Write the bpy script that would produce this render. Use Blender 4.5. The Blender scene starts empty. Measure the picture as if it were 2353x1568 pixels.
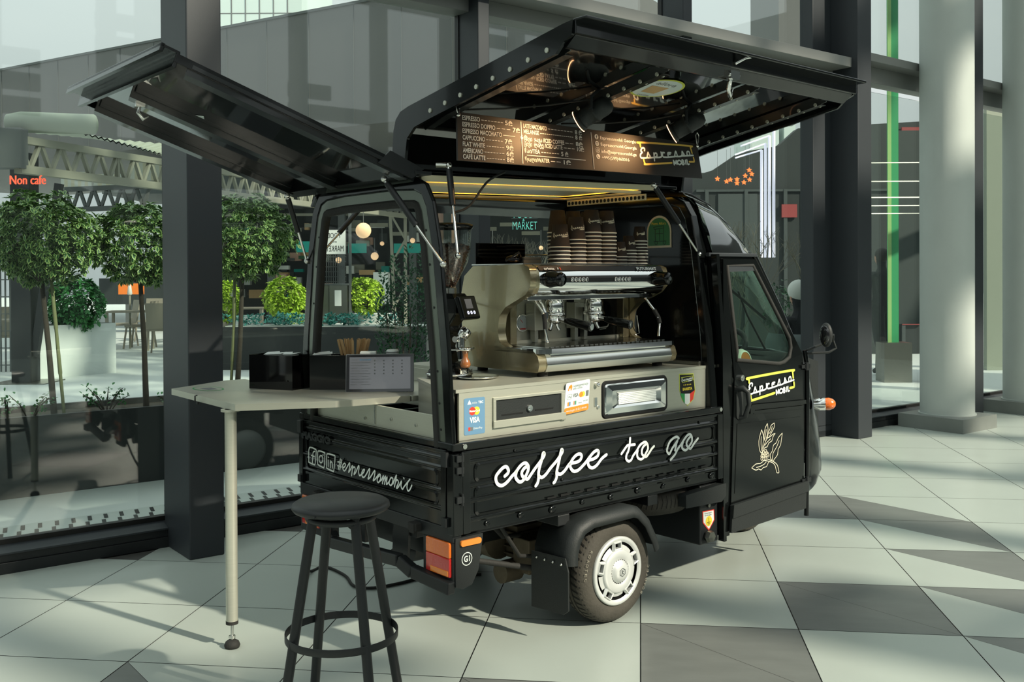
import bpy, bmesh, math, random
from mathutils import Vector, Matrix, Quaternion
random.seed(7)
PI = math.pi
C = bpy.context.scene.collection
SC = bpy.context.scene

# ---------------------------------------------------------------- camera, light, exposure
CAM_H = 1.35546
cam_d = bpy.data.cameras.new('camera'); cam = bpy.data.objects.new('camera', cam_d); C.objects.link(cam)
FPX = 2278.0
cam_d.sensor_width = 36.0; cam_d.sensor_fit = 'HORIZONTAL'; cam_d.lens = 36.0 * FPX / 2353.0
cam_d.shift_y = (653.6 - 784.0) / 2353.0
pitch, roll = -7.5e-3, -4.9e-3
_f = Vector((0, math.cos(pitch), math.sin(pitch))); _r = Vector((1, 0, 0)); _u = _r.cross(_f)
_R = math.cos(roll) * _r + math.sin(roll) * _u; _U = -math.sin(roll) * _r + math.cos(roll) * _u
cam.matrix_world = Matrix(((_R.x, _U.x, -_f.x, 0), (_R.y, _U.y, -_f.y, 0), (_R.z, _U.z, -_f.z, CAM_H), (0, 0, 0, 1)))
cam_d.clip_end = 400; cam_d.clip_start = 0.05
SC.camera = cam

world = bpy.data.worlds.new('world'); SC.world = world; world.use_nodes = True
wn = world.node_tree; wn.nodes.clear()
wo = wn.nodes.new('ShaderNodeOutputWorld'); wb = wn.nodes.new('ShaderNodeBackground')
tc = wn.nodes.new('ShaderNodeTexCoord'); mp = wn.nodes.new('ShaderNodeMapping'); nz = wn.nodes.new('ShaderNodeTexNoise'); cr = wn.nodes.new('ShaderNodeValToRGB')
mp.inputs['Scale'].default_value = (1, 1, 3)
nz.inputs['Scale'].default_value = 1.6; nz.inputs['Detail'].default_value = 5
cr.color_ramp.elements[0].position = 0.35; cr.color_ramp.elements[0].color = (0.74, 0.84, 0.84, 1)
cr.color_ramp.elements[1].position = 0.7; cr.color_ramp.elements[1].color = (0.86, 0.93, 0.90, 1)
wn.links.new(tc.outputs['Generated'], mp.inputs[0]); wn.links.new(mp.outputs[0], nz.inputs[0]); wn.links.new(nz.outputs['Fac'], cr.inputs[0])
wn.links.new(cr.outputs[0], wb.inputs[0]); wn.links.new(wb.outputs[0], wo.inputs[0])
sx = wn.nodes.new('ShaderNodeSeparateXYZ'); m1 = wn.nodes.new('ShaderNodeMath'); m1.operation = 'MULTIPLY_ADD'; m1.use_clamp = False
wn.links.new(tc.outputs['Generated'], sx.inputs[0]); cl = wn.nodes.new('ShaderNodeMath'); cl.operation = 'MAXIMUM'; cl.inputs[1].default_value = 0.0
wn.links.new(sx.outputs['Z'], cl.inputs[0]); wn.links.new(cl.outputs[0], m1.inputs[0]); m1.inputs[1].default_value = 1.15; m1.inputs[2].default_value = 0.72
wn.links.new(m1.outputs[0], wb.inputs[1])

sun_d = bpy.data.lights.new('sun', 'SUN'); sun = bpy.data.objects.new('sun', sun_d); C.objects.link(sun)
SUN_DIR = Vector((0.75, -0.50, 0.60)).normalized()       # towards the sun
sun.rotation_euler = SUN_DIR.to_track_quat('Z', 'Y').to_euler()
sun_d.energy = 6.0; sun_d.color = (1.0, 0.93, 0.76); sun_d.angle = math.radians(1.2)
sun.location = (20, -14, 18)

SC.view_settings.view_transform = 'Standard'; SC.view_settings.look = 'None'
SC.view_settings.gamma = 1.0; SC.view_settings.use_curve_mapping = False
SC.view_settings.exposure = -0.1
cy = SC.cycles
cy.use_denoising = True; cy.max_bounces = 10; cy.diffuse_bounces = 4; cy.glossy_bounces = 5; cy.transparent_max_bounces = 16
cy.transmission_bounces = 6; cy.caustics_reflective = False; cy.caustics_refractive = False; cy.sample_clamp_indirect = 6

# ---------------------------------------------------------------- frames of reference
def frame(o, deg): return Matrix.Translation(Vector(o)) @ Matrix.Rotation(math.radians(deg), 4, 'Z')
WD = Matrix.Identity(4)
TR = frame((-0.199, 3.356, 0), 40.5)        # truck: x to the front, y to its left, z up
FA = frame((-2.349, 4.526, 0), math.degrees(math.atan2(.6065, .795)))   # glass facade: x along, y outwards
def at(px, py, Y):                            # a point of the place at depth Y seen in direction (px, py) of the 2353x1568 frame
    d = _f + _R * ((px - 1176.5) / FPX) - _U * ((py - 653.6) / FPX)
    return Vector((0, 0, CAM_H)) + d * (Y / d.y)

# ---------------------------------------------------------------- materials
M = {}
def mat(name, col, rough=0.5, metal=0.0, coat=0.0, bump=0.0, bscale=60, var=0.0, vscale=8, emit=None, estr=0, spec=0.5, stretch=None, trans=0, ior=1.45, aniso=0):
    m = bpy.data.materials.new(name); m.use_nodes = True; nt = m.node_tree; b = nt.nodes['Principled BSDF']
    c = (*col, 1) if len(col) == 3 else col
    b.inputs['Base Color'].default_value = c; b.inputs['Roughness'].default_value = rough; b.inputs['Metallic'].default_value = metal
    b.inputs['Coat Weight'].default_value = coat; b.inputs['Coat Roughness'].default_value = 0.04
    b.inputs['Specular IOR Level'].default_value = spec; b.inputs['IOR'].default_value = ior
    b.inputs['Transmission Weight'].default_value = trans
    if aniso: b.inputs['Anisotropic'].default_value = aniso
    if emit: b.inputs['Emission Color'].default_value = (*emit, 1); b.inputs['Emission Strength'].default_value = estr
    if bump or var:
        t = nt.nodes.new('ShaderNodeTexCoord'); mpn = nt.nodes.new('ShaderNodeMapping'); nt.links.new(t.outputs['Object'], mpn.inputs[0])
        if stretch: mpn.inputs['Scale'].default_value = stretch
    if var:
        n = nt.nodes.new('ShaderNodeTexNoise'); n.inputs['Scale'].default_value = vscale; n.inputs['Detail'].default_value = 4
        nt.links.new(mpn.outputs[0], n.inputs[0])
        mx = nt.nodes.new('ShaderNodeMix'); mx.data_type = 'RGBA'
        mx.inputs['A'].default_value = (*[x * (1 - var) for x in c[:3]], 1); mx.inputs['B'].default_value = (*[min(1, x * (1 + var)) for x in c[:3]], 1)
        nt.links.new(n.outputs['Fac'], mx.inputs['Factor']); nt.links.new(mx.outputs['Result'], b.inputs['Base Color'])
    if bump:
        n = nt.nodes.new('ShaderNodeTexNoise'); n.inputs['Scale'].default_value = bscale; n.inputs['Detail'].default_value = 3
        nt.links.new(mpn.outputs[0], n.inputs[0])
        bp = nt.nodes.new('ShaderNodeBump'); bp.inputs['Strength'].default_value = bump; bp.inputs['Distance'].default_value = 0.01
        nt.links.new(n.outputs['Fac'], bp.inputs['Height']); nt.links.new(bp.outputs[0], b.inputs['Normal'])
    if name == 'flap_gloss': b.inputs['Coat IOR'].default_value = 1.9
    M[name] = m; return m
def glass(name, tint=(0.86, 0.93, 0.91), refl=1.0, r0=0.02, fl=0.9):
    m = bpy.data.materials.new(name); m.use_nodes = True; nt = m.node_tree; nt.nodes.clear()
    o = nt.nodes.new('ShaderNodeOutputMaterial'); tr = nt.nodes.new('ShaderNodeBsdfTransparent'); g = nt.nodes.new('ShaderNodeBsdfGlossy')
    fr = nt.nodes.new('ShaderNodeFresnel'); fr.inputs['IOR'].default_value = 1.5; ml = nt.nodes.new('ShaderNodeMath'); ml.operation = 'MULTIPLY'
    ml.inputs[1].default_value = refl; ml.use_clamp = True; mx = nt.nodes.new('ShaderNodeMixShader')
    geo = nt.nodes.new('ShaderNodeNewGeometry')
    tr.inputs[0].default_value = (*tint, 1); g.inputs[0].default_value = (fl, fl, fl, 1); g.inputs['Roughness'].default_value = r0
    bf = nt.nodes.new('ShaderNodeMath'); bf.operation = 'MULTIPLY_ADD'; bf.inputs[1].default_value = -0.8333; bf.inputs[2].default_value = 1.5   # same reflectance on both faces of the sheet
    nt.links.new(geo.outputs['Backfacing'], bf.inputs[0]); nt.links.new(bf.outputs[0], fr.inputs['IOR'])
    nt.links.new(fr.outputs[0], ml.inputs[0]); nt.links.new(ml.outputs[0], mx.inputs[0]); nt.links.new(tr.outputs[0], mx.inputs[1])
    nt.links.new(g.outputs[0], mx.inputs[2]); nt.links.new(mx.outputs[0], o.inputs[0]); M[name] = m; return m

mat('black_gloss', (0.004, 0.005, 0.005), 0.14, coat=0.25, spec=0.35, bump=0.06, bscale=4)
mat('flap_gloss', (0.004, 0.005, 0.005), 0.07, coat=1.0, bump=0.04, bscale=3)
mat('black_paint', (0.012, 0.014, 0.014), 0.28, coat=0.5)
mat('black_satin', (0.012, 0.014, 0.015), 0.45)
mat('black_plastic', (0.014, 0.017, 0.017), 0.55, bump=0.1, bscale=200)
mat('black_rubber', (0.020, 0.020, 0.018), 0.75, bump=0.15, bscale=120)
mat('rib_dark', (0.004, 0.004, 0.004), 0.5)
mat('steel', (0.56, 0.56, 0.47), 0.36, 0.6, bump=0.03, bscale=40, stretch=(1, 1, 30), var=0.06, vscale=6)
mat('steel_dark', (0.25, 0.25, 0.22), 0.35, 1.0)
mat('chrome', (0.80, 0.80, 0.78), 0.06, 1.0)
mat('chrome_soft', (0.72, 0.72, 0.68), 0.18, 1.0)
mat('champagne', (0.42, 0.36, 0.22), 0.22, 0.75, coat=0.8)
mat('strip_sheen', (0.16, 0.18, 0.15), 0.3, 0.7)  # black-painted frame strip; its pale green-grey reflection is put into the colour
mat('frame_grey', (0.026, 0.031, 0.036), 0.5, bump=0.04, bscale=300)
mat('beam_grey', (0.22, 0.225, 0.215), 0.5)
mat('white', (0.80, 0.84, 0.80), 0.5)
mat('decal_white', (0.82, 0.86, 0.82), 0.45)
mat('decal_cream', (0.72, 0.66, 0.50), 0.5)
mat('logo_yellow', (0.62, 0.66, 0.10), 0.45)
mat('logo_amber', (0.85, 0.55, 0.12), 0.45)
mat('orange', (0.90, 0.26, 0.03), 0.2, coat=0.6)
mat('lamp_orange', (0.80, 0.16, 0.015), 0.15, coat=1.0, bump=0.2, bscale=90)
mat('lamp_red', (0.55, 0.02, 0.015), 0.15, coat=1.0, bump=0.2, bscale=90)
mat('tyre', (0.055, 0.050, 0.040), 0.8, bump=0.25, bscale=80, var=0.3, vscale=14)
mat('groove', (0.008, 0.008, 0.007), 0.9)
mat('hubcap', (0.66, 0.68, 0.66), 0.35, 0.35)
mat('tile_light', (0.40, 0.445, 0.405), 0.30, var=0.06, vscale=3, bump=0.02, bscale=20)
mat('tile_grey', (0.155, 0.165, 0.155), 0.36, var=0.18, vscale=5, bump=0.02, bscale=20, stretch=(1, 3, 1))
mat('grout', (0.06, 0.06, 0.055), 0.9)
mat('plaza', (0.56, 0.60, 0.575), 0.6, var=0.08, vscale=0.8)
mat('concrete', (0.46, 0.50, 0.47), 0.55, var=0.06, vscale=4, bump=0.03, bscale=60)
mat('concrete_dark', (0.19, 0.205, 0.19), 0.6, var=0.15, vscale=6)
mat('soil', (0.045, 0.040, 0.030), 0.95, bump=0.6, bscale=80)
mat('planter_dark', (0.018, 0.021, 0.022), 0.5, var=0.15, vscale=5)
mat('planter_white', (0.62, 0.66, 0.64), 0.7, var=0.07, vscale=2)
mat('panel_grey', (0.115, 0.115, 0.112), 0.55, var=0.05, vscale=0.4)
mat('roof_green', (0.30, 0.34, 0.27), 0.6)
mat('truss_cream', (0.24, 0.24, 0.19), 0.6)
mat('truss_grey', (0.09, 0.10, 0.10), 0.6)
mat('tower', (0.52, 0.60, 0.58), 0.4, var=0.05, vscale=0.3)
mat('leaf', (0.020, 0.095, 0.030), 0.45, var=0.35, vscale=9)
mat('leaf_edge', (0.32, 0.47, 0.16), 0.5)
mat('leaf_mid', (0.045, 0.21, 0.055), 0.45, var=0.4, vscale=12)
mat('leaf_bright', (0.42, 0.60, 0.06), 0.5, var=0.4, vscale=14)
mat('leaf_dark', (0.015, 0.075, 0.028), 0.5, var=0.4, vscale=12)
mat('succulent', (0.05, 0.26, 0.22), 0.5, var=0.3, vscale=14)
mat('bark', (0.06, 0.05, 0.04), 0.9, bump=0.4, bscale=60)
mat('twig', (0.15, 0.14, 0.11), 0.9)
mat('bamboo', (0.22, 0.24, 0.12), 0.7)
mat('rattan', (0.26, 0.24, 0.19), 0.8)
mat('wood_light', (0.56, 0.36, 0.17), 0.6, var=0.15, vscale=30)
mat('wood_handle', (0.40, 0.14, 0.04), 0.3, coat=0.6, var=0.3, vscale=20)
mat('coffee', (0.055, 0.022, 0.012), 0.6, bump=1.0, bscale=160)
mat('cup_brown', (0.030, 0.022, 0.017), 0.75, bump=0.1, bscale=200)
mat('cup_rim', (0.82, 0.79, 0.68), 0.6)
mat('cream_panel', (0.80, 0.72, 0.50), 0.5)
mat('led_yellow', (0.9, 0.6, 0.1), 0.5, emit=(1.0, 0.60, 0.08), estr=9.0)
mat('led_white', (0.9, 0.9, 1.0), 0.5, emit=(0.80, 0.76, 1.0), estr=0.6)
mat('spot_glow', (1, 0.6, 0.3), 0.5, emit=(1.0, 0.50, 0.22), estr=9.0)
mat('display_glow', (0.6, 0.7, 1), 0.5, emit=(0.75, 0.75, 1.0), estr=1.6)
mat('screen_grey', (0.10, 0.105, 0.11), 0.10, coat=1.0, emit=(0.30, 0.31, 0.33), estr=0.22)
mat('screen_dark', (0.01, 0.01, 0.012), 0.08, coat=1.0)
mat('menu_black', (0.024, 0.020, 0.017), 0.55, spec=0.6)
mat('text_white', (0.74, 0.74, 0.70), 0.5)
mat('sticker_blue', (0.13, 0.26, 0.40), 0.4)
mat('sticker_white', (0.66, 0.74, 0.72), 0.35)
mat('red', (0.75, 0.05, 0.03), 0.4)
mat('green', (0.03, 0.32, 0.08), 0.4)
mat('sticker_green', (0.015, 0.17, 0.035), 0.3)
mat('yellow', (0.85, 0.66, 0.05), 0.4)
mat('mail_grey', (0.15, 0.16, 0.16), 0.5)
mat('acrylic', (0.003, 0.003, 0.003), 0.03, spec=0.5)
mat('neon_teal', (0.2, 0.8, 0.7), 0.5, emit=(0.25, 0.90, 0.72), estr=0.45)
mat('neon_red', (0.9, 0.1, 0.05), 0.5, emit=(1.0, 0.12, 0.05), estr=1.1)
mat('star_orange', (0.9, 0.2, 0.05), 0.5, emit=(1.0, 0.22, 0.05), estr=1.0)
mat('globe', (0.9, 0.6, 0.35), 0.5, emit=(1.0, 0.60, 0.34), estr=0.55)
mat('teal_cloth', (0.02, 0.32, 0.27), 0.7)
mat('orange_cloth', (0.80, 0.20, 0.03), 0.8)
mat('red_sign', (0.28, 0.05, 0.05), 0.6)
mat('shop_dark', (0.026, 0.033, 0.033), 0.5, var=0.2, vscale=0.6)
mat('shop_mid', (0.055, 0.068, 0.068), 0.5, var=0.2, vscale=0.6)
mat('banner_green', (0.04, 0.36, 0.14), 0.6)
mat('banner_lime', (0.35, 0.60, 0.22), 0.6)
mat('salmon', (0.55, 0.34, 0.26), 0.6)
mat('cloth_black', (0.012, 0.013, 0.015), 0.9)
mat('cloth_white', (0.62, 0.64, 0.60), 0.9)
mat('cloth_grey', (0.12, 0.14, 0.14), 0.9)
mat('skin', (0.42, 0.24, 0.17), 0.6)
mat('hair', (0.015, 0.012, 0.01), 0.7)
mat('engine', (0.16, 0.13, 0.09), 0.6, 0.4, var=0.4, vscale=20)
mat('ceiling_white', (0.55, 0.58, 0.55), 0.7)
mat('mall_wall', (0.13, 0.14, 0.14), 0.6)
mat('light_tube', (1, 1, 1), 0.5, emit=(0.92, 1.0, 0.72), estr=4.0)
mat('line_glow', (1, 1, 1), 0.5, emit=(1.0, 0.92, 0.66), estr=0.75)
mat('sail', (0.62, 0.58, 0.45), 0.8)
mat('dark_tint', (0.015, 0.05, 0.025), 0.06, coat=1.0)
glass('facade_glass', (0.92, 0.955, 0.94), 1.5)
glass('jar_glass', (0.93, 0.95, 0.93), 1.0)
glass('cab_glass', (0.80, 0.90, 0.84), 1.6)
glass('lens_glass', (0.9, 0.9, 0.9), 1.0)

# ---------------------------------------------------------------- mesh helpers
class MB:
    def __init__(s): s.v = []; s.f = []; s.m = []; s.sm = []; s.cm = 0; s.cs = False
    def mi(s, i): s.cm = i; return s
    def add(s, vs, fs, smooth=None):
        b = len(s.v); s.v += [Vector(v) for v in vs]
        for f in fs: s.f.append([b + i for i in f]); s.m.append(s.cm); s.sm.append(s.cs if smooth is None else smooth)
        return s
    def box(s, x0, x1, y0, y1, z0, z1):
        v = [(x, y, z) for z in (z0, z1) for y in (y0, y1) for x in (x0, x1)]
        return s.add(v, [(0, 2, 3, 1), (4, 5, 7, 6), (0, 1, 5, 4), (2, 6, 7, 3), (0, 4, 6, 2), (1, 3, 7, 5)], False)
    def obox(s, c, size, R=None):
        R = R or Matrix.Identity(3); hx, hy, hz = [a / 2 for a in size]; c = Vector(c)
        v = [c + R @ Vector((x * hx, y * hy, z * hz)) for z in (-1, 1) for y in (-1, 1) for x in (-1, 1)]
        return s.add(v, [(0, 2, 3, 1), (4, 5, 7, 6), (0, 1, 5, 4), (2, 6, 7, 3), (0, 4, 6, 2), (1, 3, 7, 5)], False)
    def bar(s, a, b, w, h, up=(0, 0, 1)):       # rectangular bar from a to b; w across, h along up
        a = Vector(a); b = Vector(b); d = (b - a); L = d.length; d.normalize(); up = Vector(up)
        if abs(d.dot(up)) > 0.98: up = Vector((1, 0, 0))
        x = d.cross(up).normalized(); z = x.cross(d)
        R = Matrix((x, d, z)).transposed()
        return s.obox((a + b) / 2, (w, L, h), R)
    def tube(s, path, r, n=10, closed=False, caps=True, smooth=True):
        P = [Vector(p) for p in path]; N = len(P)
        rr = r if isinstance(r, (list, tuple)) else [r] * N
        rings = []; nrm = None
        for i in range(N):
            if closed: t = (P[(i + 1) % N] - P[i - 1])
            else: t = (P[min(i + 1, N - 1)] - P[max(i - 1, 0)])
            t.normalize()
            if nrm is None:
                nrm = t.cross(Vector((0, 0, 1)) if abs(t.z) < 0.9 else Vector((1, 0, 0))).normalized()
            else:
                nrm = (nrm - t * nrm.dot(t)).normalized()
            bn = t.cross(nrm)
            rings.append([P[i] + (nrm * math.cos(2 * PI * k / n) + bn * math.sin(2 * PI * k / n)) * rr[i] for k in range(n)])
        v = [p for rg in rings for p in rg]; f = []
        for i in range(N if closed else N - 1):
            j = (i + 1) % N
            for k in range(n): f.append((i * n + k, i * n + (k + 1) % n, j * n + (k + 1) % n, j * n + k))
        s.add(v, f, smooth)
        if caps and not closed: s.add(rings[0], [tuple(range(n))[::-1]], False); s.add(rings[-1], [tuple(range(n))], False)
        return s
    def cyl(s, a, b, r0, r1=None, n=20, caps=True): return s.tube([a, b], [r0, r0 if r1 is None else r1], n, caps=caps)
    def lathe(s, prof, c=(0, 0, 0), ax=(0, 0, 1), n=24, smooth=True, a0=0, a1=2 * PI):   # prof: (radius, height)
        ax = Vector(ax).normalized(); q = Vector((0, 0, 1)).rotation_difference(ax); c = Vector(c)
        full = abs(a1 - a0 - 2 * PI) < 1e-6; m = n if full else n + 1
        v = []
        for r, h in prof:
            for k in range(m):
                t = a0 + (a1 - a0) * k / n; v.append(c + q @ Vector((r * math.cos(t), r * math.sin(t), h)))
        f = []
        for i in range(len(prof) - 1):
            for k in range(n):
                k2 = (k + 1) % m if full else k + 1
                f.append((i * m + k, i * m + k2, (i + 1) * m + k2, (i + 1) * m + k))
        return s.add(v, f, smooth)
    def sphere(s, c, r, n=16, sq=(1, 1, 1), R=None):
        c = Vector(c); m = max(4, n // 2); v = []; f = []
        for i in range(m + 1):
            for k in range(n):
                p = Vector((math.sin(PI * i / m) * math.cos(2 * PI * k / n) * r * sq[0], math.sin(PI * i / m) * math.sin(2 * PI * k / n) * r * sq[1], math.cos(PI * i / m) * r * sq[2]))
                v.append(c + (R @ p if R else p))
        for i in range(m):
            for k in range(n): f.append((i * n + k, (i + 1) * n + k, (i + 1) * n + (k + 1) % n, i * n + (k + 1) % n))
        return s.add(v, f, True)
    def prism(s, poly, fn, h0, h1, smooth=False):       # poly: 2D points; fn(a, b, h) -> 3D
        n = len(poly); v = [fn(a, b, h0) for a, b in poly] + [fn(a, b, h1) for a, b in poly]
        f = [tuple(range(n))[::-1], tuple(range(n, 2 * n))]
        s.add(v, f, False)
        return s.add(v, [(i, (i + 1) % n, n + (i + 1) % n, n + i) for i in range(n)], smooth)
    def loft(s, rings, closed=True, caps=True, smooth=True):
        n = len(rings[0]); v = [p for r in rings for p in r]; f = []
        for i in range(len(rings) - 1):
            for k in range(n if closed else n - 1):
                f.append((i * n + k, i * n + (k + 1) % n, (i + 1) * n + (k + 1) % n, (i + 1) * n + k))
        s.add(v, f, smooth)
        if caps and closed: s.add(rings[0], [tuple(range(n))[::-1]], False); s.add(rings[-1], [tuple(range(n))], False)
        return s
    def ring(s, c, R, r, ax=(0, 0, 1), n=32, k=8, a0=0, a1=2 * PI):
        q = Vector((0, 0, 1)).rotation_difference(Vector(ax).normalized()); c = Vector(c); full = abs(a1 - a0 - 2 * PI) < 1e-6
        pts = [c + q @ Vector((R * math.cos(a0 + (a1 - a0) * i / n), R * math.sin(a0 + (a1 - a0) * i / n), 0)) for i in range(n if full else n + 1)]
        return s.tube(pts, r, k, closed=full)

def mesh_of(mb, name, mats):
    me = bpy.data.meshes.new(name); me.from_pydata([tuple(v) for v in mb.v], [], mb.f)
    for m in mats: me.materials.append(M[m] if isinstance(m, str) else m)
    me.polygons.foreach_set('material_index', mb.m); me.polygons.foreach_set('use_smooth', mb.sm)
    me.update()
    bm = bmesh.new(); bm.from_mesh(me); bmesh.ops.recalc_face_normals(bm, faces=bm.faces); bm.to_mesh(me); bm.free()
    return me
def obj(name, mb, mats, parent=None, bevel=0, fr=None, label=None, seg=2, weld=False):
    if isinstance(mats, str): mats = [mats]
    me = mesh_of(mb, name, mats); o = bpy.data.objects.new(name, me); C.objects.link(o)
    if parent is not None: o.parent = parent
    elif fr is not None: o.matrix_world = fr
    if weld: md = o.modifiers.new('weld', 'WELD'); md.merge_threshold = 0.0002
    if bevel:
        md = o.modifiers.new('bevel', 'BEVEL'); md.width = bevel; md.segments = seg; md.limit_method = 'ANGLE'; md.angle_limit = 0.6
    if label: o['label'] = label
    return o
def tag(o, label, cat, group=None):
    o['label'] = label; o['category'] = cat
    if group: o['group'] = group
    return o
def thing(name, label, cat, fr=WD, base=(0, 0, 0), rz=0, group=None):
    o = bpy.data.objects.new(name, None); C.objects.link(o); o.empty_display_size = 0.1
    o.matrix_world = fr @ Matrix.Translation(Vector(base)) @ Matrix.Rotation(rz, 4, 'Z')
    return tag(o, label, cat, group)
def struct(name, mb, mats, fr=WD, bevel=0):
    o = obj(name, mb, mats, None, bevel, fr); o['kind'] = 'structure'; return o
def dup(root, mw, label=None, group=None):
    r = root.copy(); C.objects.link(r); r.matrix_world = mw
    if label: r['label'] = label
    if group: r['group'] = group
    for ch in list(root.children):
        c = ch.copy(); C.objects.link(c); c.parent = r
        for g in ch.children: d = g.copy(); C.objects.link(d); d.parent = c
    return r

# flat graphics: a plane is (origin, U, V, N): 2D point (a, b) at height h above the surface
def plane(o, U, V):
    o = Vector(o); U = Vector(U).normalized(); V = Vector(V).normalized(); N = U.cross(V).normalized()
    return lambda a, b, h=0.0: o + U * a + V * b + N * h
def smooth_pts(p, k=4):
    if len(p) < 3: return [Vector((*q, 0)) for q in p]
    closed = (Vector(p[0]) - Vector(p[-1])).length < 1e-6
    out = []; n = len(p)
    for i in range(n - 1):
        if closed: a, b, c, d = p[(i - 1) % (n - 1)], p[i], p[i + 1], p[(i + 2) % (n - 1)] if i + 2 >= n else p[i + 2]
        else: a, b, c, d = p[max(i - 1, 0)], p[i], p[i + 1], p[min(i + 2, n - 1)]
        a, b, c, d = [Vector((*q, 0)) for q in (a, b, c, d)]
        for j in range(k):
            t = j / k
            out.append(0.5 * ((2 * b) + (c - a) * t + (2 * a - 5 * b + 4 * c - d) * t * t + (3 * b - a - 3 * c + d) * t ** 3))
    out.append(Vector((*p[-1], 0))); return out
def strokes(mb, S, fn, w, sc=0.001, h=0.0015, k=3, off=(0, 0), fx=None):
    fx = fx or (lambda x, y: (x, y))
    for st in S:
        P = smooth_pts([(x * sc + off[0], y * sc + off[1]) for x, y in st], k)
        hh = h
        for i in range(len(P) - 1):
            a, b = P[i], P[i + 1]; d = b - a
            if d.length < 1e-7: continue
            d.normalize(); nn = Vector((-d.y, d.x, 0)) * w / 2
            q = [a + nn, a - nn, b - nn, b + nn]
            mb.add([fn(*fx(v.x, v.y), hh) for v in q], [(0, 1, 2, 3)], False)
        for i, a in enumerate(P):
            m = 8
            mb.add([fn(*fx(a.x + w / 2 * math.cos(2 * PI * t / m), a.y + w / 2 * math.sin(2 * PI * t / m)), hh + 0.00004 * (1 + i % 2)) for t in range(m)], [tuple(range(m))], False)
    return mb
_tc = {}
def text_geo(s, size, bold=0.0):
    key = (s, size, bold)
    if key in _tc: return _tc[key]
    cu = bpy.data.curves.new('tmp', 'FONT'); cu.body = s; cu.size = size; cu.resolution_u = 3; cu.offset = bold; cu.fill_mode = 'FRONT'
    o = bpy.data.objects.new('tmp', cu); C.objects.link(o)
    dg = bpy.context.evaluated_depsgraph_get(); ev = o.evaluated_get(dg); me = ev.to_mesh()
    v = [(p.co.x, p.co.y) for p in me.vertices]; f = [tuple(p.vertices) for p in me.polygons]
    ev.to_mesh_clear(); bpy.data.objects.remove(o); bpy.data.curves.remove(cu)
    if not v: v = [(0, 0)]
    x1 = max(a for a, b in v); x0 = min(a for a, b in v); _tc[key] = (v, f, x0, x1); return _tc[key]
def text(mb, s, fn, x, y, size, h=0.001, width=None, align='l', bold=0.0, mirror=False, fx=None):
    v, f, x0, x1 = text_geo(s, size, bold); k = 1 if width is None else width / max(1e-6, x1 - x0)
    w = (x1 - x0) * k; ox = x if align == 'l' else (x - w / 2 if align == 'c' else x - w)
    g = (lambda a: ox + (a - x0) * k) if not mirror else (lambda a: ox + w - (a - x0) * k)
    fx = fx or (lambda p, q: (p, q))
    mb.add([fn(*fx(g(a), y + b), h) for a, b in v], f, False); return w
def rrect(x0, x1, y0, y1, r, n=4):
    out = []
    for cx, cyy, a in ((x1 - r, y1 - r, 0), (x0 + r, y1 - r, PI / 2), (x0 + r, y0 + r, PI), (x1 - r, y0 + r, 1.5 * PI)):
        for i in range(n + 1): out.append((cx + r * math.cos(a + PI / 2 * i / n), cyy + r * math.sin(a + PI / 2 * i / n)))
    return out
def circle(cx, cyy, r, n=20, ry=None): return [(cx + r * math.cos(2 * PI * i / n), cyy + (ry or r) * math.sin(2 * PI * i / n)) for i in range(n)]
def patch(mb, poly, fn, h): return mb.add([fn(a, b, h) for a, b in poly], [tuple(range(len(poly)))], False)
S_coffee=[[[215,653],[229,661],[232,672],[223,685],[208,684],[192,674],[176,659],[175,643],[183,629],[199,622],[215,625],[232,635],[249,649],[266,660],[283,676],[300,686],[315,686],[326,673],[324,658],[312,639],[300,626],[285,623],[271,633],[265,647],[270,663]],[[324,673],[310,671],[298,661],[294,651],[300,639],[315,630],[324,629],[337,641],[360,663],[388,687],[403,703],[403,712],[397,711],[391,689],[380,662],[375,642],[375,623],[370,607],[361,598]],[[376,634],[385,626],[398,626],[416,637],[434,653],[465,676],[492,702],[494,713],[488,712],[481,686],[473,660],[465,636],[465,617],[457,602],[450,597]],[[465,636],[475,626],[491,626],[510,638],[526,653],[537,661],[550,675],[569,686],[588,686],[594,676],[585,663],[566,658],[545,658],[534,652],[538,638],[552,626],[571,626],[591,635],[615,651],[643,674],[663,687],[680,689],[685,679],[677,666],[654,659],[632,657],[628,644],[637,631],[654,626],[676,634],[702,655],[728,667]]]
S_togo=[[[862,716],[859,689],[850,665],[841,653],[839,637],[853,626],[868,630],[879,645],[899,661],[918,681],[939,690],[954,690],[965,677],[966,661],[954,646],[942,631],[926,625],[908,632],[902,646],[906,661]],[[812,660],[844,688],[859,689],[889,688]],[[954,682],[939,674],[930,659],[932,644],[946,634],[958,632],[976,647],[990,660],[1003,668]],[[1157,683],[1144,691],[1121,687],[1100,675],[1088,658],[1082,642],[1087,632],[1098,626],[1113,644],[1131,660],[1149,675],[1141,661],[1133,636]],[[1105,601],[1131,618],[1151,641],[1172,657],[1191,675],[1212,690],[1230,692],[1241,679],[1241,661],[1227,646],[1214,634],[1198,629],[1180,638],[1177,651],[1183,663]],[[1233,683],[1217,673],[1206,657],[1211,644],[1225,634],[1235,633],[1254,650],[1281,669]]]
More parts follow.
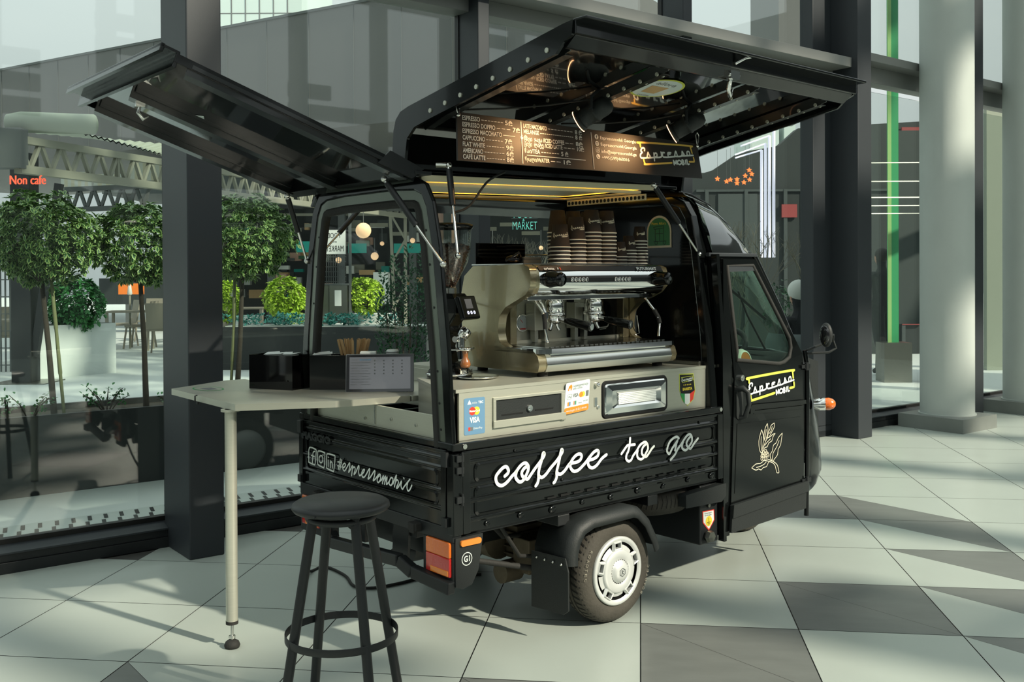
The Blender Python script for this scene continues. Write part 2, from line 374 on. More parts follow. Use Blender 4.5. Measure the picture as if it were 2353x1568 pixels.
S_plant=[[[1721,661],[1711,641],[1700,613],[1703,579],[1713,560],[1728,555]],[[1721,661],[1735,633],[1734,607],[1728,580],[1731,563]],[[1718,630],[1716,600],[1720,573],[1728,560]],[[1765,685],[1749,667],[1740,642],[1740,624],[1746,608]],[[1765,685],[1770,660],[1766,639],[1757,619]],[[1756,658],[1750,632],[1746,615]],[[1818,682],[1793,673],[1784,657],[1772,644],[1769,630],[1757,612]],[[1818,682],[1817,662],[1799,643],[1781,625]],[[1802,667],[1793,648],[1778,638]],[[1825,633],[1805,631],[1787,622],[1766,619],[1751,605],[1740,589],[1731,572]],[[1825,633],[1808,620],[1799,602],[1775,595],[1763,579],[1745,578],[1737,565]],[[1790,613],[1763,600],[1745,588]],[[1881,629],[1850,612],[1832,589],[1811,581],[1802,555],[1787,544],[1787,527],[1802,509]],[[1881,629],[1873,599],[1866,575],[1847,557],[1843,534],[1817,516],[1811,508]],[[1855,597],[1835,569],[1808,545],[1802,511]],[[1646,498],[1678,512],[1710,510],[1736,519]],[[1646,498],[1678,484],[1698,487],[1716,480],[1733,489],[1757,490],[1769,504],[1781,511]],[[1681,496],[1710,497],[1739,503],[1754,511]],[[1736,521],[1763,515],[1799,504],[1823,487],[1835,455],[1844,450],[1854,452],[1841,486],[1811,506],[1763,524]]]
S_hash=[[[959,657],[920,654],[914,645],[923,595],[935,590],[974,594],[976,600],[974,646],[959,657]],[[925,645],[938,640],[942,629],[945,596]],[[955,625],[929,623]],[[894,651],[849,650],[844,642],[850,593],[862,589],[898,594],[904,602],[902,637],[894,651]],[[876,635],[862,629],[862,616],[874,605],[888,610],[890,624],[876,635]],[[860,639],[857,639]],[[822,649],[775,649],[764,643],[774,590],[784,585],[823,589],[832,595],[830,636],[822,649]],[[818,624],[818,598]],[[818,636],[816,635]],[[801,624],[801,596]],[[801,616],[791,621],[785,614],[786,596]],[[723,641],[739,599]],[[712,640],[728,599]],[[743,628],[714,628]],[[745,612],[716,611]],[[703,610],[692,615],[684,624],[692,629],[705,620],[705,606],[696,599],[684,605],[654,636],[655,617],[662,598],[649,610],[632,628],[640,588]],[[636,612],[622,625],[613,617],[622,596],[607,608],[589,634],[585,627],[589,611],[582,597],[568,604],[553,614],[546,625],[555,623],[566,610],[562,596],[550,596],[536,607],[511,634],[513,614],[522,594],[504,604],[475,632],[477,612],[486,593],[470,602],[449,620],[436,622],[436,605],[448,592],[458,594],[456,608],[443,617]],[[443,597],[429,604],[416,621],[423,591]],[[421,598],[402,622],[409,591]],[[407,599],[391,620],[396,593],[379,605],[366,621],[353,620],[356,605],[366,593],[378,598],[373,613]],[[353,601],[330,636],[343,592]],[[340,603],[327,620],[317,612],[330,590],[317,596],[298,619],[301,602],[292,591],[279,604],[244,634],[257,622],[263,603],[257,591],[245,597],[232,615]],[[283,633],[281,631]]]
S_logoW=[[[21,61],[23,70],[15,74],[4,69],[-1,57],[6,53],[-4,45],[-8,35],[-4,27],[4,27],[30,30],[36,43],[42,55],[46,45],[52,38],[44,31]],[[36,30],[79,35],[121,41],[123,63]],[[77,55],[76,20]],[[77,44],[83,54],[94,55],[95,43],[83,37]],[[123,53],[131,61],[144,62]],[[133,60],[135,41],[209,49]],[[186,65],[169,64],[165,57],[180,58],[165,56],[167,47]],[[207,49],[218,75],[224,62],[226,53]],[[214,50],[253,55],[261,78],[267,70],[272,63],[257,56],[332,65]],[[292,61],[292,75],[299,81],[307,80],[310,70],[307,62]],[[198,10],[196,30],[206,16],[214,31],[216,13]],[[233,33],[244,29],[245,20],[233,13],[222,18],[222,27],[233,33]],[[252,15],[252,35],[261,34],[260,27],[252,25],[263,23],[262,17],[252,15]],[[275,17],[275,37]],[[285,39],[287,18],[297,20]]]
S_logoY=[[[0,77],[0,91],[6,97],[310,109],[321,102],[327,75]],[[10,20],[15,4],[26,0],[184,18]],[[332,54],[334,38],[329,33],[301,31]]]
S_berry=[[1751,561],[1734,556],[1757,553],[1725,550],[1745,548],[1766,545],[1722,542],[1736,540],[1751,538],[1769,540],[1722,531],[1736,529],[1751,529]]
# ================================================================ THE SETTING
# floor: 0.6 m tiles, some split on the diagonal into a light and a grey half
TF = Matrix.Rotation(-0.1287, 4, 'Z') @ Matrix.Translation((-0.0071 * .6, 6.4887 * .6, 0))
FAi = FA.inverted()
grey_full = {(1, 0), (0, -1), (1, 3), (-1, -2), (5, -3), (-6, -5), (-2, -6), (4, -7), (7, -4), (-7, -9), (2, -10), (6, 5), (8, 2)}
grey_up = {(2, 2), (2, 1), (2, 0), (2, -1), (5, -2), (-3, -5), (3, -6), (6, 4)}       # far half, diagonal from (i, j+1) to (i+1, j)
grey_low = {(2, 3), (-3, -2), (3, -4), (-5, -6), (7, 1)}
light, grey = MB(), MB()
fm = MB(); g = 0.0022; c = 0.6
for i in range(-26, 22):
    for j in range(-28, 22):
        w = TF @ Vector(((i + .5) * c, (j + .5) * c, 0)); l = FAi @ w
        if l.y > 0.25 or l.y < -13.5: continue
        x0, x1, y0, y1 = i * c + g, (i + 1) * c - g, j * c + g, (j + 1) * c - g; z = 0.0; k = (i, j)
        if k in grey_full or k in grey_up or k in grey_low:
            d = 0.0012
            up = [(x0 + d, y1), (x1, y0 + d), (x1, y1)]; lo = [(x0, y0), (x1 - d, y0), (x0, y1 - d)]
            for tri, isg in ((up, k in grey_full or k in grey_up), (lo, k in grey_full or k in grey_low)):
                fm.mi(1 if isg else 0); fm.add([(a, b, z) for a, b in tri], [(0, 1, 2)])
        else:
            fm.mi(0); fm.add([(x0, y0, z), (x1, y0, z), (x1, y1, z), (x0, y1, z)], [(0, 1, 2, 3)])
fm.mi(2); fm.add([(-16, -18, -0.004), (14, -18, -0.004), (14, 14, -0.004), (-16, 14, -0.004)], [(0, 1, 2, 3)])
struct('floor', fm, ['tile_light', 'tile_grey', 'grout'], TF)

# plaza outside the glass
m = MB(); m.box(-40, 70, 0.22, 75, -0.06, 0.001)
struct('floor_plaza', m, 'plaza', FA)
m = MB()
m.mi(0).box(-6, 7.2, 0.50, 0.95, 0.0, 0.004)
m.mi(1)
for i in range(150):
    u = -5.9 + i * 0.0865
    for k in range(3):
        uu = u + (k % 2) * 0.043; ww = 0.55 + k * 0.13
        m.add([(uu, ww, 0.0055), (uu + .022, ww, 0.0055), (uu + .045, ww + .11, 0.0055), (uu + .023, ww + .11, 0.0055)], [(0, 1, 2, 3)])
dg = struct('floor_drain_strip', m, ['concrete', 'rib_dark'], FA)

# glass facade: kerb, sill, posts, beam, panes
m = MB(); m.box(-8, 12, 0.0, 0.22, 0.0, 0.052); m.box(-8, 12, 0.012, 0.22, 0.052, 0.098)
struct('trim_1', m, 'black_satin', FA, 0.002)
m = MB(); m.add([(-8, 0.0, .098), (12, 0.0, .098), (12, .085, .118), (-8, .085, .118), (-8, 0, .09), (12, 0, .09), (12, .085, .09), (-8, .085, .09)], [(0, 1, 2, 3), (4, 7, 6, 5), (0, 4, 5, 1), (3, 2, 6, 7), (0, 3, 7, 4), (1, 5, 6, 2)])
struct('trim_2', m, 'frame_grey', FA)
m = MB(); m.box(-8, 12, .085, .13, .09, .142)
struct('trim_3', m, 'rib_dark', FA)
def post(n, u0, u1, w0, w1, z1=11.0, mt='frame_grey'):
    m = MB(); m.box(u0, u1, w0, w1, 0, z1); struct('trim_%d' % n, m, mt, FA, 0.006)
post(4, .768, .941, -.305, .06); post(5, 6.349, 6.545, -.257, .06); post(6, 8.33, 8.50, -.20, .06)
post(7, 6.10, 6.349, 0.0, .13); post(8, -4.80, -4.62, -.305, .06); post(9, 10.5, 10.7, -.25, .06)
for n, (a, b) in enumerate([(2.615, 2.70), (4.415, 4.51), (-1.10, -1.00), (-2.95, -2.86)]):
    post(10 + n, a, b, -.12 if a > 0 else -.2, .13)
m = MB(); m.box(-8, 6.349, -.20, .14, 3.078, 3.158); m.box(-8, 6.349, -0.02, .14, 2.985, 3.078); m.box(-8, 6.349, .02, .14, 3.158, 3.22)
struct('trim_14', m, 'beam_grey', FA, 0.003)
m = MB(); m.box(6.545, 12, -.14, .14, 3.19, 3.26); m.box(6.545, 12, 0.0, .14, 3.05, 3.19)
struct('trim_15', m, 'beam_grey', FA, 0.003)
edges = [-8, -4.8, -2.95, -1.1, .768, 2.615, 4.415, 6.10]
edge2 = [-4.62, -2.86, -1.0, .941, 2.70, 4.51, 6.349]
n = 1
bays = [(-8, -4.8), (-4.62, -2.95), (-2.86, -1.1), (-1.0, .80), (.92, 2.62), (2.69, 4.42), (4.50, 6.12), (6.53, 8.34), (8.49, 10.52)]
for a, b in bays:
    for z0, z1 in ((.135, 3.0), (3.15, 10.9)):
        m = MB(); m.box(a, b, .098, .110, z0, z1); struct('window_%d' % n, m, 'facade_glass', FA); n += 1
m = MB(); m.box(13.6, 13.8, -13.2, -1.6, 0, 6.0); struct('wall_right', m, 'mall_wall', FA)
# thin black gaskets beside the posts
m = MB()
for a, b in bays:
    for u in (a, b):
        m.box(u - .012, u + .012, .085, .125, .13, 10.9)
struct('trim_16', m, 'rib_dark', FA)

# round concrete columns on square plinths
def column(n, u, w):
    m = MB(); m.mi(0).box(u - .29, u + .29, w - .30, w + .30, 0, .12)
    m.mi(1).cyl((u, w, .12), (u, w, 11), .226, n=48, caps=False); m.cyl((u, w, .12), (u, w, .13), .24, n=48)
    struct('trim_%d' % n, m, ['concrete_dark', 'concrete'], FA, 0)
column(17, 7.545, -.36); column(18, 9.09, -.34)

# the far side of the hall and its ceiling (behind the camera)
m = MB(); m.box(-9.5, -9.3, -13.2, 0.2, 0, 4.0); struct('wall_left', m, 'mall_wall', FA)
m = MB()
m.box(-9, 14, -13.4, -13.2, 0, 3.3)
m.box(-9, 14, -13.4, -13.2, 3.3, 3.9)
m.box(-9, 14, -13.4, -13.2, 10.2, 11)
random.seed(5)
for k in range(13):
    u = -9 + k * 1.86; m.box(u, u + .28, -13.5, -13.2, 0, 11)
for k in range(15):
    z = 4.2 + k * .42
    for q in range(12):
        if random.random() < .30: u = -9 + q * 1.86; m.box(u, u + random.choice((1.86, .93)), -13.55, -13.45, z, z + .30)  # unseen random panels, added to break the sunlight into patches
struct('wall_back', m, 'mall_wall', FA)
m = MB()
for k in range(24): u = -9 + k; m.box(u, u + .22, -13.2, 0.1, 11.0, 11.06)
for k in range(7): w = -13 + k * 2.1; m.box(-9.3, 14, w, w + .18, 10.6, 11.0)
struct('ceiling', m, 'ceiling_white', FA)
for k, (u, w) in enumerate([(u, w) for w in (-3, -6, -9) for u in (-6, -2, 2, 6)]):
    m = MB(); m.mi(0).box(u, u + 2.6, w - .04, w + .04, 9.55, 9.60); m.mi(1).box(u - .02, u + 2.62, w - .06, w + .06, 9.60, 9.68)
    for q in (.3, 2.3): m.box(u + q - .01, u + q + .01, w - .01, w + .01, 9.68, 11.0)
    o = obj('ceiling_light', m, ['light_tube', 'white'], None, 0, FA); tag(o, 'long white ceiling tube light hung over the hall behind the truck', 'light', 'tube lights under the hall ceiling')

# ================================================================ OUTSIDE
def leafmesh(mb, c, d, L, W, edge=True, fold=.25):
    d = d.normalized(); s = d.cross(Vector((random.uniform(-.4, .4), random.uniform(-.4, .4), 1))).normalized(); n = s.cross(d)
    def P(t, q, k=1.0): return c + d * (L * t) + s * (W * q * k) + n * (abs(q) * W * fold - L * .18 * t * t)
    out = [(0, 0), (.3, .42), (.65, .5), (1, 0), (.65, -.5), (.3, -.42)]
    if edge:
        inn = [(.14, 0), (.34, .20), (.60, .26), (.82, 0), (.60, -.26), (.34, -.20)]
        v = [P(*p) for p in out] + [P(*p) for p in inn]
        mb.mi(1).add(v, [(i, (i + 1) % 6, 6 + (i + 1) % 6, 6 + i) for i in range(6)], False)
        mb.mi(0).add(v[6:], [tuple(range(6))], False)
    else: mb.mi(0).add([P(*p) for p in out], [tuple(range(6))], False)
def ball(c, r, n, L, W, sq=(1, 1, .85), edge=True, per=8, fill=.55):
    mb = MB(); c = Vector(c)
    for i in range(n):
        d = Vector((random.gauss(0, 1), random.gauss(0, 1), random.gauss(0, 1))).normalized()
        rr = r * (fill + (1 - fill) * random.random() ** .5) * random.uniform(.9, 1.08)
        p = c + Vector((d.x * sq[0], d.y * sq[1], d.z * sq[2])) * rr
        ax = (d + Vector((0, 0, .5)) + Vector((random.uniform(-.4, .4), random.uniform(-.4, .4), random.uniform(-.3, .3)))).normalized()
        t = ax.orthogonal().normalized(); b = ax.cross(t); a0 = random.random() * 6
        for k in range(per):
            a = a0 + 2 * PI * k / per * 1.0 + random.uniform(-.2, .2)
            dd = ax * random.uniform(.15, .8) + (t * math.cos(a) + b * math.sin(a))
            leafmesh(mb, p, dd, L * random.uniform(.7, 1.15), W * random.uniform(.8, 1.2), edge)
    return mb
def inst(mb, p):                       # shift into thing space
    for i in range(len(mb.v)): mb.v[i] = mb.v[i] - Vector(p)
    return mb

# long dark planter bed along the glass with three standard trees
m = MB(); u0, u1, w0, w1, zt = -4.5, 4.0, 1.70, 2.30, .50
m.mi(0).box(u0, u1, w0, w0 + .04, 0, zt); m.box(u0, u1, w1 - .04, w1, 0, zt); m.box(u0, u0 + .04, w0 + .04, w1 - .04, 0, zt); m.box(u1 - .04, u1, w0 + .04, w1 - .04, 0, zt)
t = thing('planter_bed', 'long dark planter wall standing just outside the glass behind the stool', 'planter', FA)
obj('box', m, 'planter_dark', t)
m = MB().box(u0 + .04, u1 - .04, w0 + .04, w1 - .04, 0.02, zt - .04); obj('soil', m, 'soil', t)
def std_tree(px, py, pr, Y, pxb, label, lean=0.0, stake=None, n=300):
    c = at(px, py, Y); r = pr * Y / FPX; b = at(pxb, 900, Y); b.z = .45
    t = thing('potted_tree', label, 'tree', WD, b, group='ball-headed trees in the planter bed')
    cr = inst(ball(c, r, int(n * 1.55), .054, .023, (1.0, .9, .82)), b); obj('foliage', cr, ['leaf', 'leaf_edge'], t)
    m = MB(); base = c - Vector((0, 0, r * .80)); loc = base - b
    m.tube([(0, 0, 0), loc * .5 + Vector((.006, 0, 0)), loc], [.021, .017, .015], 10)
    obj('trunk', m, 'bark', t)
    m = MB()
    for k in range(16):
        a = k * 2.4; e = Vector((math.cos(a) * r * random.uniform(.3, .75), math.sin(a) * r * .6, r * random.uniform(.25, .9)))
        m.tube([loc, loc + e * .45 + Vector((0, 0, -.02)), loc + e], [.010, .006, .003], 6)
    obj('branch', m, 'bark', t)
    if stake:
        m = MB(); d = Vector((stake, .02, 0)); m.tube([d, loc * .33 + d, loc * .34 + d, loc * .66 + d, loc * .67 + d, loc + d + Vector((-.01, 0, .1))], [.011, .011, .0135, .011, .0135, .010], 8)
        obj('stake', m, 'bamboo', t)
std_tree(95, 548, 128, 6.35, 125, 'ball-headed variegated tree with a bamboo stake, leftmost of the three', stake=.055, n=420)
std_tree(322, 560, 112, 6.75, 336, 'ball-headed variegated tree just left of the thick grey post', n=340)
std_tree(556, 545, 118, 7.15, 543, 'ball-headed variegated tree just right of the thick grey post', stake=-.05, n=360)
def sprig(px, py, Y, n, h, label):
    b = at(px, py, Y); b.z = .45; t = thing('rose_shrub', label, 'shrub', WD, b, group='sparse shrubs in the planter bed')
    ms, ml = MB(), MB()
    for k in range(n):
        a = random.uniform(0, 6.3); e = Vector((math.cos(a) * h * .7, math.sin(a) * h * .25, h * random.uniform(.6, 1.0)))
        ms.tube([(0, 0, 0), e * .5 + Vector((0, 0, .03)), e], [.005, .004, .002], 6)
        for q in range(14):
            p = e * random.uniform(.45, 1.0) + Vector((random.uniform(-.03, .03), 0, random.uniform(-.02, .03)))
            leafmesh(ml, p, Vector((random.uniform(-1, 1), random.uniform(-.6, .6), random.uniform(-.2, 1))), .026, .016, False)
    obj('stem', ms, 'bark', t); obj('foliage', ml, 'leaf_mid', t)
sprig(70, 940, 6.2, 5, .20, 'sparse leafy shrub in the bed below the leftmost tree')
sprig(18, 940, 6.1, 3, .20, 'sparse twiggy shrub in the bed at the far left edge')
sprig(245, 930, 6.5, 8, .22, 'sparse leafy shrub in the bed between two tree trunks')
sprig(390, 915, 6.8, 3, .14, 'low shrub in the bed peeking past the thick grey post')
sprig(600, 880, 7.3, 4, .18, 'low shrub in the bed behind the black organiser box')

# big white planter with a green bush
L0, R0 = at(82, 868, 13.4), at(267, 853, 14.3); L0.z = R0.z = 0
dx = (R0 - L0); Lw = dx.length; an = math.atan2(dx.y, dx.x)
t = thing('white_planter', 'large white planter box on the plaza holding a rounded green bush', 'planter', WD, L0, an)
m = MB(); m.add([(0, 0, 0), (Lw, 0, 0), (Lw, .6, 0), (0, .6, 0), (.06, 0, .72), (Lw, 0, .72), (Lw, .6, .72), (.06, .6, .72)], [(0, 1, 5, 4), (1, 2, 6, 5), (2, 3, 7, 6), (3, 0, 4, 7), (0, 3, 2, 1)])
m.mi(1).add([(.06, 0, .70), (Lw, 0, .70), (Lw, .6, .70), (.06, .6, .70)], [(0, 1, 2, 3)])
obj('box', m, ['planter_white', 'soil'], t)
def bush(name, px, py, pr, Y, mt, label, n=260, sq=(1, 1, 1), L=.05, group=None, cat='bush', z0=.6):
    c = at(px, py, Y); r = pr * Y / FPX; b = Vector((c.x, c.y, max(0, c.z - r * sq[2] - .05)))
    t = thing(name, label, cat, WD, b, group=group)
    obj('foliage', inst(ball(c, r, n, L, L * .55, sq, False, 6, .75), b), [mt], t)
    m = MB()
    for k in range(5): a = k * 1.3; m.tube([(0, 0, 0), (math.cos(a) * r * .3, math.sin(a) * r * .3, r * .6), (math.cos(a) * r * .5, math.sin(a) * r * .5, r * 1.1)], [.02, .012, .006], 6)
    obj('stem', m, 'bark', t); return t
bush('round_bush', 172, 700, 66, 14.0, 'leaf_mid', 'dense green bush growing out of the large white planter', 520, (.95, .8, .92), .075)
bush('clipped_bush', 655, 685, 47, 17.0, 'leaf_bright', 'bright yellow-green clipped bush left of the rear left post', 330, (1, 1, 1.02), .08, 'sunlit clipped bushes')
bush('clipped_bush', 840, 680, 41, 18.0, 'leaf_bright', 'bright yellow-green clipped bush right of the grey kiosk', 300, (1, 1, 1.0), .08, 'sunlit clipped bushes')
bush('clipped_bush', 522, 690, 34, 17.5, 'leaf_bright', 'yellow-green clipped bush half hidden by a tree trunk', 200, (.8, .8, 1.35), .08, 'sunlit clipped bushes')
bush('low_flowering_bush', 690, 733, 16, 16.5, 'leaf_bright', 'small pale green bush between white planter boxes', 60, (1.8, 1, .7), .05)
def boxthing(name, label, cat, px0, px1, y0, y1, Y, dep, mt, group=None, bevel=0.0):
    a, b = at(px0, y1, Y), at(px1, y1, Y); zt = at(px0, y0, Y).z; zb = max(a.z, 0.002) if y1 < 1000 else 0.002
    m = MB().box(0, b.x - a.x, 0, dep, 0, zt - zb); o = obj(name, m, mt, None, bevel, Matrix.Translation((a.x, Y, zb))); return tag(o, label, cat, group)
boxthing('white_planter_box', 'low white planter box left of the yellow-green bush', 'planter', 535, 578, 727, 748, 17.2, .5, 'planter_white')
boxthing('white_planter_box', 'low white planter box under the leftmost yellow-green bush', 'planter', 632, 728, 724, 754, 17.2, .5, 'planter_white')
boxthing('white_planter_box', 'low white planter box under the yellow-green bush beside the kiosk', 'planter', 795, 905, 722, 752, 18.4, .5, 'planter_white')
for i, (a, b) in enumerate([(512, 705), (722, 980)]):
    lb = 'grey planter trough with blue-green succulents, ' + ('left' if i == 0 else 'right') + ' of the rear left post'
    A, B = at(a, 840, 14.6), at(b, 840, 14.6); zt = at(a, 752, 14.6).z
    t = thing('planter_trough', lb, 'planter', WD, (A.x, 14.6, 0), group='grey planter troughs')
    m = MB().box(0, B.x - A.x, 0, .6, .002, zt); m.mi(1).box(.03, B.x - A.x - .03, .03, .57, zt, zt + .012); obj('box', m, ['planter_dark', 'concrete'], t)
    s = MB(); cl = [.2, .55, .8] if i == 0 else [.12, .35, .62]
    for q in range(150):
        cc = random.choice(cl) * (B.x - A.x) + random.gauss(0, .12)
        s_ = Vector((cc, random.uniform(.05, .5), zt + random.uniform(0, .16)))
        for k in range(4): leafmesh(s, s_, Vector((random.uniform(-1, 1), random.uniform(-1, 1), random.uniform(.2, 1))), .07, .028, False)
    o = obj('succulent_planting', s, 'succulent', None, 0, t.matrix_world.copy()); tag(o, 'blue-green succulents growing in the grey trough ' + ('left' if i == 0 else 'right') + ' of the rear left post', 'plant', 'succulents in the troughs')
# tall dark conifer
c = at(925, 800, 12.0); c.z = 0; t = thing('conifer_shrub', 'tall dark green conifer shrub seen behind the truck near the coffee grinder', 'shrub', WD, c)
m = MB()
for k in range(9):
    bx = -.22 + .055 * k + random.uniform(-.02, .02); hh = [1.05, 1.3, 1.15, 1.5, 1.25, 1.62, 1.35, 1.55, 1.2][k]
    for q in range(int(110 * hh)):
        z = .12 + hh * q / (110 * hh); rr = .085 * (1 - .6 * z / hh)
        a = random.random() * 6.3; p = Vector((bx * (1 + .25 * z) + rr * math.cos(a), rr * math.sin(a), z))
        for _ in range(3): leafmesh(m, p, Vector((math.cos(a) + random.uniform(-.5, .5), math.sin(a) + random.uniform(-.5, .5), 1.2)), .05, .02, False)
obj('foliage', m, 'leaf_dark', t)
m = MB()
for k in range(5): m.tube([(0, 0, 0), (-.15 + .08 * k, 0, .5), (-.2 + .1 * k, 0, 1.0)], [.02, .012, .006], 6)
obj('stem', m, 'bark', t)

# dark pavilion post with brace, its base plate
b = at(60, 872, 13.0); b.z = 0
t = thing('pavilion_post', 'thick dark steel pavilion post with a slanting brace on a base plate', 'post', WD, b)
obj('post', MB().box(-.13, .13, -.13, .13, 0.01, 3.0), 'planter_dark', t, .01)
obj('base_plate', MB().box(-.32, .38, -.3, .3, 0.002, 0.014), 'steel_dark', t)
obj('brace', MB().bar((.14, -.05, .35), (.48, -.05, 2.6), .09, .09), 'planter_dark', t)
# cream steel truss running back, with lattice leg
A, B = at(41, 317, 12.0), at(931, 470, 24.0); A.z = 3.05; B.z = 3.20
t = thing('steel_truss', 'cream painted steel lattice truss carrying the food market roof', 'truss', WD, (A.x, A.y, 0))
A0 = Vector((0, 0, A.z)); B0 = B - Vector((A.x, A.y, 0)); dn = Vector((0, 0, -.36))
obj('chord', MB().bar(A0, B0, .10, .09), 'truss_cream', t); obj('chord', MB().bar(A0 + dn, B0 + dn, .12, .10), 'truss_cream', t)
m = MB(); N = 34
for k in range(N):
    p, q = A0.lerp(B0, k / N), A0.lerp(B0, (k + .5) / N); r_ = A0.lerp(B0, (k + 1) / N)
    m.bar(p, q + dn, .05, .045); m.bar(q + dn, r_, .05, .045)
    if k % 5 == 0: m.bar(p, p + dn, .06, .05)
obj('web_bar', m, 'truss_cream', t)
m = MB(); g0 = B0 - Vector((0, 0, .36)); lw = .36
for s_ in (-1, 0): m.bar(g0 + Vector((s_ * lw, 0, 0)), Vector((g0.x + s_ * lw * (1 if s_ == 0 else .7) , g0.y, 0)), .07, .07)
for k in range(5):
    z0 = g0.z * (1 - k / 5); z1 = g0.z * (1 - (k + 1) / 5); a, b_ = (-lw, 0) if k % 2 == 0 else (0, -lw)
    m.bar((g0.x + a * .9, g0.y, z0), (g0.x + b_ * .9, g0.y, z1), .05, .05)
obj('lattice_leg', m, 'truss_cream', t)
A, B = at(150, 436, 17.0), at(345, 428, 17.0)
t = thing('steel_truss', 'dark grey steel lattice beam seen behind the cream truss over the terrace', 'truss', WD, (A.x, A.y, 0))
A0 = Vector((0, 0, A.z)); B0 = Vector((B.x - A.x, 0, B.z)); dn = Vector((0, 0, -.35))
obj('chord', MB().bar(A0, B0, .09, .08), 'truss_grey', t); obj('chord', MB().bar(A0 + dn, B0 + dn, .09, .08), 'truss_grey', t)
m = MB()
for k in range(6):
    p, q, r_ = A0.lerp(B0, k / 6), A0.lerp(B0, (k + .5) / 6), A0.lerp(B0, (k + 1) / 6); m.bar(p, q + dn, .05, .05); m.bar(q + dn, r_, .05, .05)
obj('web_bar', m, 'truss_grey', t)
# market roof: corrugated sheet, rolled awning, dark fascia
m = MB(); P = [at(150, 300, 12.6), at(420, 372, 16.8), at(560, 350, 24), at(60, 306, 20)]
nn = 44
for k in range(nn):
    a, b_ = k / nn, (k + 1) / nn; dz = .03 if k % 2 else 0; dz2 = .03 if (k + 1) % 2 else 0
    m.add([P[0].lerp(P[1], a) + Vector((0, 0, dz)), P[0].lerp(P[1], b_) + Vector((0, 0, dz2)), P[3].lerp(P[2], b_) + Vector((0, 0, dz2)), P[3].lerp(P[2], a) + Vector((0, 0, dz))], [(0, 1, 2, 3)])
for k in range(nn):
    a, b_ = k / nn, (k + 1) / nn; dz = .03 if k % 2 else 0; dz2 = .03 if (k + 1) % 2 else 0; u_ = Vector((0, 0, .02))
    m.add([P[0].lerp(P[1], a) + Vector((0, 0, dz)) + u_, P[0].lerp(P[1], b_) + Vector((0, 0, dz2)) + u_, P[3].lerp(P[2], b_) + Vector((0, 0, dz2)) + u_, P[3].lerp(P[2], a) + Vector((0, 0, dz)) + u_], [(3, 2, 1, 0)])
o = obj('market_roof', inst(m, P[0]), 'roof_green', None, 0, Matrix.Translation(P[0])); tag(o, 'grey-green corrugated roof sheet over the terrace, above the cream truss', 'roof')
a, b_ = at(18, 281, 12.2), at(215, 286, 12.9)
m = MB(); m.tube([Vector((0, 0, 0)), Vector((.16, 0, .0)), b_ - a], [.10, .13, .13], 20); o = obj('rolled_awning', m, 'roof_green', None, 0, Matrix.Translation(a)); tag(o, 'long rolled pale green awning at the left above the trees', 'awning')
a, b_ = at(-30, 305, 11.9), at(46, 300, 11.9)
o = obj('roof_fascia', MB().box(0, b_.x - a.x, 0, .2, -.42, .06), 'truss_grey', None, 0, Matrix.Translation(a)); tag(o, 'dark grey roof edge at the far left above the ball-headed tree', 'roof edge')
# red neon sign
a = at(22, 408, 11.6); fn = plane((0, 0, 0), (1, 0, 0), (0, 0, 1)); m = MB()
text(m, 'Non cafe', fn, 0, -.08, .15, width=.42); text(m, 'Non cafe', fn, .01, -.08, .15, h=.006, width=.42)
o = obj('neon_sign', m, 'neon_red', None, 0, Matrix.Translation(a)); tag(o, 'red neon lettering glowing above the leftmost tree', 'sign')
# striped tent roofs behind the truss
for i, (px0, px1, y0, y1, Y) in enumerate([(140, 210, 395, 440, 19), (215, 300, 400, 436, 20), (300, 385, 370, 415, 21)]):
    a = at(px0, y1, Y); b_ = at(px1, y0, Y); m = MB(); k = 9
    for q in range(k): m.mi(q % 2).box((b_.x - a.x) * q / k, (b_.x - a.x) * (q + 1) / k, 0, .03, 0, b_.z - a.z)
    o = obj('striped_tent', m, ['cloth_white', 'sail'], None, 0, Matrix.Translation(a)); tag(o, ['white and tan striped awning panel just behind the leftmost tree top', 'white and tan striped awning panel above the middle tree', 'white and tan striped awning panel beside the thick grey post'][i], 'awning', 'striped awnings')

# large grey panel-clad building beyond, and a glass tower
P0 = at(1060, 638, 21.0); P0.z = 0; D = Vector((-.856, .516, 0)); Nn = Vector((.516, .856, 0))
t = thing('panel_building', 'grey panel-clad building rising over the market roof', 'building', WD, P0, math.atan2(D.y, D.x))
def zat(py, Y): return CAM_H + (641 - py) / FPX * Y
m = MB(); zb0, zt0 = 4.80, 7.55
m.add([(-3, 0, zb0), (26, 0, zb0), (26, 0, zt0), (-3, 0, zt0), (-3, -8, zb0), (26, -8, zb0), (26, -8, zt0), (-3, -8, zt0)], [(0, 1, 2, 3), (4, 5, 6, 7), (0, 1, 5, 4), (3, 2, 6, 7), (0, 3, 7, 4), (1, 2, 6, 5)])
obj('wall', m, 'panel_grey', t)
m = MB()
for k in range(21): x = -2.5 + k * 1.35; m.box(x, x + .02, -.01, .012, zb0 + .02, zt0 - .02)
m.box(-3, 26, -.01, .03, zt0, zt0 + .06)
obj('panel_joint', m, 'truss_grey', t)
t = thing('glass_tower', 'pale glass office tower rising behind the grey building', 'building', WD, (at(505, 600, 70).x - 2, 70, 0))
x1 = at(697, 600, 70).x - at(505, 600, 70).x + 2
obj('wall', MB().box(0, x1, 0, 12, 0, 60), 'tower', t)
m = MB()
for k in range(8): m.box(x1 * k / 8 - .03, x1 * k / 8 + .03, -.04, 0, 0, 60)
for k in range(24): m.box(0, x1, -.03, 0, k * 2.5, k * 2.5 + .05)
obj('mullion_grid', m, 'panel_grey', t)
boxthing('grey_tower', 'plain grey tower slab above the truck cab, left of the thick right post', 'building', 1790, 1895, -300, 250, 34, 4, 'panel_grey')
o = boxthing('office_block', 'pale office block far behind, just left of the second glass bar', 'building', 842, 880, -200, 700, 85, 10, 'tower')

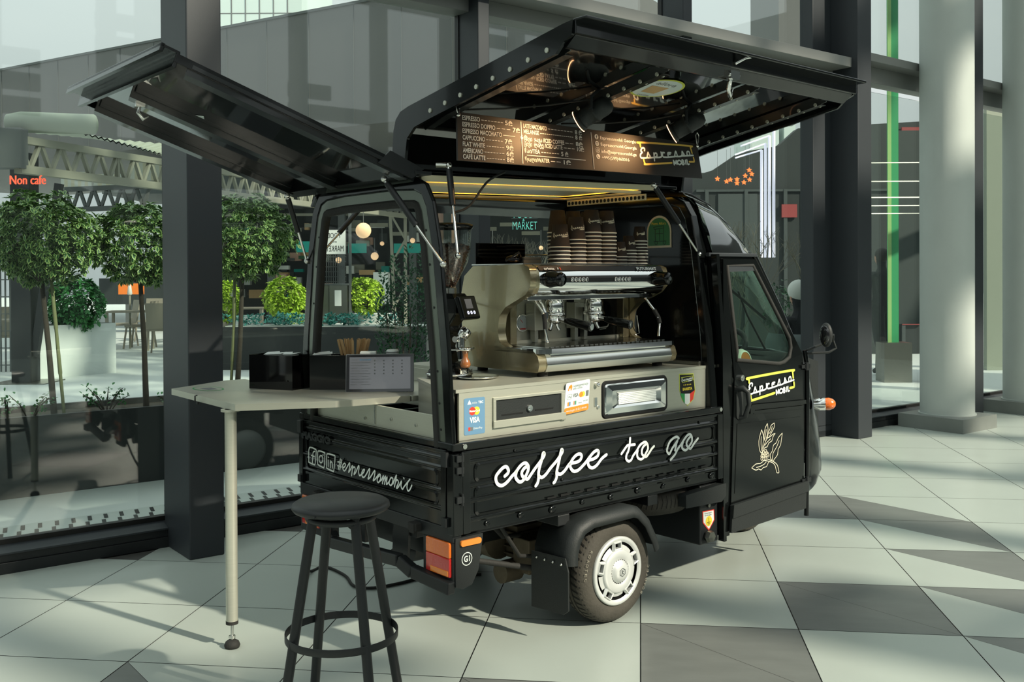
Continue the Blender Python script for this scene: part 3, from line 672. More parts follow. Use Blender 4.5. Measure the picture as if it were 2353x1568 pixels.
# dark food hall behind the planters
t = thing('food_hall', 'dark open food hall beyond the planters, full of lamps', 'building', WD, (at(300, 800, 27).x, 27, 0))
W_ = at(1600, 800, 27).x - at(300, 800, 27).x
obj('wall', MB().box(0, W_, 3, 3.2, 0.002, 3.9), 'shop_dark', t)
m = MB()
for k in range(9): m.box(W_ * k / 8 - .09, W_ * k / 8 + .09, -.1, .1, 0.002, 3.6)
obj('post', m, 'truss_grey', t)
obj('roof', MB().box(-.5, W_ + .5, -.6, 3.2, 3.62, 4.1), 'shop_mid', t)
m = MB().box(0, W_, .1, .2, 3.05, 3.12)
for k in range(26): m.box(W_ * k / 26, W_ * k / 26 + .5, .1, .16, 2.5 + .12 * (k % 3), 2.6 + .12 * (k % 3))
obj('sign_rail', m, 'truss_cream', t)
m = MB(); random.seed(21); mts = ['shop_mid', 'truss_cream', 'teal_cloth', 'salmon', 'cloth_white', 'truss_grey', 'wood_light', 'leaf_dark', 'roof_green']
for k in range(150):
    m.mi(random.randrange(9)); x = random.uniform(0, W_ * .62); z = random.choice((.7, .9, 1.2, 1.5, 1.9, 2.3, 2.7)) + random.uniform(-.1, .1); w = random.uniform(.05, .5); h = random.uniform(.04, .28); y = random.uniform(.3, 2.6); m.box(x, x + w, y, y + .2, z, z + h)
obj('market_stall', m, mts, t)
def glow(name, px, py, pr, Y, mt, label, cat='lamp', group=None):
    c = at(px, py, Y); r = pr * Y / FPX; t = thing(name, label, cat, WD, c, group=group)
    obj('globe', MB().sphere((0, 0, 0), r, 20), mt, t); obj('cord', MB().cyl((0, 0, r * .95), (0, 0, r * .95 + .35), .008, n=6), 'truss_grey', t)
for px, py, pr, Y, lb in [(835, 530, 18, 20, 'largest round orange globe lamp hanging in the food hall'), (733, 515, 17, 20, 'orange globe lamp hanging behind the rear left post'), (861, 589, 9, 24, 'small orange globe lamp right of the market sign'), (778, 598, 7, 24, 'faint orange globe lamp below the market sign'), (948, 553, 6, 24, 'small orange globe lamp left of the coffee grinder'), (1258, 455, 14, 22, 'orange globe lamp right of the teal neon sign'), (1132, 571, 6, 22, 'small orange globe lamp low beside the grinder hopper'), (1243, 570, 5, 22, 'tiny orange globe lamp right of the neon sign'), (878, 560, 5, 25, 'tiny orange globe lamp between the truss leg and the largest globe')]:
    glow('globe_lamp', px, py, pr, Y, 'globe', lb, group='orange globe lamps')
for i, (px0, px1, y0, y1) in enumerate([(680, 745, 555, 580), (800, 842, 560, 582), (905, 975, 560, 582), (700, 741, 590, 604)]):
    boxthing('market_screen', ['teal cloth hanging left of the market sign', 'teal cloth hanging between the market sign and the truss leg', 'teal cloth hanging left of the coffee grinder', 'white counter front left of the market sign'][i], 'cloth', px0, px1, y0, y1, 25, .05, 'teal_cloth' if i < 3 else 'planter_white')
boxthing('white_fridge', 'white cabinet with vertical panels behind the second clipped bush', 'cabinet', 858, 892, 626, 700, 24, .4, 'planter_white')
boxthing('salmon_panel', 'salmon pink shop panel beside the second glass bar behind the grinder', 'panel', 1005, 1063, 300, 700, 9.5, .06, 'salmon')
boxthing('dark_strip', 'dark strip on the salmon pink panel behind the grinder', 'panel', 1020, 1038, 300, 700, 9.44, .04, 'shop_dark')
# mirrored FOOD & MARKET board and neon
t = thing('market_sign', 'pale mirrored FOOD and MARKET board on a black grid stand', 'sign', WD, at(745, 585, 20.0))
w_ = 50 * 20 / FPX; h_ = 57 * 20 / FPX
obj('board', MB().box(0, w_, 0, .03, 0, h_), 'mail_grey', t)
m = MB(); fn = plane((0, -.004, 0), (1, 0, 0), (0, 0, 1))
obj('panel', MB().box(.01, w_ - .01, -.002, 0.0, .01, h_ - .01), 'planter_white', t)
text(m, 'FOOD', fn, .05, h_ * .66, .15, width=w_ * .62, mirror=True); text(m, 'and', fn, w_ * .4, h_ * .48, .06, mirror=True); text(m, 'MARKET', fn, .04, h_ * .12, .17, width=w_ * .8, mirror=True)
obj('lettering', m, 'cloth_black', t)
m = MB()
for k in range(9): m.bar((w_ * (.1 + .1 * k), .02, 0), (w_ * (.1 + .1 * k), .02, -.65), .012, .012)
for k in range(6): m.bar((0, .02, -.1 * k - .05), (w_, .02, -.1 * k - .05), .012, .012, (0, 1, 0))
obj('grid_stand', m, 'truss_grey', t)
t = thing('neon_sign', 'teal neon lettering FOOD and MARKET glowing behind the espresso machine', 'sign', WD, at(1178, 528, 16))
m = MB(); fn = plane((0, 0, 0), (1, 0, 0), (0, 0, 1)); w_ = 56 * 16 / FPX
text(m, 'FOOD', fn, .02, .185, .19, width=w_ * .82, bold=-.003); text(m, '&', fn, .16, .135, .06); text(m, 'MARKET', fn, 0, .0, .19, width=w_, bold=-.003)

obj('lettering', m, 'neon_teal', t)
obj('holder', MB().box(-.02, w_ + .02, .03, .04, .18, .19), 'truss_grey', t)
# grey kiosk box
a = at(716, 756, 17.6); b_ = at(800, 656, 17.6); a.z = 0
t = thing('service_cabinet', 'grey steel service cabinet with a white notice between the clipped bushes', 'cabinet', WD, (a.x, a.y, 0))
w_ = b_.x - a.x; h_ = b_.z
obj('body', MB().box(0, w_ * .47, 0, .6, .002, h_), 'steel_dark', t); obj('door', MB().box(w_ * .49, w_ * .97, -.02, .6, h_ * .55, h_), 'steel_dark', t)
obj('top', MB().box(-.02, w_, -.03, .62, h_, h_ + .03), 'truss_grey', t)
obj('notice', MB().box(w_ * .64, w_ * .82, -.03, -.02, h_ * .70, h_ * .93), 'planter_white', t)
m = MB().box(w_ * .62, w_ * .85, -.05, 0, h_ * .30, h_ * .45); obj('tray', m, 'planter_white', t)
obj('base', MB().box(w_ * .49, w_ * .97, .05, .6, .002, h_ * .55), 'shop_dark', t)
obj('pole', MB().box(w_ * .99, w_ * 1.05, .1, .2, .002, 3.3), 'truss_grey', t)

# terrace chairs and tables left of the thick post
def chair(px, py, Y, rz, label):
    b = at(px, py, Y); b.z = 0; t = thing('terrace_chair', label, 'chair', WD, b, rz, 'woven terrace chairs')
    obj('seat', MB().box(-.22, .22, -.22, .22, .42, .46), 'rattan', t)
    m = MB(); m.add([(-.21, -.20, .46), (.21, -.20, .46), (.23, -.28, .92), (-.23, -.28, .92), (-.21, -.23, .46), (.21, -.23, .46), (.23, -.31, .92), (-.23, -.31, .92)], [(0, 1, 2, 3), (4, 7, 6, 5), (0, 4, 5, 1), (1, 5, 6, 2), (2, 6, 7, 3), (3, 7, 4, 0)])
    obj('backrest', m, 'rattan', t)
    for sx in (-1, 1):
        for sy in (-1, 1): obj('leg', MB().bar((sx * .19, sy * .19, .42), (sx * .23, sy * .24, 0.002), .028, .028), 'rattan', t)
chair(372, 812, 17.8, .15, 'woven terrace chair seen from behind beside the thick grey post')
chair(322, 800, 19.3, 1.6, 'woven terrace chair turned sideways behind the middle tree trunk')
chair(282, 792, 20.0, 2.2, 'woven terrace chair just right of the large white planter')
chair(12, 822, 16.0, .4, 'woven terrace chair at the far left edge behind the post')
chair(345, 785, 21.5, 3.0, 'woven terrace chair facing the viewer at the back of the terrace')
def ttable(px, py, Y, label):
    b = at(px, py, Y); b.z = 0; t = thing('terrace_table', label, 'table', WD, b, 0.2, 'terrace tables')
    obj('table_top', MB().box(-.4, .4, -.35, .35, .72, .75), 'rattan', t)
    for sx in (-1, 1):
        for sy in (-1, 1): obj('leg', MB().bar((sx * .36, sy * .31, .72), (sx * .36, sy * .31, 0.002), .05, .05), 'rattan', t)
ttable(300, 805, 18.8, 'square terrace table behind the middle tree trunk')
ttable(10, 838, 15.0, 'square terrace table at the far left edge')
ttable(560, 770, 20.5, 'square terrace table behind the tree right of the thick post')
boxthing('orange_tablecloth', 'orange cloth hanging behind the middle tree trunk', 'cloth', 272, 328, 652, 677, 23, .1, 'orange_cloth')
boxthing('orange_banner', 'orange banner beside the dark pavilion post', 'cloth', 72, 86, 655, 718, 16, .05, 'orange_cloth')
boxthing('bar_counter', 'dark bar counter at the back of the terrace', 'counter', 228, 385, 640, 700, 24.5, .6, 'shop_dark')
b = at(298, 660, 19.2); b.z = 0
t = thing('closed_parasol', 'white closed parasol on the terrace behind the middle tree', 'parasol', WD, b)
z_ = at(298, 676, 19.2).z; obj('canopy', MB().lathe([(0.0, z_ + .22), (.03, z_ + .15), (.05, z_), (.03, z_ - .02)], n=12), 'cloth_white', t); obj('pole', MB().cyl((0, 0, 0.002), (0, 0, z_ + .1), .02, n=8), 'truss_cream', t)
# tall black garden screen at far left
a = at(0, 720, 14.5); t = thing('grid_screen', 'black grid screen at the far left with yellow-green leaves behind', 'screen', WD, (a.x - .1, 14.5, 0.0))
m = MB()
for k in range(5): m.bar((.04 + .07 * k, 0, 0.002), (.04 + .07 * k, 0, 1.95), .018, .018)
for k in range(8): m.bar((0, 0, .25 * k + .1), (.36, 0, .25 * k + .1), .014, .014)
obj('grid', m, 'truss_grey', t)

# right side beyond the glass: dark shop front with light strips, a tree, people
a = at(1600, 800, 17); b_ = at(2500, 800, 17)
t = thing('shop_front', 'dark shop building with a sloping roof beyond the truck cab', 'building', WD, (a.x, 17, 0))
W_ = b_.x - a.x; zt = lambda py: CAM_H + (638 - py) / FPX * 17
x_ = lambda px: (px - 1176.5) / FPX * 17 - a.x
m = MB(); m.prism([(x_(1590), 0.002), (x_(1590), zt(410)), (x_(1640), zt(395)), (x_(1700), zt(355)), (x_(1790), zt(340)), (x_(1835), zt(300)), (x_(2130), zt(285)), (x_(2130), 0.002)], lambda p, q, h: Vector((p, h, q)), 0, .3)
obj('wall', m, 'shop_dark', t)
m = MB(); m.box(x_(1600), x_(2130), -.04, 0, zt(445), zt(440))
for k in range(6): m.box(x_(1620 + 90 * k), x_(1620 + 90 * k) + .06, -.05, 0, 0.002, zt(440))
m.box(x_(1650), x_(1740), -.03, 0, zt(640), zt(450)); m.box(x_(1845), x_(1885), -.04, 0, 0.002, zt(440))
obj('panel', m, 'shop_mid', t)
m = MB(); m.box(x_(1795), x_(1830), -.06, -.02, zt(505), zt(475)); m.box(x_(2070), x_(2115), -.06, -.02, 0.5, zt(300)); obj('poster', m, 'red_sign', t)
# roof blocks of far building
for i, (p0, p1, y0, y1) in enumerate([(1725, 1790, 278, 345), (1802, 1828, 274, 345), (1745, 1770, 262, 276)]):
    boxthing('far_block', ['pale roof block left above the shop front', 'pale roof block right above the shop front', 'pale roof turret above the shop front'][i], 'building', p0, p1, y0, y1, 40, 3, 'tower', 'far pale roof blocks')
# LED portal: four nested light bars
for k in range(4):
    Y = 13.0 + k * .25; px = [1778, 1768, 1759, 1750][k]; top = [292, 312, 330, 345][k]; bot = 592
    a = at(px, bot, Y); b_ = at(px, top, Y); e = at(px - [58, 66, 70, 60][k], top + [22, 24, 26, 18][k], Y - .15)
    m = MB(); r_ = .020; m.tube([(0, 0, 0), b_ - a], r_, 8); m.tube([b_ - a, e - a], r_ * .55, 8)
    o = obj('light_bar', m, 'led_white', None, 0, Matrix.Translation(a)); tag(o, ['angled white light bar, outermost right of four', 'angled white light bar, second from the right of four', 'angled white light bar, third from the right of four', 'angled white light bar, leftmost of four'][k], 'light', 'nested white light bars')
for i, (px, py) in enumerate([(1649, 411), (1670, 417), (1679, 413), (1694, 412), (1694, 421), (1710, 419), (1713, 404), (1723, 413), (1722, 391), (1728, 400)]):
    c = at(px, py, 15.5); m = MB(); pts = []
    for q in range(10): r_ = .042 if q % 2 == 0 else .02; pts.append((r_ * math.cos(2 * PI * q / 10 + .3), r_ * math.sin(2 * PI * q / 10 + .3)))
    m.prism(pts, lambda p, q, h: Vector((p, h, q)), 0, .03); m.mi(1).cyl((0, .015, .03), (0, .015, .5), .002, n=5)
    o = obj('star_light', m, ['star_orange', 'truss_grey'], None, 0, Matrix.Translation(c)); tag(o, 'orange star light before the dark shop, ' + ['leftmost of all', 'second from the left', 'third from the left', 'upper of a close pair', 'lower of a close pair', 'low under the top pair', 'just left of the topmost', 'low right one', 'topmost of all', 'far right one'][i], 'light', 'orange star lights')
# bare branched shrub in a planter
def bare(px, py, Y, h, label, n=9, leaves=True):
    b = at(px, py, Y); b.z = 0; t = thing('bare_shrub', label, 'shrub', WD, b, group='bare branched shrubs'); m = MB()
    def br(p, d, L, r, k):
        q = p + d * L; m.tube([p, (p + q) / 2 + Vector((random.uniform(-.03, .03), 0, 0)), q], [r, r * .8, r * .6], 5, caps=False)
        if k > 0:
            for _ in range(3): br(q, (d + Vector((random.uniform(-.6, .6), random.uniform(-.5, .5), random.uniform(-.1, .4)))).normalized(), L * .66, r * .6, k - 1)
    for k in range(n): br(Vector((0, 0, .4)), Vector((random.uniform(-.7, .7), random.uniform(-.4, .4), 1)).normalized(), h * .42, .012, 3)
    obj('branch', m, 'twig', t); obj('pot', MB().lathe([(.0, .002), (.2, .002), (.24, .42), (.2, .42), (.2, .38), (0, .38)], n=20), 'planter_dark', t)
    if leaves:
        l = ball((-.12, 0, 1.0), .22, 60, .07, .02, (.7, .7, 1.4), False, 5, .5); obj('foliage', l, 'leaf_dark', t)
bare(1815, 900, 10.5, 1.5, 'bare branched shrub with some dark leaves behind the truck windscreen')
bare(1690, 900, 12.5, 1.7, 'bare branched shrub behind the truck roof, left of the light bars', leaves=False)
bare(1190, 800, 14.0, 1.6, 'bare branched shrub seen behind the espresso machine', leaves=False)

# people
def person(name_label, px, pz_feet, Y, rz, top='cloth_black', bottom='cloth_black', seated=False, walk=0.0, hat=None, hairm='hair', h=1.72, group=None):
    b = at(px, 700, Y); b.z = pz_feet; t = thing('person', name_label, 'person', WD, b, rz)
    s = h / 1.72; me = bpy.data.meshes.new('body'); bm = bmesh.new(); lay = bm.verts.layers.skin.verify(); J = {}
    hip = .46 if seated else .92; dz = hip - .92
    def P(n, x, y, z, r): J[n] = (bm.verts.new((x * s, y * s, z * s)), r * s)
    P('pel', 0, 0, .94 + dz, .135); P('bel', 0, .0, 1.06 + dz, .125); P('che', 0, .0, 1.25 + dz, .145); P('nk', 0, 0, 1.43 + dz, .06); P('hd0', 0, .015, 1.50 + dz, .062)
    P('hd', 0, .02, 1.58 + dz, .088); P('hd2', 0, .01, 1.66 + dz, .078)
    for k, n in ((-1, 'l'), (1, 'r')):
        P('sh' + n, k * .17, 0, 1.38 + dz, .065); P('el' + n, k * .22, -.02 - (.05 * k * walk), 1.12 + dz, .045); P('wr' + n, k * .2, .12 + .1 * k * walk if not seated else .25, .93 + dz if not seated else 1.0 + dz, .032); P('ha' + n, k * .19, .17 + .1 * k * walk if not seated else .32, .87 + dz if not seated else .98 + dz, .03)
        if seated: P('hi' + n, k * .09, .02, .92 + dz, .1); P('kn' + n, k * .1, .42, .48, .065); P('an' + n, k * .1, .38, .09, .042); P('to' + n, k * .1, .54, .04, .035)
        else: P('hi' + n, k * .09, 0, .88, .095); P('kn' + n, k * .09, .12 * walk * k + .03, .5, .06); P('an' + n, k * .08, .22 * walk * k - .02, .09, .042); P('to' + n, k * .09, .22 * walk * k + .13, .04, .034)
    for a_, b2 in [('pel', 'bel'), ('bel', 'che'), ('che', 'nk'), ('nk', 'hd0'), ('hd0', 'hd'), ('hd', 'hd2')] + [(x + n, y + n) for n in 'lr' for x, y in (('sh', 'el'), ('el', 'wr'), ('wr', 'ha'), ('hi', 'kn'), ('kn', 'an'), ('an', 'to'))] + [('che', 'shl'), ('che', 'shr'), ('pel', 'hil'), ('pel', 'hir')]:
        bm.edges.new((J[a_][0], J[b2][0]))
    for v, r in J.values(): v[lay].radius = (r, r * .8)
    J['pel'][0][lay].use_root = True
    bm.to_mesh(me); bm.free(); o = bpy.data.objects.new('body', me); C.objects.link(o); o.parent = t; me.materials.append(M[top])
    o.modifiers.new('skin', 'SKIN'); md = o.modifiers.new('sub', 'SUBSURF'); md.levels = 2; md.render_levels = 2
    f = MB().sphere((0, .035 * s, (1.585 + dz) * s), .088 * s, 16, (.86, .86, 1.15)); f.sphere((0, .115 * s, (1.57 + dz) * s), .016 * s, 8, (.8, 1.2, 1.3))
    for k in (-1, 1): f.mi(1).sphere((k * .03 * s, .108 * s, (1.60 + dz) * s), .010 * s, 8); f.mi(0).sphere((k * .078 * s, .03 * s, (1.585 + dz) * s), .02 * s, 8, (.4, .8, 1.3))
    f.mi(1).box(-.025 * s, .025 * s, .108 * s, .116 * s, (1.53 + dz) * s, (1.537 + dz) * s)
    obj('head', f, ['skin', 'hair'], t)
    if hat: obj('beanie', MB().sphere((0, .015 * s, (1.65 + dz) * s), .112 * s, 18, (.95, 1, .95)), hat, t)
    else: obj('hair', MB().sphere((0, -.005 * s, (1.625 + dz) * s), .098 * s, 16, (.95, 1, 1.0)), hairm, t)
    hm = MB()
    for k in (-1, 1):
        yb = (.34 if seated else .17 + .1 * k * walk) * s; zb = ((.98 if seated else .85) + dz) * s
        hm.sphere((k * .19 * s, yb, zb), .032 * s, 10, (.5, .9, 1.2))
        for q in range(4): hm.tube([(k * .19 * s, yb + (-.02 + .013 * q) * s, zb - .02 * s), (k * .19 * s, yb + (-.02 + .014 * q) * s, zb - .05 * s), (k * .185 * s, yb + (-.012 + .013 * q) * s, zb - (.075 + .006 * (q % 2)) * s)], .0075 * s, 6)
        hm.tube([(k * .185 * s, yb + .025 * s, zb), (k * .175 * s, yb + .045 * s, zb - .03 * s)], .009 * s, 6)
    obj('hand', hm, 'skin', t)
    if not seated:
        lm = MB()
        for k in (-1, 1): lm.tube([(k * .09 * s, 0, .93 * s), (k * .09 * s, (.12 * walk * k + .03) * s, .5 * s), (k * .08 * s, (.22 * walk * k - .02) * s, .1 * s)], [.105 * s, .075 * s, .058 * s], 12)
        obj('trousers', lm, bottom, t)
    return t
person('person in black walking beyond the right glass bay', 2027, 0, 13.2, .3, walk=.8)
person('person in a white beanie and black jacket seated beyond the truck windscreen', 1838, .02, 9.6, .35, seated=True, hat='cloth_white')
b = at(1835, 900, 9.55); b.z = 0
t = thing('lounge_chair', 'grey rounded lounge chair behind the truck windscreen', 'chair', WD, b, -.5)
m = MB(); pr_ = []
for k in range(17): a = PI + PI * k / 16; pr_.append((math.cos(a), math.sin(a)))
m.loft([[Vector((x * r, y * r, z)) for x, y in pr_] for r, z in ((.28, .3), (.31, .5), (.31, .72), (.28, .80), (.25, .80), (.26, .6), (.24, .42), (.24, .3))], closed=False)
obj('backrest', m, 'cloth_grey', t); obj('seat', MB().lathe([(0, .3), (.26, .3), (.27, .36), (.24, .40), (0, .41)], n=24), 'cloth_grey', t)
for k in range(4): a = k * PI / 2 + .7; obj('leg', MB().cyl((.17 * math.cos(a), .17 * math.sin(a), .3), (.22 * math.cos(a), .22 * math.sin(a), 0.002), .014, n=8), 'black_satin', t)
# green banner and hoarding in the right bay
a = at(2040, 745, 12.6); a.z = 0
t = thing('green_banner', 'tall green banner stand beyond the right glass bay', 'banner', WD, a)
zt_ = at(2040, -20, 12.6).z
obj('cloth', MB().box(0, .14, 0, .02, .5, zt_), 'banner_green', t); obj('stripe', MB().box(.0, .045, -.012, 0, .5, zt_), 'banner_lime', t); obj('base', MB().box(-.1, .25, -.15, .15, .002, .5), 'steel_dark', t)
a = at(2062, 760, 12.8)
boxthing('dark_hoarding', 'dark hoarding panel right of the green banner', 'hoarding', 2066, 2125, 300, 745, 12.9, .1, 'shop_mid')
boxthing('pale_hoarding', 'pale green shop panel at the far right behind the second column', 'hoarding', 2268, 2330, 250, 960, 14, .1, 'roof_green')
for i in range(5):
    y = [375, 418, 455, 474, 492][i]; a = at(1999, y, 12.2); b_ = at(2125, y, 12.2)
    o = obj('bright_line', MB().box(0, b_.x - a.x, 0, .03, 0, .012), 'line_glow', None, 0, Matrix.Translation(a)); tag(o, 'thin horizontal bright line beyond the right glass bay, ' + ['topmost of five', 'second from the top', 'third from the top', 'fourth from the top', 'lowest of five'][i], 'light', 'horizontal bright lines')  # thin glowing bars at uneven heights
# ================================================================ THE TRUCK (frame TR: x forward, y to its left, z up)
T = thing('coffee_truck', 'glossy black three-wheeled coffee truck with raised flaps and steel counter', 'truck', TR)
def tp(name, mb, mats, bevel=0.0, label=None, parent=None): return obj(name, mb, mats, parent or T, bevel, label=label)
XZ = lambda a, b, h: Vector((a, h, b))        # prism in a side plane
YZ = lambda a, b, h: Vector((h, a, b))        # prism in a cross plane
XY = lambda a, b, h: Vector((a, b, h))
side_fn = plane((0, 0, 0), (1, 0, 0), (0, 0, 1))       # right side, outward = -y
rear_fn0 = plane((0, 0, 0), (0, -1, 0), (0, 0, 1))      # rear face, outward = -x ; a = -y
rear_fx = lambda a, b: (-a, b)

# drop sides with pressed beads (profile across y, extruded along x)
def beads(z0, z1, zs, d=.007, hw=.006):
    p = [(0, z0)]
    for z in zs: p += [(0, z - hw * 1.8), (-d, z - hw * .6), (-d, z + hw * .6), (0, z + hw * 1.8)]
    p += [(0, z1)]; return p
zs = [.526, .585, .637, .693, .722]
pr = beads(.478, .757, [.522, .588, .640, .722])
poly = pr + [(.024, .757), (.024, .478)]
m = MB(); m.prism(poly, lambda a, b, h: Vector((h, a, b)), .055, 1.425)
m.box(.03, .062, -.010, .024, .478, .757); m.box(1.418, 1.452, -.010, .024, .478, .757)
m.box(.03, 1.452, -.006, .024, .748, .760)
# raised panel outlines
for z0, z1 in ((.530, .634), (.647, .715)):
    fr_ = rrect(.085, 1.40, z0, z1, .02); fr2 = rrect(.093, 1.392, z0 + .008, z1 - .008, .016)
    v = [Vector((a, -.003, b)) for a, b in fr_] + [Vector((a, -.006, b)) for a, b in fr2]; n = len(fr_)
    m.add(v, [(i, (i + 1) % n, n + (i + 1) % n, n + i) for i in range(n)], False)
tp('side_panel', m, 'black_gloss', .0015, 'right drop side with white lettering')
m = MB()
for k in range(9): m.sphere((.14 + k * .155, -.004, .497 + .004 * (k % 2)), .012 + .003 * (k % 3), 10, (1, .25, .8))
for x, z in ((.50, .60), (.93, .67), (1.06, .492), (.27, .735), (1.30, .735)): m.sphere((x, -.003, z), .006, 8, (1, .5, 1))
tp('dent', m, 'black_gloss')
m = MB()
for k in range(14): x = .42 + k * .068; m.box(x, x + .045, -.0085, -.005, .540, .546 + .002 * (k % 2))
tp('pressed_slot', m, 'rib_dark')
tp('side_panel', MB().box(.03, 1.45, 1.036, 1.066, .478, .757), 'black_gloss', .002, 'left drop side')
# tailgate
m = MB(); pr = beads(.500, .757, [.560, .622, .700, .735], .006, .005)
m.prism([(a, b) for a, b in pr] + [(.022, .757), (.022, .500)], lambda a, b, h: Vector((a - .004, h, b)), .06, 1.035)
m.box(-.012, .02, .035, .062, .500, .757); m.box(-.012, .02, 1.033, 1.062, .500, .757); m.box(-.010, .02, .035, 1.06, .752, .764)
for z0, z1 in ((.567, .616), (.629, .692)):
    fr_ = rrect(.085, 1.01, z0, z1, .018); fr2 = rrect(.092, 1.003, z0 + .007, z1 - .007, .014); n = len(fr_)
    m.add([Vector((-.006, a, b)) for a, b in fr_] + [Vector((-.010, a, b)) for a, b in fr2], [(i, (i + 1) % n, n + (i + 1) % n, n + i) for i in range(n)], False)
tg = tp('tailgate', m, 'black_gloss', .0015)
m = MB(); strokes(m, S_hash, rear_fn0, .0060, .001, .0135, fx=rear_fx); obj('lettering', m, 'decal_white', tg, label='white social media icons and hand-written hashtag espressomobil')
m = MB(); text(m, 'PIAGGIO', rear_fn0, -1.035, .690, .040, h=.014, width=.235, bold=.001); f0 = len(m.v); text(m, 'PIAGGIO', rear_fn0, -1.033, .688, .040, h=.0125, width=.235, bold=.002)
obj('embossed_name', m, 'black_satin', tg, label='embossed maker name PIAGGIO in black capitals')
# white lettering on the side
m = MB(); strokes(m, S_coffee, side_fn, .0125, .001, .0105); strokes(m, S_togo, side_fn, .0105, .001, .0105)
tp('lettering', m, 'decal_white', 0, 'large white hand-written words coffee to go')
# latches, corner posts
m = MB(); m.box(-.012, .028, -.012, .028, .478, .755); m.box(1.452, 1.475, -.004, .03, .45, .755); tp('corner_post', m, 'black_gloss', .003)
m = MB()
for z in (.74, .70, .60): m.obox((.012, -.016, z), (.03, .010, .022)); m.cyl((.02, -.02, z - .02), (.02, -.02, z + .02), .004, n=8)
for y in (.03, 1.04): m.obox((-.018, y, .735), (.012, .03, .05)); m.obox((-.018, y, .52), (.012, .025, .03))
tp('latch', m, 'black_satin')
# bed floor and chassis cross rail, rubber bumpers
tp('bed_floor', MB().box(0.0, 1.45, .02, 1.05, .462, .480), 'black_satin', .002)
m = MB().box(-.008, .03, .0, 1.06, .452, .500); tp('rear_rail', m, 'black_satin', .003)
m = MB()
for y in (.205, .885): m.obox((-.02, y, .475), (.03, .05, .03)); m.obox((-.035, y - .005, .472), (.012, .03, .036))
tp('rubber_buffer', m, 'black_rubber', .004)
# top sill rail around the kiosk box
m = MB(); m.box(-.008, 1.47, -.006, .032, .762, .790); m.box(-.006, .034, .0, 1.06, .766, .790); m.box(-.008, 1.47, 1.03, 1.066, .762, .790)
tp('sill_rail', m, 'black_gloss', .004)
m = MB()
for x in (.04, 1.44): m.cyl((x, -.010, .777), (x, -.006, .777), .009, n=14)
tp('bolt', m, 'chrome_soft')
# kiosk box: steel front, back and counter top
m = MB(); m.box(.045, 1.43, .030, .040, .790, .958); tp('counter_front', m, 'steel', .001, 'brushed steel counter front with stickers')
m = MB(); m.prism([(.03, .028), (1.45, .028), (1.45, 1.03), (.50, 1.03), (.50, .46), (.17, .46), (.03, .13)], XY, .956, .968); tp('counter_top', m, 'steel', .002)
m = MB(); m.box(.49, .50, .46, 1.03, .79, .956); m.box(.175, .49, .450, .458, .79, .956); m.prism([(.034, .128), (.174, .455), (.182, .452), (.042, .125)], XY, .79, .956); m.box(.03, .036, .045, .13, .790, .957); m.box(.014, .022, .055, 1.0, .790, .872); tp('counter_back', m, 'steel', .001)
tp('counter_end', MB().box(1.365, 1.45, .05, .26, .968, .985), 'steel_dark', .002)
tp('inner_shelf', MB().box(.155, .485, .470, 1.02, .878, .899), 'steel', .002)
m = MB()
for y, z in ((.58, .815), (.40, .83), (.24, .825)): m.cyl((.012, y, z), (.008, y, z), .005, n=8)
m.box(.0105, .0135, .508, .514, .80, .870)
tp('rivet', m, 'chrome_soft')
# cash drawer recess
cf = plane((0, .030, 0), (1, 0, 0), (0, 0, 1))
m = MB(); X0, X1, Z0, Z1 = .205, .522, .846, .918
m.mi(1).box(X0, X1, .0285, .034, Z0, Z1)
m.mi(0).box(X0 - .012, X1 + .02, .022, .030, Z1, Z1 + .010); m.box(X0 - .012, X0, .022, .030, Z0 - .022, Z1); m.box(X1, X1 + .022, .022, .030, Z0 - .03, Z1); m.box(X0 - .012, X1 + .022, .020, .030, Z0 - .026, Z0)
dr = tp('cash_drawer', m, ['steel', 'black_plastic'], .001, 'dark cash drawer front with a round lock')
obj('slot', MB().box(.235, .335, .0272, .029, .860, .8645).box(.395, .485, .0272, .029, .8635, .868), 'rib_dark', dr)
obj('lock', MB().cyl((.365, .030, .876), (.365, .021, .876), .012, n=20).cyl((.365, .021, .876), (.365, .018, .876), .006, n=12), 'chrome', dr)
# napkin dispenser set in a chrome frame
m = MB(); X0, X1, Z0, Z1 = .742, 1.130, .797, .946
def framering(m, a, b, h0, h1):
    n = len(a); m.add([cf(*p, h0) for p in a] + [cf(*p, h1) for p in b], [(i, (i + 1) % n, n + (i + 1) % n, n + i) for i in range(n)], True)
m.mi(1); framering(m, rrect(X0, X1, Z0, Z1, .022), rrect(X0 + .004, X1 - .004, Z0 + .004, Z1 - .004, .020), 0, .006); framering(m, rrect(X0 + .004, X1 - .004, Z0 + .004, Z1 - .004, .020), rrect(X0 + .013, X1 - .013, Z0 + .013, Z1 - .013, .014), .006, .006)
m.mi(0); framering(m, rrect(X0 + .013, X1 - .013, Z0 + .013, Z1 - .013, .014), rrect(X0 + .018, X1 - .018, Z0 + .018, Z1 - .018, .013), .006, .010)
framering(m, rrect(X0 + .018, X1 - .018, Z0 + .018, Z1 - .018, .013), rrect(X0 + .05, X1 - .05, Z0 + .040, Z1 - .040, .008), .010, .012)
framering(m, rrect(X0 + .05, X1 - .05, Z0 + .040, Z1 - .040, .008), rrect(X0 + .09, X1 - .075, Z0 + .052, Z1 - .052, .005), .012, .003)
nd = tp('napkin_dispenser', m, ['chrome', 'rib_dark'], 0, 'chrome framed napkin dispenser in the counter front')
m = MB()
for k in range(7): z = Z0 + .052 + k * .0065; m.box(X0 + .09, X1 - .075, .022 + .0006 * (k % 3), .030, z, z + .0052)
obj('napkin', m, 'white', nd)
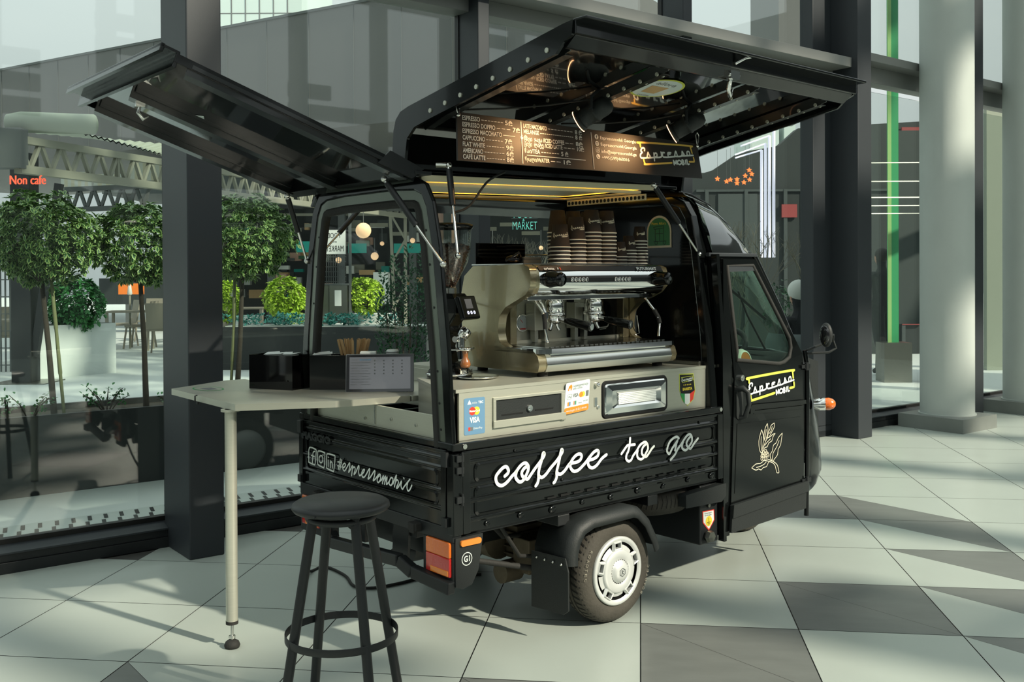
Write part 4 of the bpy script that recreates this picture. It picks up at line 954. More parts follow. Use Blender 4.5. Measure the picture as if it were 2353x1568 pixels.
# stickers on the counter front
m = MB(); st = plane((0, .030, 0), (1, 0, 0), (0, 0, 1))
m.mi(0).prism(rrect(.066, .158, .807, .935, .006), st, .0004, .0012)
m.mi(1); patch(m, [(.080, .913), (.098, .913), (.089, .929)], st, .0016); text(m, 'TBC', st, .128, .914, .012, h=.0016, bold=.0004); text(m, 'თიბისი', st, .101, .914, .010, h=.0016, width=.022)
m.mi(2); patch(m, circle(.102, .889, .0145), st, .0016); m.mi(3); patch(m, circle(.121, .889, .0145), st, .0015)
m.mi(1); text(m, 'MasterCard', st, .089, .886, .010, h=.002, width=.046, bold=.0003); text(m, 'VISA', st, .090, .849, .026, h=.0016, width=.045, bold=.001)
m.mi(4); patch(m, rrect(.084, .104, .821, .834, .002), st, .0016); m.mi(2); patch(m, rrect(.084, .092, .821, .834, .002), st, .0018); m.mi(1); text(m, 'UnionPay', st, .106, .825, .010, h=.0016, width=.040)
tp('payment_sticker', m, ['sticker_blue', 'decal_white', 'red', 'yellow', 'mail_grey'], 0, 'blue sticker with payment card names')
ca = -.05; st2 = plane((.545, .022, .953), (math.cos(ca) , 0, math.sin(ca) * -1 + .02), (.10, 0, .99))
wq, hq = .128, .118
m = MB(); m.mi(0).prism(rrect(0, wq, -hq, 0, .008), st2, -.001, .001)
m.mi(1); m.prism(rrect(0, wq, -hq, -hq + .024, .006), st2, .001, .0014)
m.add([st2(x, y, .0016) for x, y in ((.012, -.030), (.016, -.014), (.022, -.010), (.030, -.008), (.034, -.016), (.031, -.030), (.026, -.030), (.026, -.022), (.019, -.022), (.018, -.030))], [tuple(range(10))], False)
m.mi(2); text(m, 'საქართველოს ბანკი', st2, .040, -.020, .012, h=.0016, width=.078); text(m, 'BANK OF GEORGIA', st2, .040, -.029, .007, h=.0016, width=.048)
text(m, 'VISA', st2, .040, -.058, .019, h=.0016, width=.030, bold=.0005); text(m, 'Pay', st2, .018, -.058, .011, h=.0016)
for pth in (rrect(.010, .034, -.063, -.045, .003),): strokes(m, [[(a, b) for a, b in pth] + [pth[0]]], st2, .0008, 1.0, .0016, 1)
m.mi(1); patch(m, circle(.084, -.053, .0105), st2, .0016); m.mi(3); patch(m, circle(.094, -.053, .0105), st2, .0015)
m.mi(2); patch(m, rrect(.109, .124, -.064, -.042, .001), st2, .0016)
m.mi(4); patch(m, rrect(.014, .030, -.088, -.073, .002), st2, .0016); m.mi(1); patch(m, rrect(.014, .021, -.088, -.073, .002), st2, .0018); patch(m, rrect(.046, .050, -.088, -.073, .001), st2, .0016); m.mi(5); patch(m, rrect(.056, .060, -.088, -.073, .001), st2, .0016); m.mi(4); patch(m, rrect(.051, .055, -.088, -.073, .001), st2, .0016)
m.mi(2); text(m, 'Diners', st2, .072, -.086, .007, h=.0016, width=.018); text(m, 'DISCOVER', st2, .098, -.082, .006, h=.0016, width=.024)
m.mi(0); text(m, 'www.bog.ge | (0 32) 2 444 444', st2, .010, -hq + .008, .011, h=.0018, width=.108)
tp('payment_card', m, ['sticker_white', 'orange', 'mail_grey', 'yellow', 'sticker_blue', 'green'], 0, 'white bank card notice with an orange stripe')
m = MB(); m.mi(0)
sh = [(1.208, .944), (1.302, .940), (1.314, .865), (1.300, .828), (1.262, .804), (1.226, .832), (1.209, .875)]
m.mi(5).prism(sh, st, .0003, .0008); cxs = 1.259; shi = [(cxs + (a - cxs) * .93, .873 + (b - .873) * .94) for a, b in sh]; m.mi(0).prism(shi, st, .0008, .0012)
m.mi(1); patch(m, [(1.214, .862), (1.243, .858), (1.243, .816), (1.228, .834), (1.215, .858)], st, .0016)
m.mi(2); patch(m, [(1.243, .858), (1.277, .856), (1.277, .818), (1.262, .809), (1.243, .816)], st, .0016)
m.mi(3); patch(m, [(1.277, .856), (1.309, .868), (1.298, .830), (1.277, .818)], st, .0016)
m.mi(4); text(m, 'BARISTA', st, 1.230, .872, .016, h=.0016, width=.062, bold=.0006)
for k in range(5): patch(m, circle(1.238 + k * .011, .895, .0032, 6), st, .0016)
m.mi(2); strokes(m, S_logoW, st, .0022, .00022, .0017, 2, (1.224, .906)); m.mi(5); strokes(m, S_logoY, st, .0022, .00022, .0016, 2, (1.224, .906))
tp('barista_badge', m, ['rib_dark', 'green', 'white', 'red', 'yellow', 'logo_yellow'], 0, 'black shield sticker reading BARISTA with an Italian flag')
m = MB().cyl((.712, .030, .937), (.712, .018, .937), .009, n=16).sphere((.712, .018, .937), .009, 14); m.cyl((.722, .030, .848), (.722, .024, .848), .006, n=12); m.box(.702, .716, .026, .030, .852, .886); tp('knob', m, 'chrome')

# portal frames of the kiosk body
prof = [(-.002, .77), (.025, 1.11), (.072, 1.47), (.108, 1.62), (.150, 1.685), (.215, 1.712), (.36, 1.720)]
path = prof + [(1.06 - a, b) for a, b in prof[::-1]]
def portal(x0, x1, off, wd, name, mt, bevel=.006):
    P = [(a, b) for a, b in path]; out, inn = [], []
    for i, (a, b) in enumerate(P):
        p0 = Vector((*P[max(i - 1, 0)], 0)); p1 = Vector((*P[min(i + 1, len(P) - 1)], 0)); d = (p1 - p0).normalized(); nn = Vector((d.y, -d.x, 0))
        out.append((a + nn.x * off, b + nn.y * off)); inn.append((a + nn.x * (off + wd), b + nn.y * (off + wd)))
    m = MB(); n = len(P)
    for x, ps in ((x0, out), (x0, inn), (x1, out), (x1, inn)): m.v += [Vector((x, a, b)) for a, b in ps]
    F = []
    for i in range(n - 1):
        F += [(i, i + 1, n + i + 1, n + i), (2 * n + i, 3 * n + i, 3 * n + i + 1, 2 * n + i + 1), (i, 2 * n + i, 2 * n + i + 1, i + 1), (n + i, n + i + 1, 3 * n + i + 1, 3 * n + i)]
    F += [(0, n, 3 * n, 2 * n), (n - 1, 3 * n - 1, 4 * n - 1, 2 * n - 1)]
    for f in F: m.f.append(list(f)); m.m.append(0); m.sm.append(False)
    return tp(name, m, mt, bevel)
portal(-.004, .012, 0, .048, 'rear_frame', 'black_gloss')
portal(.000, .006, .048, .036, 'frame_strip', 'strip_sheen', .001)
portal(-.008, .022, .082, .030, 'door_seal', 'black_rubber', .008)
portal(1.385, 1.430, 0, .040, 'front_frame', 'black_gloss')
m = MB()
for (a, b) in ((.012, .83), (.020, .92), (.030, 1.03), (.048, 1.25), (.072, 1.40), (.094, 1.52)):
    m.cyl((-.002, 1.06 - a - .062, b), (-.0005, 1.06 - a - .062, b), .004, n=8); m.cyl((-.002, a + .062, b), (-.0005, a + .062, b), .0045, n=8)
tp('screw', m, 'rib_dark')
# roof rails, roof panel, inner ceiling (the roof rises a little to the front)
def tilt(mb, k=.027):
    for v in mb.v: v.z += k * v.x
    return mb
m = MB(); m.box(-.02, 1.46, .30, .36, 1.728, 1.752); m.box(-.02, 1.46, .25, .285, 1.722, 1.738); m.box(0, 1.44, .82, .86, 1.69, 1.715)
tp('roof_rail', tilt(m, .016), 'black_gloss', .003)
m = MB(); m.loft([[Vector((x, y, z)) for y, z in ((.36, 1.756), (.60, 1.752), (.80, 1.738), (.90, 1.71), (.955, 1.65), (.945, 1.645), (.89, 1.70), (.79, 1.727), (.60, 1.741), (.36, 1.745))] for x in (-.01, 1.45)]); tp('roof_panel', m, 'black_gloss')
m = MB().box(.03, 1.30, .225, .245, 1.699, 1.722); m.box(.03, 1.30, .245, .29, 1.712, 1.722); tp('inner_rail', tilt(m), 'cream_panel', .002)
m = MB().box(.06, 1.22, .245, .72, 1.700, 1.706); tp('inner_ceiling', tilt(m), 'cream_panel', .001, 'cream inner ceiling panel glowing yellow at its edges')
m = MB().box(.08, 1.205, .252, .258, 1.6885, 1.6925); m.box(.08, 1.205, .704, .710, 1.6885, 1.6925); m.box(1.196, 1.202, .27, .69, 1.6885, 1.6925); tp('light_strip', tilt(m), 'led_yellow', 0, 'yellow light strip behind the lip of the inner ceiling')
m = MB(); m.box(.06, 1.215, .245, .262, 1.684, 1.6875); m.box(.06, 1.215, .2455, .247, 1.684, 1.6955); m.box(.06, 1.215, .698, .716, 1.684, 1.6875); m.box(.06, 1.215, .698, .7005, 1.684, 1.693); m.box(1.188, 1.215, .262, .698, 1.684, 1.6875); m.box(1.188, 1.190, .262, .698, 1.684, 1.692); tp('ceiling_lip', tilt(m), 'cream_panel')
m = MB(); y0, y1, z0, z1 = .225, .72, 1.654, 1.682; n = 21
m.mi(0).box(1.222, 1.226, y0, y1, z0, z1)
m.mi(1)
for k in range(n): y = y0 + .015 + k * (y1 - y0 - .03) / (n - 1); m.cyl((1.2212, y, z0 + .013), (1.2218, y, z0 + .013), .0082, n=14)
tp('perforated_strip', tilt(m), ['cream_panel', 'rib_dark'], 0, 'cream strip with a row of round holes')
# front bulkhead with the arch sticker
m = MB(); m.prism([(.03, .50), (.03, .95), (.075, 1.47), (.14, 1.66), (.20, 1.71), (.86, 1.71), (.92, 1.66), (.985, 1.47), (1.03, .95), (1.03, .50)], YZ, 1.430, 1.448); tp('bulkhead', m, 'black_gloss', .002)
m = MB(); bf = plane((1.428, 0, 0), (0, -1, 0), (0, 0, 1))
def arch(x0, x1, z0, z1):
    cx = (x0 + x1) / 2; r = (x1 - x0) / 2; return [(x0, z0), (x1, z0)] + [(cx + r * math.cos(PI * k / 16), z1 - r * 1.0 + r * math.sin(PI * k / 16)) for k in range(17)]
m.mi(0).prism(arch(-.402, -.255, 1.485, 1.632), bf, 0, .001); m.mi(1).prism(arch(-.393, -.264, 1.495, 1.622), bf, .001, .0016)
m.mi(2); text(m, 'Piazza Allora', bf, -.372, 1.590, .018, h=.002, width=.085)
m.mi(3)
for pth in ([(-.36, 1.58), (-.30, 1.585), (-.30, 1.575), (-.355, 1.57), (-.36, 1.58)], [(-.35, 1.57), (-.35, 1.515), (-.30, 1.515), (-.30, 1.575)], [(-.345, 1.55), (-.305, 1.55)], [(-.36, 1.515), (-.285, 1.515)], [(-.325, 1.57), (-.325, 1.515)]): strokes(m, [pth], bf, .0022, 1.0, .002, 1)
for cx in (-.345, -.295): strokes(m, [circle(cx, 1.508, .008, 10) + [circle(cx, 1.508, .008, 10)[0]]], bf, .002, 1.0, .002, 1)
tp('arch_sticker', m, ['decal_cream', 'sticker_green', 'yellow', 'rib_dark'], 0, 'green arch-shaped sticker with a cream border')
m = MB(); m.obox((1.415, .09, 1.32), (.012, .02, .17)); m.obox((.055, 1.0, 1.35), (.014, .012, .12)); tp('strut_bracket', m, 'steel')

# gas struts
def strut(a, b, name='gas_strut', k=.55):
    a, b = Vector(a), Vector(b); m = MB(); c_ = a.lerp(b, k); m.mi(0).cyl(a.lerp(b, .05), c_, .0115, n=14); m.mi(1).cyl(c_, b, .005, n=10)
    m.sphere(a, .012, 12); m.sphere(b, .012, 12); m.cyl(a, a.lerp(b, .06), .007, n=8); tp(name, m, ['black_satin', 'chrome_soft'])
strut((-.115, .245, 1.70), (-.008, .045, 1.40)); strut((-.115, .955, 1.688), (-.008, .99, 1.425)); strut((.30, 1.0, 1.70), (.03, 1.0, 1.42))
strut((.10, .155, 1.755), (.07, .065, 1.43), k=.45); strut((1.17, .135, 1.745), (1.40, .075, 1.45))
m = MB().tube([(.10, .155, 1.755), (.085, .175, 1.757), (.07, .19, 1.757)], .009, 8); tp('strut_pin', m, 'chrome_soft')

# rear flap
d1 = Vector((-.85, 0, .285)).normalized(); up1 = Vector((.285, 0, .85)).normalized(); o1 = Vector((-.028, 0, 1.718))
def RF(a, y, h): return o1 + d1 * a + up1 * h + Vector((0, y, 0))
m = MB(); L = .905; ya, yb = .175, 1.045
m.prism([(0, ya), (L, ya), (L, yb), (0, yb)], lambda a, b, h: RF(a, b, h), .0, .008)
rf = tp('rear_flap', m, 'flap_gloss', .001, 'raised rear flap seen from below')
m = MB()
for y in (ya, (ya + yb) / 2 + .03, yb - .05):
    m.prism([(.03, y), (L - .045, y), (L - .06, y + .05), (.03, y + .05)], lambda a, b, h: RF(a, b, h), -.034, .0)
    m.prism([(.03, y - .008), (L - .055, y - .008), (L - .055, y + .004), (.03, y + .004)], lambda a, b, h: RF(a, b, h), -.012, .0)
obj('flap_rib', m, 'black_paint', rf, .002)
m = MB(); m.prism([(L - .01, ya - .006), (L + .05, ya - .006), (L + .05, yb + .006), (L - .01, yb + .006)], lambda a, b, h: RF(a, b, h), .012, .020)
m.prism([(L - .012, ya - .004), (L, ya - .004), (L, yb + .004), (L - .012, yb + .004)], lambda a, b, h: RF(a, b, h), -.030, .016)
m.prism([(L + .038, ya - .006), (L + .05, ya - .006), (L + .05, yb + .006), (L + .038, yb + .006)], lambda a, b, h: RF(a, b, h), -.002, .022)
m.prism([(0, ya - .006), (L, ya - .006), (L, ya + .002), (0, ya + .002)], lambda a, b, h: RF(a, b, h), -.014, .012); m.prism([(0, yb - .002), (L, yb - .002), (L, yb + .008), (0, yb + .008)], lambda a, b, h: RF(a, b, h), -.014, .012)
m.prism([(-.0, ya), (.05, ya), (.05, yb), (0, yb)], lambda a, b, h: RF(a, b, h), -.030, 0)
obj('flap_edge', m, 'black_gloss', rf, .002)
m = MB(); ff = lambda a, b, h=0: RF(.62 - b, .80 - a, -.0015 - h)
m.mi(0); patch(m, [(0, 0), (.10, -.055), (.20, 0), (.10, .055)], ff, 0); m.mi(1); patch(m, [(.05, 0), (.08, -.03), (.12, -.01), (.15, .0), (.12, .03), (.08, .02)], ff, .0006)
obj('flap_sticker', m, ['sticker_white', 'mail_grey'], rf, label='pale diamond sticker on the underside of the flap')
m = MB(); c_ = RF(L - .09, (ya + yb) / 2 + .055, -.03); m.obox(c_, (.03, .012, .03)); m.tube([c_ + Vector((0, 0, -.01)), c_ + Vector((-.006, 0, -.035)), c_ + Vector((.010, 0, -.055)), c_ + Vector((.028, 0, -.045))], [.004, .007, .008, .003], 8)
obj('hook', m, 'chrome_soft', rf)
m = MB().prism([(-.05, 1.70), (.0, 1.735), (-.14, 1.79), (-.19, 1.745)], XZ, .165, .175); m.box(-.04, .03, .16, 1.06, 1.715, 1.728); obj('hinge', m, 'black_satin', rf, .002)

# side canopy (lifted side wall and half roof)
cp = [(.345, 1.735), (.330, 1.885), (.315, 1.925), (.285, 1.950), (.235, 1.963), (-.560, 2.098), (-.605, 2.103)]
cin = [(.325, 1.737), (.312, 1.880), (.300, 1.915), (.275, 1.935), (.232, 1.947), (-.560, 2.080), (-.600, 2.085)]
CX0, CX1 = -.012, 1.512
m = MB(); n = len(cp); m.loft([[Vector((x, a, b)) for a, b in cp + cin[::-1]] for x in (CX0, CX1)], smooth=False)
ca_ = tp('canopy', m, 'flap_gloss', 0, 'raised side canopy with riveted ribs')
def edge_plate(x0, x1, d):
    lo = [(.330, 1.735), (.265, 1.745), (.245, 1.850), (.200, 1.885), (.10, 1.905), (-.53, 2.015), (-.565, 2.045), (-.600, 2.060)]
    return MB().prism(cp + lo[::-1], YZ, x0, x1)
m = edge_plate(CX0 - .006, CX0 + .006, 0); m2 = edge_plate(CX1 - .006, CX1 + .006, 0); b_ = len(m.v); m.v += m2.v; m.f += [[i + b_ for i in f] for f in m2.f]; m.m += m2.m; m.sm += m2.sm
m.box(CX0, CX1, -.612, -.600, 2.062, 2.106); m.box(CX0, CX1, -.655, -.60, 2.098, 2.108)
m.prism([(-.60, 2.085), (-.60, 2.062), (-.560, 2.030), (-.545, 2.032), (-.545, 2.078)], YZ, CX0 + .01, CX1 - .01)
obj('canopy_edge', m, 'black_gloss', ca_, .003)
m = MB()
def rib(x, w=.035):
    m.prism([(.26, 1.935), (-.55, 2.075), (-.52, 2.035), (.10, 1.925), (.23, 1.885)], YZ, x, x + .005); m.prism([(.22, 1.900), (.10, 1.928), (-.50, 2.032), (-.50, 2.028), (.10, 1.923), (.22, 1.893)], YZ, x, x + w)
for x in (.05, .50, 1.0, 1.44): rib(x)
obj('canopy_rib', m, 'black_paint', ca_, .001)
m = MB()
for x in (-.004, .497, .528, .997, 1.028, 1.437, 1.47):
    for k in range(9):
        y = .12 - k * .075; z = 1.935 - .17 * (y - .20); m.cyl((x - .004, y, z - .022), (x - .008 if x < 0.1 or True else x, y, z - .022), .007, n=10)
obj('canopy_rivet', m, 'steel', ca_)
m = MB()
for k in range(8): m.cyl((CX0 - .006, .10 - k * .085, 1.935 + k * .0146 - .005), (CX0 - .010, .10 - k * .085, 1.935 + k * .0146 - .005), .008, n=12); m.cyl((CX0 + .006, .10 - k * .085, 1.935 + k * .0146 - .005), (CX0 + .010, .10 - k * .085, 1.935 + k * .0146 - .005), .008, n=12)
obj('edge_rivet', m, 'steel', ca_)
m = MB(); c_ = Vector((.765, -.585, 2.055)); m.obox(c_, (.05, .02, .05)); m.tube([c_ + Vector((-.03, -.03, .02)), c_ + Vector((0, -.05, .04)), c_ + Vector((.04, -.05, .05))], .006, 8); m.tube([c_ + Vector((0, .01, -.02)), c_ + Vector((0, .02, -.06)), c_ + Vector((.02, .03, -.075)), c_ + Vector((.035, .03, -.05))], [.008, .008, .008, .005], 8); m.cyl(c_ + Vector((-.03, 0, -.01)), c_ + Vector((.03, 0, -.01)), .008, n=10)
obj('hook', m, 'chrome', ca_)
uf = lambda a, b, h=0: Vector((.70 + a, -.30 - b, 1.947 + .17 * (.235 + .30 + b) * .985 - .004 - h))
m = MB(); m.mi(0); patch(m, circle(0, 0, .110, 40, .090), uf, 0); m.mi(1); patch(m, circle(0, 0, .101, 40, .081), uf, .0006); m.mi(2); text(m, 'allora', uf, -.05, .035, .04, h=.0012, width=.10)
m.mi(3); patch(m, [(-.04, -.045), (.03, -.045), (.04, .02), (-.05, .02)], uf, .0012); m.mi(2); text(m, 'cucina', uf, -.03, -.075, .02, h=.0012, width=.06)
obj('canopy_sticker', m, ['logo_yellow', 'sticker_white', 'mail_grey', 'wood_light'], ca_, label='oval cup sticker with a yellow-green border')
m = MB(); m.tube([(.10, .10, 1.945), (.25, .02, 1.955), (.38, -.06, 1.97), (.50, -.17, 1.99)], .0035, 6); m.tube([(.60, .10, 1.945), (.78, .02, 1.955), (.92, -.06, 1.97), (1.0, -.16, 1.99)], .0035, 6)
obj('wiring', m, 'black_rubber', ca_)
# ---------------------------------------------------------------- cab
W = 1.06
def lerp(a, b, t): return a + (b - a) * t
def interp(tab, x):
    if x <= tab[0][0]: return tab[0][1]
    for (a, p), (b, q) in zip(tab, tab[1:]):
        if x <= b: return lerp(p, q, (x - a) / (b - a))
    return tab[-1][1]
belt = [(1.46, .96), (1.95, .955), (2.08, .945), (2.20, .93), (2.36, .92), (2.52, .90)]
insb = [(1.46, .0), (2.06, .0), (2.12, .012), (2.18, .04), (2.24, .09), (2.32, .17), (2.40, .28), (2.46, .39), (2.50, .50)]        # inset of the side at belt height
insl = [(1.46, .0), (2.20, .0), (2.24, .006), (2.29, .03), (2.34, .075), (2.39, .14), (2.44, .23), (2.48, .33), (2.52, .50)]
botz = [(1.46, .25), (2.05, .26), (2.14, .30), (2.30, .36), (2.52, .42)]
rings = []
for x in (2.078, 2.12, 2.16, 2.20, 2.24, 2.28, 2.32, 2.36, 2.40, 2.44, 2.48, 2.52):
    zb, zt, ib, il = interp(botz, x), interp(belt, x), interp(insb, x), interp(insl, x); r = []
    for t in (0, .12, .3, .5, .7, .85, 1.0):
        z = lerp(zb, zt, t); bulge = -.012 * math.sin(PI * t) * (1 if x > 2.1 else .3); ins = lerp(il, ib, t) + bulge + (.03 * (1 - t / .12) if t < .12 else 0)
        r.append(Vector((x + .02 * math.sin(PI * t), ins, z)))
    l = [Vector((p.x, W - p.y, p.z)) for p in r[::-1]]
    rings.append(r + l)
m = MB(); m.loft(rings, closed=False, caps=False)
tp('cab_nose', m, 'black_gloss')
m = MB(); top = [[Vector((x, interp(insb, x), interp(belt, x))), Vector((x + .01, .53, interp(belt, x) + .04)), Vector((x, W - interp(insb, x), interp(belt, x)))] for x in (2.062, 2.14, 2.22, 2.32, 2.44, 2.52)]
m.loft(top, closed=False, caps=False); tp('cowl', m, 'black_gloss')
# cab side skin left, rear wall, floor, dashboard
tp('cab_side', MB().box(1.46, 2.08, W - .02, W, .25, .95), 'black_gloss', .004, 'left side of the cab')
tp('cab_floor', MB().box(1.46, 2.08, .04, W - .04, .27, .31), 'black_satin')
tp('cab_rear_wall', MB().prism([(.01, .25), (.01, .95), (.045, 1.44), (.13, 1.66), (.21, 1.73), (.53, 1.775), (.85, 1.73), (.93, 1.66), (1.015, 1.44), (1.05, .95), (1.05, .25)], YZ, 1.452, 1.462), 'black_gloss', .002)
m = MB().prism([(2.02, .60), (2.30, .60), (2.30, .93), (2.10, .985), (2.02, .93)], XZ, .06, 1.0); tp('dashboard', m, 'black_plastic', .01)
m = MB(); c_ = Vector((1.86, .36, .985)); ax = Vector((-.62, 0, .78)); m.mi(0).ring(c_, .165, .014, ax, 36, 8); m.cyl(c_, c_ - ax * .22, .025, n=12)
for a in (0.4, 2.5, 4.6):
    q = Vector((0, 0, 1)).rotation_difference(ax.normalized()); m.cyl(c_ - ax * .03, c_ + q @ Vector((.16 * math.cos(a), .16 * math.sin(a), 0)), .013, n=8)
m.sphere(c_ - ax * .02, .04, 12); tp('steering_wheel', m, 'black_plastic')
m = MB(); m.box(1.50, 1.85, .12, .95, .45, .56); m.box(1.48, 1.55, .12, .95, .56, .95); tp('seat', m, 'black_plastic', .02)
m = MB(); m.mi(0).lathe([(.05, 0), (.052, .012), (.042, .03), (.035, .032)], (1.63, .03, .975), (0, -1, .2), 24); m.mi(1).lathe([(.035, .03), (0, .028)], (1.63, .03, .975), (0, -1, .2), 24); tp('inner_speaker', m, ['cloth_white', 'wood_handle'], 0, 'white ringed round fitting seen through the door window')
# rear side strip of the cab (behind the door)
m = MB(); m.prism([(1.462, .22), (1.500, .22), (1.525, .90), (1.482, 1.43), (1.462, 1.43)], XZ, -.006, .03); m.prism([(1.455, .20), (1.475, .20), (1.475, 1.0), (1.43, 1.45), (1.41, 1.45), (1.452, 1.0)], XZ, -.010, .02); tp('cab_side', m, 'black_gloss', .003, 'strip between the kiosk box and the door')
# door with window
def yin(z): return 0.0 if z < .95 else (z - .95) * .07
m = MB(); dz0, dz1 = .255, 1.435
outer = [(1.500, .32), (1.53, .90), (1.515, 1.10), (1.490, 1.425), (1.735, 1.430), (2.055, .985), (2.068, .90), (2.060, .32)]
win = [(1.545, .985), (1.552, 1.02), (1.520, 1.400), (1.705, 1.402), (1.955, 1.065), (1.962, 1.02), (1.945, .975), (1.90, .955), (1.86, .950)]
low = [(1.500, .32), (1.53, .90), (1.545, .985), (1.86, .950), (1.90, .955), (1.945, .975), (1.962, 1.02), (2.055, .985), (2.068, .90), (2.060, .32)]
D = lambda a, b, h: Vector((a, yin(b) - .008 - h, b))
m.prism(low, D, 0, .006)
m.prism([(1.53, .90), (1.515, 1.10), (1.490, 1.425), (1.520, 1.400), (1.552, 1.02), (1.545, .985)], D, 0, .006)
m.prism([(1.490, 1.425), (1.735, 1.430), (1.705, 1.402), (1.520, 1.400)], D, 0, .006)
m.prism([(1.735, 1.430), (2.055, .985), (1.962, 1.02), (1.955, 1.065), (1.705, 1.402)], D, 0, .006)
door = tp('door', m, 'black_gloss', .002, 'right cab door')
m = MB(); m.tube([D(a, b, .006) for a, b in win] , .009, 8, closed=True); obj('window_seal', m, 'black_rubber', door)
m = MB().prism(win, D, -.004, -.001); obj('door_window', m, 'cab_glass', door)
m = MB().prism([(1.522, 1.372), (1.520, 1.398), (1.700, 1.398), (1.715, 1.378)], D, .003, .010); obj('window_rail', m, 'frame_grey', door, .001)
m = MB(); m.prism([(1.525, .40), (1.545, .705), (2.035, .690), (2.035, .385)], D, .005, .008); obj('door_panel', m, 'black_gloss', door, .003)
m = MB(); m.prism([(1.625, .742), (1.625, .772), (1.64, .782), (2.06, .768), (2.06, .750), (1.66, .758), (1.645, .742)], D, .006, .020); m.prism([(1.66, .738), (1.66, .752), (2.05, .742), (2.05, .728)], D, .006, .012); obj('moulding', m, 'black_gloss', door, .005)
m = MB().prism([(1.487, .235), (1.497, .355), (2.066, .382), (2.060, .255)], D, .006, .018); m.prism([(1.490, .300), (1.497, .357), (2.068, .385), (2.064, .335)], D, .016, .026); obj('lower_skirt', m, 'black_plastic', door, .004)
m = MB(); m.tube([D(1.552, .855, .006), D(1.556, .862, .03), D(1.572, .845, .045), D(1.580, .790, .045), D(1.570, .735, .03), D(1.560, .728, .006)], [.012, .014, .011, .010, .012, .010], 10); m.prism(rrect(1.538, 1.585, .722, .868, .02), D, .005, .010); obj('handle', m, 'black_plastic', door)
m = MB(); m.cyl(D(1.572, .905, .004), D(1.572, .905, .018), .014, n=18); m.cyl(D(1.572, .905, .018), D(1.572, .905, .021), .007, n=12); obj('lock', m, 'chrome_soft', door)
m = MB()
for z in (.925, .385): m.cyl(D(2.075, z - .018, .012), D(2.075, z + .018, .012), .010, n=10); m.obox(D(2.085, z, .008), (.05, .012, .022)); m.obox(D(2.05, z, .008), (.03, .012, .016))
obj('hinge', m, 'black_satin', door)
# door graphics
dfn = plane((0, -.0165, 0), (1, 0, 0), (0, 0, 1)); ox, oz = 1.630, .800
m = MB(); m.mi(0); strokes(m, S_logoW, dfn, .0075, .00104, .001, 3, (ox, oz)); m.mi(1); strokes(m, S_logoY, dfn, .0115, .00104, .0008, 3, (ox, oz))
obj('lettering', m, ['decal_white', 'logo_yellow'], door, label='white Espresso MOBIL lettering in a yellow-green frame')
m = MB(); strokes(m, S_plant, dfn, .0034, .001, .001, 2)
for px, py in S_berry: c0 = circle(px / 1000, py / 1000, .0085, 10); strokes(m, [c0 + [c0[0]]], dfn, .0024, 1.0, .0012, 1)
obj('plant_drawing', m, 'decal_cream', door, label='cream line drawing of a coffee branch')
# black hinge post in front of the door and small front side pane
m = MB(); m.tube([(2.083, -.012, .215), (2.088, -.014, .60), (2.092, -.012, .93), (2.085, -.004, 1.0)], .0115, 8); tp('door_post', m, 'black_gloss')
# drip rail, roof dome, pillars, windscreen
m = MB().box(1.40, 1.745, .020, .040, 1.440, 1.456); tp('drip_rail', m, 'frame_grey', .003)
def sec(x, pts):
    r = [Vector((x + dx, y, z)) for y, z, dx in pts]; return r + [Vector((p.x, W - p.y, p.z)) for p in r[::-1][1:]]
dome = [sec(1.452, [(.042, 1.448, 0), (.060, 1.54, 0), (.098, 1.63, 0), (.150, 1.700, 0), (.30, 1.755, 0), (.53, 1.780, 0)]),
        sec(1.56, [(.040, 1.448, 0), (.062, 1.53, .01), (.105, 1.615, .01), (.165, 1.680, .01), (.30, 1.740, .01), (.53, 1.768, .01)]),
        sec(1.65, [(.040, 1.448, 0), (.066, 1.51, .015), (.115, 1.58, .02), (.180, 1.640, .03), (.30, 1.705, .04), (.53, 1.742, .05)]),
        sec(1.715, [(.042, 1.448, 0), (.075, 1.485, .02), (.130, 1.535, .04), (.195, 1.590, .06), (.31, 1.655, .09), (.53, 1.700, .11)]),
        sec(1.745, [(.048, 1.444, 0), (.085, 1.455, .03), (.145, 1.475, .07), (.21, 1.505, .12), (.32, 1.545, .18), (.53, 1.575, .22)])]
m = MB(); m.loft(dome, closed=False, caps=False); tp('cab_roof', m, 'flap_gloss')
m = MB()
for s_, yy in ((1, lambda y: y), (-1, lambda y: W - y)):
    m.prism([(.035, 1.425), (.035, 1.45), (.060, 1.455), (.060, 1.425)], lambda a, b, h: Vector((h, yy(a), b)), 1.44, 1.75)
tp('roof_edge', m, 'black_gloss')
m = MB()
for k in range(3): y = .30 + k * .23; m.tube([(1.47, y, 1.752 + (.02 if k == 1 else 0)), (1.62, y, 1.735 + (.02 if k == 1 else 0)), (1.76, y, 1.690 + (.02 if k == 1 else 0))], .006, 6)
tp('roof_bead', m, 'black_gloss')
hdr = dome[-1]; base_ = [Vector((2.075, .020, .955)), Vector((2.12, .06, .955)), Vector((2.18, .13, .96)), Vector((2.22, .21, .965)), Vector((2.27, .32, .97)), Vector((2.31, .53, .975))]; base_ = base_ + [Vector((p.x, W - p.y, p.z)) for p in base_[::-1][1:]]
m = MB(); m.loft([hdr, [a.lerp(b, .5) + Vector((.015, 0, .01)) for a, b in zip(hdr, base_)], base_], closed=False, caps=False); tp('windscreen', m, 'cab_glass')
m = MB()
for yy in (lambda v: v, lambda v: Vector((v.x, W - v.y, v.z))):
    m.tube([yy(hdr[0] + Vector((0, -.004, 0))), yy(hdr[0].lerp(base_[0], .5) + Vector((.004, -.006, .004))), yy(base_[0])], .019, 10)
m.tube(hdr, .011, 8); m.tube(base_, .012, 8); tp('windscreen_frame', m, 'black_gloss')
